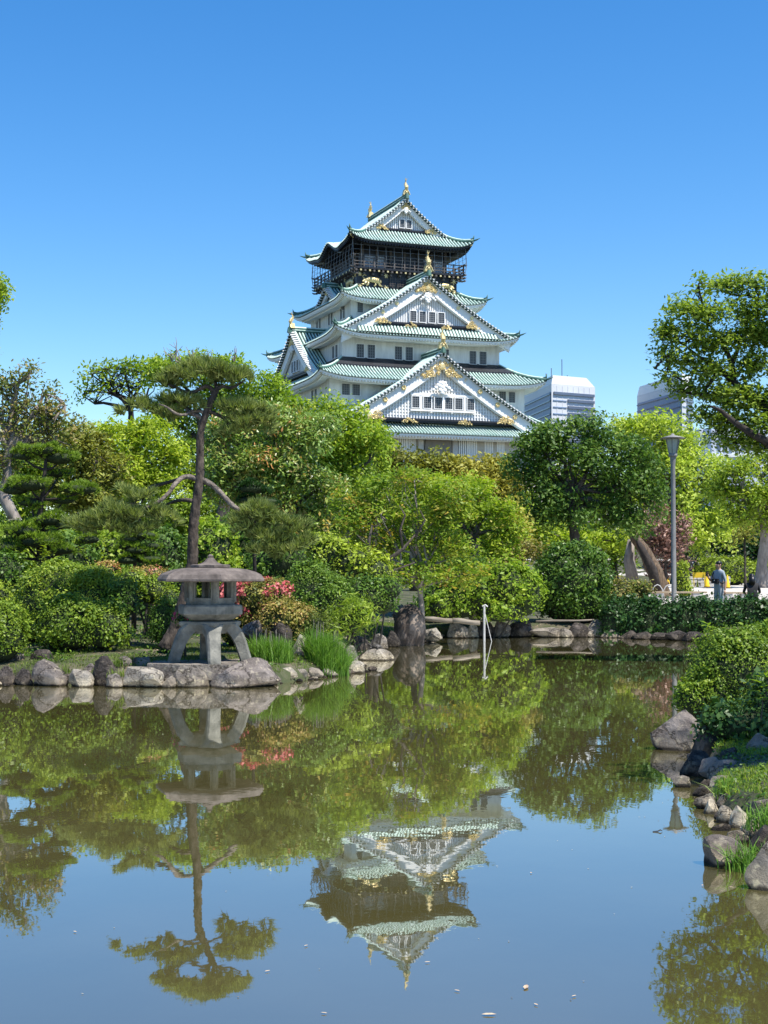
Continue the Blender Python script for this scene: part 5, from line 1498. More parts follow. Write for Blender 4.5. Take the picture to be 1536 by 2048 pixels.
T('brown_leaved_tree', 'tree with withered pinkish brown leaves behind the leaning stump', 64,
  [(1320, 1025, 22, 26), (1300, 1060, 26, 26), (1335, 1065, 28, 34), (1315, 1100, 34, 32), (1350, 1105, 24, 34), (1335, 1140, 30, 24), (1365, 1060, 12, 24)],
  LM['deadbrown'], [(1330, 1180), (1330, 1130)], .10, 29, cap=36000, tmean=.45, core=.05, ntw=8, k=12, asp=.4)
T('plaza_tree', 'green tree with a thick grey trunk on the plaza at the right edge', 76,
  [(1470, 950, 44, 30), (1520, 935, 50, 36), (1580, 950, 60, 50), (1450, 990, 40, 30), (1500, 995, 50, 34), (1560, 1010, 60, 40), (1470, 1040, 36, 24), (1540, 1050, 50, 24)],
  LM['mid'], [(1522, 1180), (1524, 1130), (1530, 1060)], .34, 30, bark='barkpale', cap=60000, tmean=.62, fork=(1530, 990), ntw=6, up=.5)
mdm = T('clipped_globe_tree', 'small dark yellow green globe tree hanging left of the plaza tree trunk', 80, [(1488, 1075, 26, 24)], LM['olive'], [(1490, 1150)], .08, 31, cap=9000)
# leaning hollow stump
sx_ = at(1325, 1182, 60); g = gz(sx_.x, 60)
st = empty('leaning_stump', (sx_.x, 60, g), label='split hollow trunk leaning left with a dead grey upright trunk behind it', cat='stump')
M['stumpwood'] = pmat('split_stump_wood', (.05, .032, .02), .9, (.20, .14, .09), 5, 8, bump=1.0, bscale=8, stretch=(2.5, 2.5, .5), bdist=.08)
def rel(o, x, y, d): v = at(x, y, d); return (v.x - o.location.x, v.y - o.location.y, v.z - o.location.z)
s = MB(); s.rtube([rel(st, 1325, 1196, 60), rel(st, 1312, 1150, 60), rel(st, 1294, 1112, 60), rel(st, 1275, 1082, 60), rel(st, 1264, 1066, 60)], [.40, .32, .28, .23, .15], 16, amp=.3, freq=3)
s.build('leaning_trunk', [M['stumpwood']], st, True)
s = MB(); s.tube([rel(st, 1316, 1180, 59.6), rel(st, 1305, 1140, 59.55), rel(st, 1285, 1100, 59.6), rel(st, 1272, 1076, 59.7)], [.15,.2,.15,.06], 6)
s.build('torn_slab', [M['barkdark']], st, True)
s = MB(); s.tube([rel(st, 1262, 1080, 60.4), rel(st, 1258, 1120, 60.6), rel(st, 1270, 1185, 60.6)], [.14,.24,.3], 8)
s.build('upright_trunk', [M['barkpale']], st, True)

# ---------------------------------------------------------------- big tree hanging in from the right
RD = 29.0
rt, rlb, rcc = T('overhanging_tree', 'tall open crowned tree with dark branches reaching in from the right edge', RD,
  [(1395, 568, 20, 12), (1450, 575, 42, 22), (1510, 572, 40, 24), (1360, 618, 44, 20), (1420, 625, 46, 24), (1490, 625, 50, 30), (1335, 672, 34, 18), (1385, 672, 46, 24), (1450, 690, 50, 30), (1520, 680, 46, 30),
   (1330, 712, 24, 14), (1370, 725, 40, 16), (1430, 745, 44, 24), (1500, 745, 46, 30), (1330, 760, 22, 12), (1365, 782, 28, 14), (1420, 790, 40, 18), (1480, 800, 46, 22), (1530, 800, 40, 26), (1400, 830, 30, 12), (1450, 845, 40, 18), (1510, 850, 46, 20), (1470, 885, 46, 18), (1530, 900, 40, 20), (1440, 875, 24, 12),
   (1600, 600, 70, 50), (1620, 700, 80, 60), (1600, 820, 70, 50), (1720, 660, 80, 80), (1740, 800, 90, 70), (1600, 920, 60, 26), (1660, 540, 70, 40)],
  LM['midcool'], [(1850, 1250), (1840, 1100), (1800, 1000)], .24, 40, bark='barkdark', group=None, cap=150000, k=13, r0=.40, out=.80, cover=2.7, up=.55, jit=.4, core=.06, tmean=.62, fork=(1720, 900), ntw=4, per=18, L=.105,
  skel=[[(1720, 950), (1536, 818), (1466, 762), (1400, 715), (1370, 690)], [(1466, 762), (1455, 705), (1415, 645)], [(1464, 730), (1490, 660), (1515, 600)], [(1536, 885), (1440, 820), (1420, 812)], [(1440, 740), (1400, 790), (1345, 782)], [(1400, 790), (1310, 738)], [(1536, 640), (1600, 800), (1680, 920)], [(1560, 700), (1480, 640)], [(1720, 900), (1740, 700)]])
mb = MB(lambda x, y, z: (x - rt.location.x, y - rt.location.y, z - rt.location.z))
br([(1720, 950), (1620, 860), (1536, 818), (1500, 795), (1466, 762), (1440, 740), (1400, 715), (1370, 690)], RD, [.16, .13, .105, .09, .07, .05, .03, .012], mb, 8)
br([(1466, 762), (1464, 730), (1455, 705), (1435, 670), (1415, 645)], RD, [.075, .055, .045, .03, .012], mb)
br([(1464, 730), (1475, 700), (1490, 660), (1500, 630), (1515, 600)], RD, [.05, .04, .035, .02, .01], mb)
br([(1536, 885), (1500, 865), (1470, 845), (1440, 820), (1420, 812)], RD - .5, [.09, .075, .06, .04, .02], mb, 8)
br([(1720, 980), (1620, 930), (1536, 885)], RD - .5, [.16, .14, .12], mb, 8)
br([(1440, 740), (1420, 765), (1400, 790), (1372, 786), (1345, 782)], RD, [.05, .045, .035, .02, .008], mb)
br([(1400, 790), (1370, 765), (1340, 745), (1310, 738)], RD, [.03, .025, .015, .006], mb)
br([(1536, 640), (1560, 700), (1600, 800), (1680, 920)], RD + .8, [.06, .09, .13, .17], mb, 7)
br([(1560, 700), (1530, 690), (1500, 660), (1480, 640)], RD + .8, [.05, .04, .025, .01], mb)
mb.build('limbs', [M['barkdark']], rt, True)
# sliver of a tree at the upper left edge
T('edge_tree', 'bright green leaf tips poking in at the upper left edge against the sky', 26,
  [(-14, 575, 30, 22), (-22, 610, 34, 26), (-40, 590, 50, 50), (-90, 640, 80, 80), (-60, 700, 50, 50)], LM['bright'], [(-330, 1150), (-300, 900)], .16, 41, group=None, cap=30000, fork=(-120, 700), tmean=.6)

# ---------------------------------------------------------------- pines
def needles(name, pads, mat, parent, seed, ln=.13, w=.014, dens=150, per=15, up=.9, cap=200000, spread=.75, under=.15):
    pads = [(c, r * np.array([1, 1, .8])) for c, r in pads]
    rng = np.random.default_rng(seed)
    Ps, Ds, Ts = [], [], []
    for c, r in pads:
        # every pad is a cluster of small tufted cushions
        ar = PI * r[0] * r[1]
        nt = int(dens * ar)
        d = unit(rng.normal(size=(nt, 3))); fl = (d[:, 2] < 0) & (rng.random(nt) > under); d[fl, 2] *= -1
        rad = rng.uniform(.35, 1.0, nt) ** .5
        p = c + d * r * rad[:, None]
        p[:, 2] += .10 * np.sin(p[:, 0] * 7 + seed) * np.cos(p[:, 1] * 6)
        dirn = unit(d * np.array([.9, .9, .35]) * spread + np.array([0, 0, up]) + rng.normal(size=(nt, 3)) * .15)
        Ps.append(np.repeat(p, per, 0)); Ds.append(np.repeat(dirn, per, 0)); Ts.append(np.repeat(rng.normal(.5, .16, nt), per))
    P = np.concatenate(Ps); Dn = np.concatenate(Ds); Tn = np.concatenate(Ts)
    n = len(P)
    v = unit(Dn + rng.normal(size=(n, 3)) * .42)
    sd = unit(np.cross(v, rng.normal(size=(n, 3))))
    l = ln * rng.uniform(.7, 1.15, n)[:, None]
    V = np.empty((n, 3, 3)); V[:, 0] = P - sd * w; V[:, 1] = P + sd * w; V[:, 2] = P + v * l
    me = mesh_np(name, V.reshape(-1, 3), 3, np.clip(Tn + rng.normal(0, .1, n), 0, 1)); me.materials.append(mat)
    o = link(name, me, parent)
    o.matrix_parent_inverse = Matrix.Translation(-Vector(parent.location))
    return o

PD = 26.0
pb = at(352, 1292, PD); pgz = gz(pb.x, PD)
pine = empty('black_pine', (pb.x, PD, pgz), label='tall slender pine with flat topped crown and arching pale limbs behind the stone lantern', cat='pine tree')
ptf = lambda x, y, z: (x - pb.x, y - PD, z - pgz)
s = MB(ptf)
trunk = [(336, 1300), (350, 1265), (362, 1225), (374, 1175), (384, 1130), (386, 1080), (388, 1040), (394, 1000), (399, 960), (400, 925), (400, 890), (402, 860), (409, 835), (418, 812), (428, 790), (434, 777)]
tr = [x * .86 for x in (.24, .17, .135, .125, .118, .112, .108, .10, .098, .088, .082, .076, .075, .072, .07, .06)]
s.rtube([at(x, y, PD) for x, y in trunk], tr, 16, amp=.22, freq=9)
s.build('trunk', [M['barkpine']], pine, True)
M['barklimb'] = pmat('bark_weathered_limb', (.06, .048, .04), .95, (.27, .23, .19), 10, bump=1.0, bscale=16, col3=(.14, .115, .095), bdist=.05)
def pbr(name, pts, r, mat='barkpine'):
    r = [x * .82 for x in r]
    m = MB(ptf); m.rtube([at(x, y, PD + (d[0] if d else 0)) for x, y, *d in pts], r, 8, amp=.25, freq=12, step=3); m.build(name, [M[mat]], pine, True)
pbr('limb', [(399, 960), (385, 955), (368, 954), (352, 966, -.2), (338, 985, -.3), (318, 1003, -.4), (292, 1016, -.4)], [.06, .058, .055, .05, .045, .04, .03], 'barklimb')
pbr('limb', [(370, 955, .1), (345, 962, .3), (318, 970, .5), (300, 975, .6), (290, 990, .6), (283, 1006, .6)], [.045, .042, .04, .038, .03, .02])
pbr('limb', [(390, 1003), (372, 1000), (352, 1002, .3), (335, 1008, .5), (310, 1014, .6), (275, 1010, .8)], [.05, .045, .04, .03, .025, .015])
pbr('limb', [(400, 958), (418, 966), (432, 977), (445, 990, -.2), (458, 1004, -.3), (472, 1016, -.4), (488, 1026, -.4)], [.065, .062, .06, .058, .055, .05, .04], 'barklimb')
pbr('limb', [(488, 1026, -.4), (505, 1040, -.4), (520, 1055, -.4), (535, 1075, -.3), (560, 1085, -.3)], [.035, .03, .03, .025, .015])
pbr('limb', [(505, 1040, -.4), (530, 1048, -.2), (560, 1050, 0)], [.03, .02, .01])
pbr('limb', [(430, 785), (415, 772), (402, 777), (385, 785), (368, 783), (352, 775), (335, 768)], [.055, .05, .045, .042, .04, .03, .02])
pbr('limb', [(432, 780), (445, 773), (462, 776), (478, 768), (490, 760)], [.05, .042, .036, .028, .015])
pbr('limb', [(433, 779), (430, 764, .3), (420, 752, .5), (410, 745, .6)], [.045, .04, .03, .015])
pbr('limb', [(412, 828), (400, 822), (385, 822), (368, 830, -.2), (350, 826, -.3), (335, 815, -.3), (318, 808, -.2)], [.045, .042, .04, .035, .03, .025, .015], 'barklimb')
pbr('limb', [(408, 842), (396, 832), (384, 828), (365, 812), (350, 800)], [.05, .045, .04, .025, .015], 'barklimb')
pbr('limb', [(416, 822), (432, 828), (447, 836), (458, 848), (464, 862)], [.045, .042, .038, .034, .03])
pbr('limb', [(447, 836), (460, 832), (470, 826), (500, 840), (525, 845)], [.035, .03, .025, .02, .012])
def pads_px(lst, D):
    o = []
    for x, y, rx, ry, *d in lst:
        R = rx / F * D; o.append((np.array(at(x, y, D + (d[0] if d else 0))), np.array([R, R * .8, ry / F * D])))
    return o
needles('needle_pads', pads_px([(405, 752, 60, 20), (355, 757, 34, 16), (455, 757, 44, 20), (480, 765, 24, 14), (405, 738, 40, 14), (335, 768, 24, 12),
   (362, 808, 34, 14), (340, 800, 24, 10), (388, 818, 22, 10), (300, 822, 28, 12), (275, 812, 20, 8), (250, 822, 16, 6), (330, 832, 30, 12),
   (475, 820, 36, 14), (515, 830, 34, 18), (490, 845, 40, 16), (530, 850, 24, 14), (455, 812, 20, 8), (470, 865, 30, 10)], PD), LM['needle'], pine, 51, dens=190, ln=.19)
needles('needle_pads', pads_px([(200, 1040, 50, 20), (245, 1030, 48, 20), (290, 1035, 40, 22), (330, 1045, 30, 20), (225, 1060, 46, 16), (175, 1050, 36, 14), (275, 1062, 40, 16), (255, 985, 26, 10), (285, 995, 26, 10), (150, 1055, 24, 12),
   (510, 1030, 44, 16), (550, 1045, 44, 18), (585, 1065, 38, 18), (540, 1080, 46, 16), (500, 1060, 34, 12), (570, 1100, 46, 18), (600, 1095, 30, 16), (530, 1110, 36, 14), (480, 1040, 24, 10)], PD - .3), LM['needle'], pine, 52, dens=180, ln=.19)
s = MB(ptf); rng_ = np.random.default_rng(8)
for (x, y, dx, dy) in ((362, 700, 30, 26), (345, 705, 22, 18), (385, 700, 20, 16), (420, 712, 12, 14), (468, 705, 8, 18)):
    a = at(x, y + dy, PD + 3); 
    for k in range(4):
        b = at(x + rng_.uniform(-dx, dx), y - rng_.uniform(0, dy), PD + 3); s.tube(wiggle(a, b, 4, .1, rng_), [.012, .010, .007, .004], 4, cap=False)
s.build('dead_twigs', [M['barkpale']], pine)

def cloud_tree(label, D, pads, trunk, seed, mat='needlebright', tw=.08, extra=None, ln=.09, dens=650, name='cloud_pruned_tree', w=.010):
    b = at(*trunk[0], D); g = gz(b.x, D)
    e = empty(name, (b.x, D, g), label=label, cat='pruned tree', group='cloud pruned trees')
    m = MB(lambda x, y, z: (x - b.x, y - D, z - g))
    tp = [at(x, y, D) for x, y in trunk]; tp[0].z = g - .1
    m.tube(tp, list(np.linspace(tw, tw * .4, len(tp))), 8)
    for x, y, rx, ry, *dd in pads:
        t = at(x, y + ry * .6, D + (dd[0] if dd else 0)); q = min(tp, key=lambda v: (v - t).length + abs(v.z - t.z) * .5 + (0 if v.z < t.z else 1))
        m.tube([q, q.lerp(t, .5) + Vector((0, 0, -.04)), t], [tw * .45, tw * .35, tw * .15], 5)
    m.build('trunk', [M['barkdark']], e, True)
    pp = pads_px(pads, D)
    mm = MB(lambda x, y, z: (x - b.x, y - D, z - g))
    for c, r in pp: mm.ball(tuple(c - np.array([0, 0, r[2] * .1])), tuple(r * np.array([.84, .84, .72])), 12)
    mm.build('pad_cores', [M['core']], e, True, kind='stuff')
    needles('foliage_pads', pp, LM[mat], e, seed, ln=ln, dens=dens, per=9, up=.7, w=w, under=.4)
    return e
cloud_tree('tiered pine with bright green flat pads at the left', 31, [(78, 900, 42, 14), (120, 915, 42, 16, .2), (48, 912, 26, 10), (60, 968, 42, 16, -.2), (30, 980, 30, 12), (160, 978, 40, 14, .2), (118, 945, 30, 12, .4), (125, 1000, 30, 10, .3), (62, 1005, 30, 10), (95, 1040, 42, 14), (130, 1048, 26, 12), (40, 1060, 40, 16, -.3), (80, 1082, 46, 16, -.3), (120, 1098, 34, 14, -.2), (175, 1078, 28, 12), (15, 1095, 40, 18, -.3)],
   [(78, 1180), (80, 1120), (76, 1060), (84, 1000), (90, 940), (92, 915)], 61)
cloud_tree('smaller pruned tree with yellow green pads left of the pine trunk', 31, [(260, 1078, 24, 9), (290, 1070, 26, 10), (248, 1092, 22, 8), (275, 1100, 30, 11), (305, 1092, 20, 9), (300, 1118, 28, 10), (255, 1120, 28, 10)],
   [(268, 1170), (270, 1120), (275, 1080)], 62, tw=.06)
cloud_tree('small tree clipped into two dark stacked cushions right of the pine trunk', 31, [(508, 977, 34, 13), (494, 1000, 22, 9), (535, 1003, 26, 9), (520, 1020, 28, 8)], [(512, 1160), (508, 1060), (510, 985)], 63, mat='hedge', tw=.05, ln=.06, dens=1200, w=.014)

# ---------------------------------------------------------------- shrubs
def dome(name, label, D, lobes, mat, seed, L=.055, cover=1.9, lump=.07, group='shrubs round the pond', cat='shrub', asp=.55, jit=.5, coreR=.90, cap=60000, blossoms=None, shell=.10, tmean=.5, ground=True, depth=.9):
    rng = np.random.default_rng(seed)
    lb = []
    for px_, py, rx, ry, *dd in lobes:
        R = rx / F * D; c = np.array(at(px_, py, D + (dd[0] if dd else 0)))
        lb.append((c, np.array([R, R * depth, ry / F * D])))
    if ground:
        for i, (c, r) in enumerate(lb):
            gg = gz(c[0], c[1] - r[1] * .6) - .05; gap = c[2] - r[2] - gg
            if 0 < gap < 1.3 * r[2]:
                top = c[2] + r[2]; r[2] = (top - gg) / 2; c[2] = (top + gg) / 2
    base = lb[0][0]; g = gz(base[0], base[1])
    e = empty(name, (base[0], base[1], g), label=label, cat=cat, group=group)
    inv = Matrix.Translation(-Vector(e.location))
    C = np.array([c for c, r in lb]); R = np.array([r for c, r in lb])
    area = (R[:, 0] * R[:, 2] * 4 * PI * .8)
    n = int(min(cap, cover * area.sum() / (.5 * L * L * asp)))
    per = 6; nc = n // per
    pk = rng.choice(len(C), size=nc, p=area / area.sum())
    d = unit(rng.normal(size=(nc, 3)))
    fl = (d[:, 2] < -.55); d[fl, 2] *= -1
    nz = np.array([noise.noise(Vector(v)) for v in (d * 2.4 + pk[:, None] * 3.1 + seed)]) + .45 * np.array([noise.noise(Vector(v)) for v in (d * 6.5 + seed)])
    rad = 1 + lump * nz * 1.6 + rng.uniform(-shell, shell * .45, nc)
    st_ = rng.random(nc) < .05; rad[st_] += rng.uniform(.04, .16, st_.sum())
    p = C[pk] + d * R[pk] * rad[:, None]
    keep = np.ones(nc, bool)
    for j in range(len(C)):
        q = np.linalg.norm((p - C[j]) / R[j], axis=1); keep &= (q > .80) | (pk == j)
    p = p[keep]; dn = unit(d[keep] / R[pk[keep]]); nz = nz[keep]
    ct = rng.normal(0, .14, len(p)) + nz * .12
    idx = np.repeat(np.arange(len(p)), per)
    P = p[idx] + rng.normal(size=(len(idx), 3)) * L * .8
    N = unit(dn[idx] * .7 + np.array([0, 0, .25]) + rng.normal(size=P.shape) * jit)
    tone = np.clip(tmean + ct[idx] + rng.normal(0, .1, len(P)), 0, 1)
    if ground:
        k = P[:, 2] > .05; P, N, tone = P[k], N[k], tone[k]
    lz_ = L * (.7 + .6 * np.clip(.5 + 1.2 * np.sin(P[:, 0] * 5.1 + seed) * np.sin(P[:, 2] * 6.3 + P[:, 1] * 3.7), 0, 1)) * rng.uniform(.8, 1.2, len(P))
    V = leaf_quads(P, N, lz_, asp, rng)
    me = mesh_np('foliage', V, 4, tone); me.materials.append(mat)
    o = link('foliage', me, e); o.matrix_parent_inverse = inv
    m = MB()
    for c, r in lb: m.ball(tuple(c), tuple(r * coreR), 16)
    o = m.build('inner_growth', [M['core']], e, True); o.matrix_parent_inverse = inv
    m = MB()
    for k in range(4):
        t = lb[k % len(lb)][0]; m.tube([(base[0] + rng.uniform(-.15, .15), base[1] + rng.uniform(-.1, .1), g - .05), tuple(t)], [.03, .015], 5)
    o = m.build('stems', [M['bark']], e, kind=None); o.matrix_parent_inverse = inv
    if blossoms:
        bm_, frac, zmin, Lb = blossoms
        pk2 = rng.choice(len(p), size=int(len(p) * frac)); q = p[pk2]; nn = dn[pk2]
        sel = nn[:, 2] > zmin; 
        cl = np.array([noise.noise(Vector(v)) for v in (q * 2.2 + seed)]) > (-.30 if frac > 1 else -.12)
        q = q[sel & cl]; nn = nn[sel & cl]
        idx = np.repeat(np.arange(len(q)), 5)
        Pb = q[idx] + nn[idx] * .03 + rng.normal(size=(len(idx), 3)) * .03
        Nb = unit(nn[idx] + rng.normal(size=Pb.shape) * .5)
        me = mesh_np('blossoms', leaf_quads(Pb, Nb, Lb, .9, rng), 4, rng.random(len(Pb))); me.materials.append(bm_)
        o = link('blossoms', me, e, kind='stuff'); o.matrix_parent_inverse = inv
    return e

dome('clipped_azalea', 'broad rounded bright green azalea mound on the left bank', 27.6, [(125, 1200, 92, 74), (185, 1195, 66, 58, -.2), (70, 1230, 46, 50)], LM['azalea'], 71, cap=70000, tmean=.66)
dome('clipped_azalea', 'dark round clump tucked behind the right side of the broad azalea mound', 27.0, [(246, 1200, 32, 40)], LM['azdark'], 72, tmean=.6)
dome('azalea_bush', 'looser twiggy azalea in front of the broad mound, above the tall dark boulder', 26.0, [(150, 1245, 62, 48), (205, 1255, 52, 46), (110, 1240, 34, 34)], LM['azalea'], 73, L=.06, lump=.13, shell=.16, tmean=.5, cap=45000, coreR=.8)
dome('azalea_bush', 'rounded green shrub cut by the left edge of the picture', 24.9, [(-5, 1262, 58, 52), (20, 1240, 30, 30)], LM['azalea'], 74, tmean=.6, lump=.1)
dome('lime_shrub', 'fresh lime green shoots at the left edge above the rounded shrub', 25.6, [(-10, 1200, 32, 34)], LM['azlime'], 75, L=.07, tmean=.5)
dome('leafy_shrub', 'dark glossy leafed shrub at the left edge behind the broad azalea', 29.5, [(5, 1150, 46, 42), (-30, 1190, 40, 60), (36, 1175, 26, 36)], LM['azdark'], 76, L=.09, lump=.14, shell=.2, tmean=.55)
dome('low_shrub', 'low sunlit shrub between the broad azalea and the pine trunk', 28.6, [(300, 1182, 40, 28), (262, 1165, 34, 24), (330, 1200, 30, 26)], LM['azalea'], 77, L=.06, lump=.12, shell=.18, tmean=.7)
dome('orange_tipped_azalea', 'azalea with orange pink tips peeking over the broad green mound', 30.0, [(212, 1140, 26, 12)], LM['azmix'], 78, tmean=.75, blossoms=(LM['pink'], .07, .1, .05))
dome('orange_tipped_azalea', 'azalea with pale orange tips just left of the lantern roof', 29.5, [(300, 1150, 38, 14)], LM['azmix'], 79, tmean=.7, blossoms=(LM['pink'], .03, .2, .05))
dome('azalea_bush', 'small dark azalea with a few magenta flowers left of the lantern platform', 26.6, [(335, 1232, 34, 32), (365, 1225, 20, 26)], LM['azdark'], 80, L=.05, lump=.12, tmean=.6, blossoms=(LM['magenta'], .035, .45, .055))
dome('azalea_bush', 'small magenta flower head beside the lantern leg cap', 25.2, [(366, 1237, 14, 9)], LM['azdark'], 81, L=.05, tmean=.6, blossoms=(LM['magenta'], .5, .2, .055))
dome('pink_azalea', 'azalea covered in coral pink flowers right of the lantern', 27.2, [(505, 1195, 50, 36), (470, 1210, 40, 40), (545, 1190, 34, 30), (520, 1230, 40, 30)], LM['azmix'], 82, tmean=.35, lump=.1, blossoms=(LM['pink'], 1.5, .05, .06))
dome('mixed_azalea', 'yellow and brown tipped azalea between the pink one and the dark dome', 26.9, [(560, 1230, 48, 34), (600, 1240, 36, 30), (540, 1250, 40, 24)], LM['azmix'], 83, tmean=.5, lump=.14, shell=.16)
dome('twiggy_shrub', 'dark reddish twiggy shrub above the rocks behind the irises', 26.7, [(630, 1248, 26, 22)], LM['bronze'], 84, tmean=.2, lump=.16, shell=.25, coreR=.6)
dome('clipped_dome_bush', 'dense dark green dome bush right of the pink azalea', 29.4, [(625, 1182, 62, 54), (655, 1200, 50, 52)], LM['azdark'], 85, tmean=.75, lump=.09)
dome('lime_shrub', 'luminous yellow green shrub in front of the red tipped tree', 33, [(660, 1110, 42, 34), (705, 1130, 46, 34), (745, 1145, 40, 30), (640, 1095, 30, 24)], LM['azlime'], 86, L=.09, lump=.15, shell=.2, tmean=.6, cap=40000)
dome('leafy_shrub', 'dark green shrub below the branching maple, left of the lawn gap', 31, [(735, 1195, 46, 40), (700, 1225, 36, 36), (765, 1205, 26, 26), (775, 1180, 30, 22)], LM['azdark'], 87, L=.075, lump=.15, shell=.2, tmean=.65, cap=40000)
dome('bamboo_grass', 'low narrow leafed bamboo grass behind the right iris clump', 28.6, [(700, 1245, 30, 28), (720, 1225, 24, 24), (672, 1258, 24, 18)], LM['mid'], 88, L=.14, asp=.16, lump=.2, shell=.3, tmean=.6, coreR=.7)
dome('leafy_shrub', 'bright green glossy shrub mass left of the dark dome bush', 39.5, [(965, 1185, 44, 44), (1010, 1175, 46, 50), (1050, 1190, 36, 46), (925, 1200, 36, 40), (1000, 1220, 56, 26), (890, 1215, 36, 26)], LM['bright'], 89, L=.11, lump=.15, shell=.2, tmean=.5, cap=60000)
dome('leafy_shrub', 'shaded shrub behind the fallen log under the branching maple', 41, [(880, 1205, 46, 34), (930, 1150, 50, 34)], LM['dark'], 90, L=.11, lump=.15, shell=.2, tmean=.5)
dome('clipped_dome_bush', 'large dark green dome bush on the far bank left of the street lamp', 41.5, [(1143, 1163, 77, 76), (1150, 1205, 74, 50)], LM['azdark'], 91, L=.10, lump=.07, tmean=.55, cap=50000)
dome('russet_shrub', 'small shrub with reddish leaf tips between the dome bush and the hedge', 41.5, [(1245, 1190, 44, 26), (1215, 1205, 26, 24), (1280, 1180, 26, 16)], LM['bronze'], 92, L=.09, lump=.15, shell=.25, tmean=.55)
dome('sapling_bush', 'bright sapling bush just right of the lamp post', 60, [(1363, 1150, 14, 26), (1368, 1176, 14, 20)], LM['azlime'], 93, L=.10, lump=.15, shell=.25, tmean=.55)
dome('juniper_mound', 'bright green spreading mound on the lawn across the plaza', 86, [(1455, 1146, 58, 29), (1420, 1135, 30, 18), (1500, 1150, 22, 14)], LM['azlime'], 94, L=.16, lump=.14, tmean=.4)
dome('juniper_mound', 'low green mound behind the trunk of the plaza tree', 88, [(1525, 1142, 34, 16)], LM['azlime'], 95, L=.16, lump=.12, tmean=.4)
for i, (x, y, rx, ry, mk, wh) in enumerate(UND):
    dome('leafy_shrub', 'understorey shrub ' + wh, 36 + (i % 3) * 1.3, [(x, y, rx, ry), (x - 20, y + 34, rx * .8, ry * .8), (x + 22, y + 44, rx * .8, ry * .8), (x, y + 75, rx * .9, ry * .6)], LM[mk], 700 + i, L=.12, lump=.18, shell=.25, tmean=.55, cap=30000, group='understorey shrubs')
T('shade_tree', 'leafy tree standing outside the right edge that shades the near right bank', 11.7,
  [(2420, -84, 280, 180), (2250, 30, 220, 150), (2600, -200, 260, 170), (2500, 100, 260, 150), (2300, -220, 220, 150), (2750, 120, 260, 150), (2600, 260, 240, 120)], LM['mid'], [(2900, 1600), (2860, 900), (2700, 300)], .15, 45, group=None, cap=32000, L=.12, cover=1.6, fork=(2550, 0), k=9, r0=.42, core=.05)
# long hedge on the far right bank
rng = np.random.default_rng(96)
hx = np.linspace(1228, 1640, 13)
dome('hedge', 'long low dark green hedge on the far bank in front of the plaza', 38.9, [(x, 1238 + (3 if i % 2 else 0), 30, 40 + (i % 3) * 1.5, 1.0 - i * .10) for i, x in enumerate(hx)], LM['hedge'], 96, L=.10, lump=.10, shell=.12, tmean=.55, cap=90000, group=None, cat='hedge', depth=1.1)
# big clipped azalea on the near right bank
dome('clipped_azalea', 'large clipped azalea leaning over the near right bank', 16.6, [(1470, 1335, 92, 78), (1560, 1330, 110, 84, .4), (1430, 1390, 66, 56, -.1), (1500, 1410, 90, 70), (1385, 1400, 34, 34, -.3), (1640, 1350, 120, 110, .6)], LM['azalea'], 97, L=.042, cover=1.9, lump=.10, cap=110000, tmean=.50, shell=.09)
dome('leafy_shrub', 'dark leafy plants widened to darken the shaded foot of the clipped azalea on the right bank', 14.9, [(1500, 1455, 84, 46), (1560, 1425, 70, 66), (1445, 1450, 46, 36)], LM['hedge'], 98, L=.065, lump=.2, shell=.3, tmean=.75, coreR=.75, cap=30000)  # dark leaves and enlarged lobes deepen the shade below the azalea
# few pale fresh shoots
def shoot(px_, py, D, h, n, seed, label, mat='azlime', L=.14, group=None):
    rng = np.random.default_rng(seed); b = at(px_, py, D)
    e = empty('leafy_shoot', b, label=label, cat='plant', group=group)
    m = MB(); m.tube([(0, 0, 0), (.02, 0, h * .5), (0, .02, h)], [.008, .006, .003], 4); m.build('stem', [M['bark']], e)
    P = np.stack([rng.normal(0, .01, n), rng.normal(0, .01, n), rng.uniform(h * .3, h, n)], 1)
    a = rng.uniform(0, 6.28, n); dr = np.stack([np.cos(a), np.sin(a), rng.uniform(-.2, .7, n)], 1); dr = unit(dr)
    up_ = np.cross(dr, np.stack([-np.sin(a), np.cos(a), 0 * a], 1)) * -1
    sd = np.stack([-np.sin(a), np.cos(a), 0 * a], 1)
    l = (L * rng.uniform(.6, 1.1, n))[:, None]
    V = np.empty((n, 4, 3)); V[:, 0] = P; V[:, 1] = P + dr * l * .5 + sd * l * .16; V[:, 2] = P + dr * l - np.array([0, 0, 1]) * l * .15; V[:, 3] = P + dr * l * .5 - sd * l * .16
    me = mesh_np('leaves', V.reshape(-1, 3), 4, rng.random(n)); me.materials.append(LM[mat]); link('leaves', me, e)
shoot(1418, 1300, 17.4, .32, 26, 1, 'pale fresh leafy shoot standing up at the left shoulder of the near azalea', 'bright')
shoot(1522, 1440, 14.2, .30, 16, 2, 'pale leafed shoot at the right edge below the near azalea', 'bright')
shoot(1532, 1400, 14.4, .30, 14, 3, 'light green long leaves at the right edge beside the near azalea', 'bright', .2)
shoot(88, 1135, 28.5, .45, 40, 4, 'yellow green tuft sprouting above the left part of the broad azalea mound', 'azlime', .16)
shoot(165, 1130, 28.8, .35, 30, 5, 'pale green tuft sprouting above the right part of the broad azalea mound', 'azlime', .14)

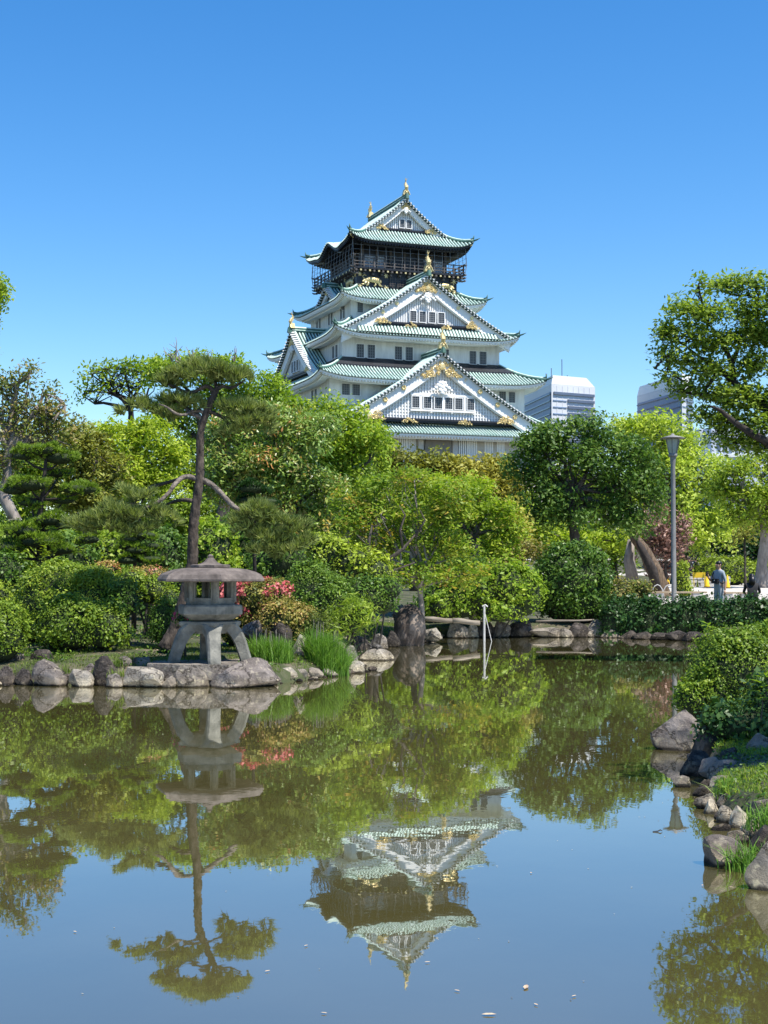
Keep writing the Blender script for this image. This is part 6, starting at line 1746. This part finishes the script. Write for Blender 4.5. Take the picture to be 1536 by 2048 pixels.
# ---------------------------------------------------------------- irises, grass
def blades(name, pts, mat, hgt, w, seed, parent=None, bend=.35, segs=3, **tags):
    """long curved blades: pts (n,3) roots"""
    rng = np.random.default_rng(seed); n = len(pts)
    a = rng.uniform(0, 2 * PI, n); d = np.stack([np.cos(a), np.sin(a), 0 * a], 1)
    h = hgt * rng.uniform(.55, 1.1, n)
    lean = rng.uniform(.02, bend, n)
    sd = np.stack([-np.sin(a + rng.normal(0, .6, n)), np.cos(a), 0 * a], 1)
    rows = []
    for k in range(segs + 1):
        t = k / segs
        c = pts + d * (lean * h * t * t)[:, None] * 1.3 + np.array([0, 0, 1]) * (h * (t - lean * .55 * t ** 2.2))[:, None]
        ww = w * (1 - t ** 1.5) * .5 + (.0005)
        rows.append((c - sd * ww, c + sd * ww))
    V = np.empty((n, segs, 4, 3))
    for k in range(segs):
        V[:, k, 0] = rows[k][0]; V[:, k, 1] = rows[k][1]; V[:, k, 2] = rows[k + 1][1]; V[:, k, 3] = rows[k + 1][0]
    tone = np.repeat(np.clip(rng.normal(.5, .2, n), 0, 1), segs)
    me = mesh_np(name, V.reshape(-1, 3), 4, tone); me.materials.append(mat)
    o = link(name, me, parent, **tags)
    if parent is not None: o.matrix_parent_inverse = Matrix.Translation(-Vector(parent.location))
    return o
def iris(px_, py, D, rx, ry, hgt, n, seed, label):
    rng = np.random.default_rng(seed); c = at(px_, py, D)
    e = empty('iris_clump', (c.x, D, gz(c.x, D)), label=label, cat='plant', group='iris clumps at the water')
    q = unit(rng.normal(size=(n, 3)))[:, :2] * np.sqrt(rng.random(n))[:, None]
    X = c.x + q[:, 0] * rx; Y = D + q[:, 1] * ry
    P = np.stack([X, Y, np.maximum(land_z(X, Y), -.05) - .02], 1)
    blades('blades', P, LM['iris'], hgt, .017, seed, e, bend=.62)
    m = MB()
    rr = random.Random(seed)
    for k in range(9):
        x, y = c.x + rr.uniform(-.6, .6) * rx, D + rr.uniform(-.5, .5) * ry; z = gz(x, y)
        m.tube([(x, y, z), (x + rr.uniform(-.05, .05), y, z + hgt * rr.uniform(1.0, 1.12))], [.006, .004], 4)
    o = m.build('seed_stalks', [M['barkpale']], e); o.matrix_parent_inverse = Matrix.Translation(-Vector(e.location))
iris(542, 1318, 25.3, .40, .4, .48, 1500, 5, 'lower clump of iris leaves right behind the lantern boulder')
iris(655, 1325, 26.0, .42, .45, .66, 2200, 6, 'tall dense clump of iris leaves on the point')
for (x, y, D, n, sd_, lb) in ((240, 1330, 24.3, 90, 7, 'small bright grass tuft between the rocks left of the lantern'), (235, 1352, 23.6, 60, 8, 'green weed tuft by the wide light grey boulder'), (130, 1345, 23.8, 50, 9, 'grass tuft right of the square purple boulder'),
                          (1492, 1740, 9.45, 160, 10, 'long grass tuft arching over the pointed boulder at lower right'), (1462, 1600, 11.9, 160, 11, 'green grass tuft behind the square hewn blocks'), (1530, 1655, 10.3, 120, 12, 'grass tuft at the right edge above the craggy boulder')):
    c = at(x, y, D); e = empty('grass_tuft', (c.x, D, gz(c.x, D)), label=lb, cat='grass tuft', group='grass tufts among the rocks')
    rng = np.random.default_rng(sd_); P = np.stack([c.x + rng.normal(0, .07, n), D + rng.normal(0, .07, n), 0 * rng.random(n)], 1); P[:, 2] = max(c.z, 0) - .02
    blades('blades', P, LM['iris'] if D < 20 else LM['grass'], .22 if D > 20 else .26, .010, sd_, e, bend=.8)
def lawn(name, x0, x1, y0, y1, n, seed, hgt, w, cond=None, mat='grass', label=None):
    rng = np.random.default_rng(seed)
    X = rng.uniform(x0, x1, n); Y = rng.uniform(y0, y1, n)
    sd = pond_sd(X, Y); k = sd > .04
    nz = np.array([noise.noise(Vector((x * 1.1, y * 1.1, seed))) for x, y in zip(X, Y)]); k &= nz > (-.15 if cond is None else cond)
    X, Y = X[k], Y[k]
    P = np.stack([X, Y, land_z(X, Y) - .01], 1)
    return blades(name, P, LM[mat], hgt, w, seed, kind='stuff', bend=.7, segs=2, label=label, cat='grass')
lawn('grass', -7, 0, 23.4, 27.5, 26000, 1, .07, .010, -.1, label='short turf on the left bank round the lantern')
lawn('grass', 2.3, 6.0, 8.4, 17.5, 80000, 2, .06, .006, -.12, mat='mid', label='lush grass on the near right bank between the rocks')
lawn('grass', -.8, 2, 28, 40, 14000, 3, .10, .014, -.3, label='sunlit lawn strip behind the tall standing rock')
lawn('grass', 6, 14, 39.5, 48, 12000, 4, .12, .016, -.3, label='lawn between the hedge and the plaza')
# low plants and litter on the left bank, uncountable
rng = np.random.default_rng(33)
n = 16000; X = rng.uniform(-7.5, 1, n); Y = rng.uniform(23.6, 33, n); k = pond_sd(X, Y) > .15; X, Y = X[k], Y[k]
nz = np.array([noise.noise(Vector((x * .9, y * .9, 7))) for x, y in zip(X, Y)]); k = nz > .05; X, Y = X[k], Y[k]
P = np.stack([X, Y, land_z(X, Y) + rng.uniform(.0, .12, len(X))], 1)
me = mesh_np('ground_cover', leaf_quads(P, unit(np.array([0, 0, 1]) + rng.normal(size=P.shape) * .5), .07, .5, rng), 4, rng.random(len(P))); me.materials.append(LM['azdark'])
link('ground_cover', me, kind='stuff', label='low leafy ground cover on the left bank', cat='ground cover')
n = 14000; X = rng.uniform(2.3, 6.5, n); Y = rng.uniform(8.4, 17.5, n); k = pond_sd(X, Y) > .0; X, Y = X[k], Y[k]
P = np.stack([X, Y, land_z(X, Y) + rng.uniform(.0, .05, len(X))], 1)
me = mesh_np('ground_cover', leaf_quads(P, unit(np.array([0, 0, 1]) + rng.normal(size=P.shape) * .5), .045, .5, rng), 4, rng.random(len(P))); me.materials.append(LM['azdark'])
link('ground_cover', me, kind='stuff', label='low leafy ground cover on the near right bank', cat='ground cover')
n = 9000; X = rng.uniform(-7.5, 9, n); Y = rng.uniform(23.6, 42, n); k = pond_sd(X, Y) > .05; X, Y = X[k], Y[k]
P = np.stack([X, Y, land_z(X, Y) + .012], 1)
me = mesh_np('leaf_litter', leaf_quads(P, unit(np.array([0, 0, 1]) + rng.normal(size=P.shape) * .25), .06, .5, rng), 4, rng.random(len(P))); me.materials.append(leafmat('dry_leaves', [(.12, .08, .05), (.30, .22, .14), (.42, .35, .25)], .1))
link('leaf_litter', me, kind='stuff', label='dry fallen leaves on the bank', cat='leaf litter')
# cobbles packed along the waterline
rng = np.random.default_rng(77); cb = [MB(), MB()]
for i in range(len(POND)):
    a = PA[i]; b = PA[(i + 1) % len(PA)]
    if min(a[0], b[0]) < -30 or max(a[1], b[1]) < 7: continue
    for k in range(int(np.linalg.norm(b - a) / .085)):
        t = rng.random(); p = a + (b - a) * t + rng.normal(size=2) * .14 + (0, -.12)
        r = rng.uniform(.03, .10); z = rng.uniform(-.05, .05)
        m = cb[rng.integers(0, 2)]
        i0 = len(m.v); m.ball((p[0], p[1], z), (r, r * .8, r * .7), 6)
        for j in range(i0, len(m.v)):
            x, y, zz = m.v[j]; q = noise.noise(Vector((x * 9, y * 9, zz * 9))) * r * .5; m.v[j] = (x + q, y - q, zz + q * .6)
cb[0].build('shore_cobbles', [M['rock']], kind='stuff', label='grey cobbles packed along the shore', cat='cobbles')
cb[1].build('shore_cobbles', [M['rockdark']], kind='stuff', label='dark cobbles packed along the shore', cat='cobbles')
# pollen and bits of debris on the surface, thicker near the shores
rng = np.random.default_rng(55); n = 9000
Y = rng.uniform(4, 39, n) ** 1.0; X = rng.uniform(-8, 10, n); sd = -pond_sd(X, Y); k = (sd > .05) & (rng.random(n) < np.where(sd < .7, .9, .10)); X, Y = X[k], Y[k]
P = np.stack([X, Y, np.full(len(X), .004)], 1)
me = mesh_np('floating_debris', leaf_quads(P, unit(np.array([0, 0, 1.0]) + rng.normal(size=P.shape) * .03), .016, .6, rng, fold=0), 4, rng.random(len(P))); me.materials.append(leafmat('debris', [(.10, .08, .05), (.30, .26, .18), (.5, .47, .38)], .1))
link('floating_debris', me, kind='stuff', label='pollen and tiny bits of debris floating on the pond', cat='debris')
# leaves drifting on the water
M['dryleaf'] = pmat('floating_leaf', (.50, .42, .28), .6, (.36, .22, .14), 30)
FL = [(978, 2031, 'largest pale leaf floating at the bottom centre'), (1052, 1976, 'thin pink leaf floating right of the bottom centre'), (914, 1983, 'small leaf floating left of the thin pink leaf'), (1148, 1994, 'tiny leaf floating at lower right of centre'), (1072, 2011, 'reddish leaf floating just above the bottom edge'),
      (855, 1926, 'white petal floating under the castle tip reflection'), (1062, 1747, 'reddish leaf floating in the sky reflection right of the castle'), (648, 2028, 'pink leaf floating near the bottom edge left of centre'), (612, 1893, 'white speck leaf floating left of the castle tip'), (150, 1865, 'dot like leaf floating lower left'),
      (125, 1461, 'curled leaf floating on the olive water at left'), (170, 1530, 'pale leaf floating below the left shrubs reflection'), (400, 1462, 'thin leaf floating beside the lantern leg reflection'), (1405, 1772, 'reddish leaf floating off the right boulder'), (1463, 1776, 'pale twig leaf floating right of the reddish one'), (535, 1944, 'white speck leaf floating under the pine reflection')]
for i, (x, y, lb) in enumerate(FL):
    t = math.tan(math.atan((y - 1024) / F) - PITCH); D = EYE / t
    c = at(x, y, D); m = MB(); L_ = .034 if i in (0, 1) else .016
    a = i * 1.3; ca, sa = math.cos(a), math.sin(a)
    pr = [(-1, 0, 0), (-.4, .35, .06), (.4, .3, .08), (1, 0, .02), (.4, -.3, .05), (-.4, -.35, .04)]
    pts = [((u_ * ca - v_ * sa) * L_, (u_ * sa + v_ * ca) * L_, .006 + w_ * L_) for u_, v_, w_ in pr]
    for j in range(len(pts)): m.face([(0, 0, .006), pts[j], pts[(j + 1) % 6]])
    m.build('floating_leaf', [M['dryleaf']], None, label=lb, cat='leaf', group='leaves floating on the pond').location = (c.x, D, 0)
m = MB(); t = math.tan(math.atan((1664 - 1024) / F) - PITCH); D = EYE / t; c = at(1316, 1664, D)
m.tube([(-.04, 0, .003), (0, 0, .006), (.02, .01, .014), (.035, .01, .006)], [.003, .005, .005, .002], 5)
m.build('floating_twig', [M['barkdark']], None, label='small dark twig floating above the reflection of the lamp', cat='twig').location = (c.x, D, 0)

# ================================================================== PEOPLE
M['skin'] = pmat('skin', (.42, .25, .17), .6)
M['hair'] = pmat('black_hair', (.008, .007, .007), .4)
M['tee'] = pmat('grey_blue_tee', (.27, .31, .35), .85, (.32, .36, .40), 6, bump=.2, bscale=14)
M['shorts'] = pmat('pale_trousers', (.36, .39, .40), .85)
M['blackcloth'] = pmat('black_cloth', (.012, .012, .014), .8, (.02, .02, .022), 5)
M['whitecloth'] = pmat('white_shirt', (.62, .60, .58), .85)
M['darkcloth'] = pmat('dark_navy_cloth', (.02, .022, .035), .8)
M['shoe'] = pmat('shoe', (.05, .05, .05), .6)

def person(label, loc, rz, tops, legs, joints, bones, scale=1.0, hairlen=0, group=None):
    """one skinned surface grown from a posed skeleton; faces take the colour of the bone they are nearest to"""
    names = list(joints); me = bpy.data.meshes.new('sk')
    me.from_pydata([joints[k][0] for k in names], [(names.index(a), names.index(b)) for a, b, m in bones], [])
    o = bpy.data.objects.new('sk', me); COL.objects.link(o)
    md = o.modifiers.new('s', 'SKIN'); sv = me.skin_vertices[0].data
    for i, k in enumerate(names):
        r = joints[k][1]; sv[i].radius = (r, r) if not hasattr(r, '__len__') else r
        sv[i].use_root = (k == 'pelvis')
    sb_ = o.modifiers.new('d', 'SUBSURF'); sb_.levels = 2; sb_.render_levels = 2
    bpy.context.view_layer.update()
    dg = bpy.context.evaluated_depsgraph_get()
    bm_ = bpy.data.meshes.new_from_object(o.evaluated_get(dg))
    bpy.data.objects.remove(o)
    mats = [M['skin'], tops, legs, M['shoe']]; bm_.materials.clear()
    for m in mats: bm_.materials.append(m)
    seg = [(np.array(joints[a][0]), np.array(joints[b][0]), m) for a, b, m in bones]
    for p in bm_.polygons:
        c = np.array(p.center); best = 9; bi = 0
        for a, b, m in seg:
            ab = b - a; t = np.clip((c - a) @ ab / (ab @ ab), 0, 1); d = np.linalg.norm(c - a - t * ab)
            if d < best: best, bi = d, m
        p.material_index = bi; p.use_smooth = True
    e = empty('person', loc, rz, label=label, cat='person', group=group); e.scale = (scale,) * 3
    link('body', bm_, e)
    hd = Vector(joints['head'][0])
    h = MB(); h.ball((hd.x, hd.y + .022, hd.z + .05), (.080, .095, .078), 14)
    if hairlen: h.tube([(hd.x, hd.y + .05, hd.z + .05), (hd.x, hd.y + .085, hd.z - .1), (hd.x, hd.y + .10, hd.z - hairlen)], [.085, .10, .06], 8)
    h.build('hair', [M['hair']], e, True)
    f = MB(); f.tube([(hd.x, hd.y - .085, hd.z + .02), (hd.x, hd.y - .112, hd.z - .012)], [.009, .015], 6)
    for s in (-1, 1): f.ball((hd.x + s * .082, hd.y, hd.z), (.014, .022, .03), 6)
    f.build('nose_and_ears', [M['skin']], e, True)
    f = MB()
    for s in (-1, 1): f.ball((hd.x + s * .032, hd.y - .083, hd.z + .018), (.017, .01, .010), 6)
    f.build('eyes', [M['hair']], e, True)
    f = MB(); f.ball((hd.x, hd.y - .085, hd.z - .045), (.024, .008, .007), 6); f.build('mouth', [pmat('lips', (.28, .11, .09), .6)], e, True)
    return e

def hand(e, wrist, dirv, palmn, curl, side, n='hand'):
    """palm with five bent fingers of different lengths"""
    w = Vector(wrist); d = Vector(dirv).normalized(); nrm = Vector(palmn).normalized(); s = d.cross(nrm).normalized() * side
    m = MB()
    m.tube([w, w + d * .05, w + d * .088], [.024, .032, .030], 8)
    for k, (off, L) in enumerate(((-.026, .066), (-.009, .076), (.009, .072), (.026, .056))):
        b = w + d * .080 + s * off
        d1 = (d * math.cos(curl * .5) + nrm * math.sin(curl * .5)); d2 = (d * math.cos(curl * 1.2) + nrm * math.sin(curl * 1.2)); d3 = (d * math.cos(curl * 1.8) + nrm * math.sin(curl * 1.8))
        p1 = b + d1 * L * .45; p2 = p1 + d2 * L * .32; p3 = p2 + d3 * L * .23
        m.tube([b, p1, p2, p3], [.010, .009, .008, .006], 6)
    t = w + d * .03 - s * .026; p1 = t + (d * .6 - s * .7 + nrm * .3).normalized() * .035; p2 = p1 + (d * .9 + nrm * .5).normalized() * .03
    m.tube([t, p1, p2], [.013, .011, .008], 6)
    m.build(n, [M['skin']], e, True)

SKB = [('pelvis', 'spine', 1), ('spine', 'chest', 1), ('chest', 'neck', 1), ('neck', 'jaw', 0), ('jaw', 'head', 0), ('head', 'crown', 0),
       ('chest', 'shL', 1), ('shL', 'elL', 1), ('elL', 'wrL', 0), ('chest', 'shR', 1), ('shR', 'elR', 1), ('elR', 'wrR', 0),
       ('pelvis', 'hipL', 2), ('hipL', 'knL', 2), ('knL', 'anL', 2), ('anL', 'toL', 3), ('pelvis', 'hipR', 2), ('hipR', 'knR', 2), ('knR', 'anR', 2), ('anR', 'toR', 3)]
def standing(**kw):
    j = {'pelvis': ((0, 0, .96), (.155, .115)), 'spine': ((0, .0, 1.14), (.145, .10)), 'chest': ((0, .0, 1.33), (.17, .115)), 'neck': ((0, .005, 1.475), .052),
         'jaw': ((0, -.015, 1.54), (.058, .062)), 'head': ((0, -.01, 1.60), (.072, .088)), 'crown': ((0, 0, 1.67), (.055, .065)),
         'shL': ((.175, 0, 1.40), .058), 'elL': ((.235, .02, 1.13), .042), 'wrL': ((.24, -.05, .88), .027),
         'shR': ((-.175, 0, 1.40), .058), 'elR': ((-.235, .02, 1.13), .042), 'wrR': ((-.24, -.05, .88), .027),
         'hipL': ((.09, 0, .90), .092), 'knL': ((.11, -.02, .50), .062), 'anL': ((.12, .02, .09), .042), 'toL': ((.14, -.14, .04), .036),
         'hipR': ((-.09, 0, .90), .092), 'knR': ((-.11, -.02, .50), .062), 'anR': ((-.12, .02, .09), .042), 'toR': ((-.14, -.14, .04), .036)}
    for k, v in kw.items(): j[k] = v
    return j
pm = at(1438, 1200, 42.2); gm = gz(pm.x, 42.2)
jm = standing(elR=((-.25, -.06, 1.14), .042), wrR=((-.12, -.30, 1.26), .027), elL=((.23, .05, 1.13), .042), wrL=((.25, .0, .87), .027))
man = person('man in grey blue tee with black sling bag looking at his phone behind the hedge', (pm.x, 42.2, gm), math.radians(-62), M['tee'], M['shorts'], jm, SKB, 1.03)
hand(man, (-.12, -.30, 1.26), (.25, -.35, .9), (.6, -.4, .1), .9, 1)
hand(man, (.25, 0, .87), (.0, -.1, -1), (-1, -.2, 0), .4, -1)
s = MB(); s.box(-.035, .035, -.006, .006, -.075, .075); ph = s.build('phone', [M['blackcloth']], None, label='dark phone held up by the man in the grey blue tee', cat='phone')
rzm = math.radians(-62)
def mw(v): return Matrix.Translation(man.location) @ Matrix.Rotation(rzm, 4, 'Z') @ Matrix.Scale(1.03, 4) @ Vector(v)
ph.location = mw((-.07, -.375, 1.36)); ph.rotation_euler = (-.35, 0, rzm)
bg_ = empty('sling_bag', mw((.02, -.135, 1.16)), rzm, label='small black sling bag worn across the chest of the man with the phone', cat='bag')
s = MB(); s.hexa([(-.13, -.05, -.07), (.10, -.05, -.10), (.10, .02, -.10), (-.13, .02, -.07)], [(-.12, -.04, .05), (.13, -.04, .05), (.13, .02, .05), (-.12, .02, .05)]); s.build('pouch', [M['blackcloth']], bg_)
s = MB(); s.tube([(-.12, 0, .04), (-.165, .02, .16), (-.17, .10, .27), (-.12, .17, .30), (.0, .27, .12), (.14, .22, -.05), (.19, .13, -.08), (.12, .0, -.03)], .016, 5); s.build('strap', [M['blackcloth']], bg_)
s = MB(); s.ball((0, -.055, -.0), (.02, .006, .02), 8); s.build('badge', [M['whitecloth']], bg_)
# seated person, back to us
pw = at(1505, 1200, 43.5); gw_ = gz(pw.x, 43.5)
jw = standing(pelvis=((0, 0, .52), (.17, .14)), spine=((0, -.03, .70), (.14, .11)), chest=((0, -.08, .90), (.165, .12)), neck=((0, -.10, 1.04), .05), jaw=((0, -.13, 1.10), (.055, .06)), head=((0, -.12, 1.155), (.072, .088)), crown=((0, -.10, 1.22), (.055, .065)),
              shL=((.16, -.09, .97), .055), elL=((.23, -.16, .74), .042), wrL=((.12, -.36, .66), .027), shR=((-.16, -.09, .97), .055), elR=((-.23, -.16, .74), .042), wrR=((-.12, -.36, .66), .027),
              hipL=((.10, -.04, .50), .09), knL=((.13, -.44, .50), .065), anL=((.13, -.42, .10), .04), toL=((.14, -.56, .04), .034), hipR=((-.10, -.04, .50), .09), knR=((-.13, -.44, .50), .065), anR=((-.13, -.42, .10), .04), toR=((-.14, -.56, .04), .034))
wo_ = person('person with long black hair in black clothes sitting with their back to the pond', (pw.x, 43.5, gw_), math.radians(172), M['blackcloth'], M['blackcloth'], jw, SKB, 1.06, hairlen=.20)
hand(wo_, (.12, -.36, .66), (-.3, -.9, 0), (0, 0, -1), .6, 1); hand(wo_, (-.12, -.36, .66), (.3, -.9, 0), (0, 0, -1), .6, -1)
s = MB(); s.box(-.3, .3, -.18, .18, 0, .42); st_ = s.build('stone_block', [M['concrete']], None, label='pale block used as a seat by the person in black', cat='block'); st_.location = (pw.x, 43.55, gw_)
# visitors strolling beyond the low wall
for (x, d, rz, top, leg, lb, pack) in ((1378, 86, 170, M['blackcloth'], M['darkcloth'], 'visitor in black seen from behind beyond the low wall, left one of the pair', False),
                                       (1391, 86.5, 185, M['whitecloth'], M['darkcloth'], 'visitor in a white shirt with a dark backpack beyond the low wall', True),
                                       (1429, 90, 150, M['whitecloth'], M['darkcloth'], 'dark haired visitor in white behind the man with the phone', False),
                                       (1446, 89, 100, M['whitecloth'], M['darkcloth'], 'visitor carrying a big black backpack behind the man with the phone', True)):
    q = at(x, 1150, d); g = gz(q.x, d)
    e = person(lb, (q.x, d, g), math.radians(rz), top, leg, standing(), SKB, 1.0, group='visitors beyond the wall')
    hand(e, (.24, -.05, .88), (0, -.1, -1), (-1, 0, 0), .5, -1); hand(e, (-.24, -.05, .88), (0, -.1, -1), (1, 0, 0), .5, 1)
    if pack:
        b = empty('backpack', (q.x, d, g), math.radians(rz), label='dark backpack on the ' + lb.split(' with')[0].split(' carrying')[0] + (' nearest the lamp post' if x < 1400 else ' right of the man'), cat='backpack')
        s = MB(); s.hexa([(-.15, .10, 1.02), (.15, .10, 1.02), (.14, .30, 1.02), (-.14, .30, 1.02)], [(-.13, .10, 1.48), (.13, .10, 1.48), (.10, .24, 1.46), (-.10, .24, 1.46)]); s.build('pack', [M['blackcloth']], b)
        for k in (-1, 1):
            s = MB(); s.tube([(k * .11, .1, 1.45), (k * .13, -.02, 1.49), (k * .13, -.13, 1.36), (k * .15, -.08, 1.15), (k * .14, .1, 1.06)], .016, 5); s.build('strap', [M['blackcloth']], b)
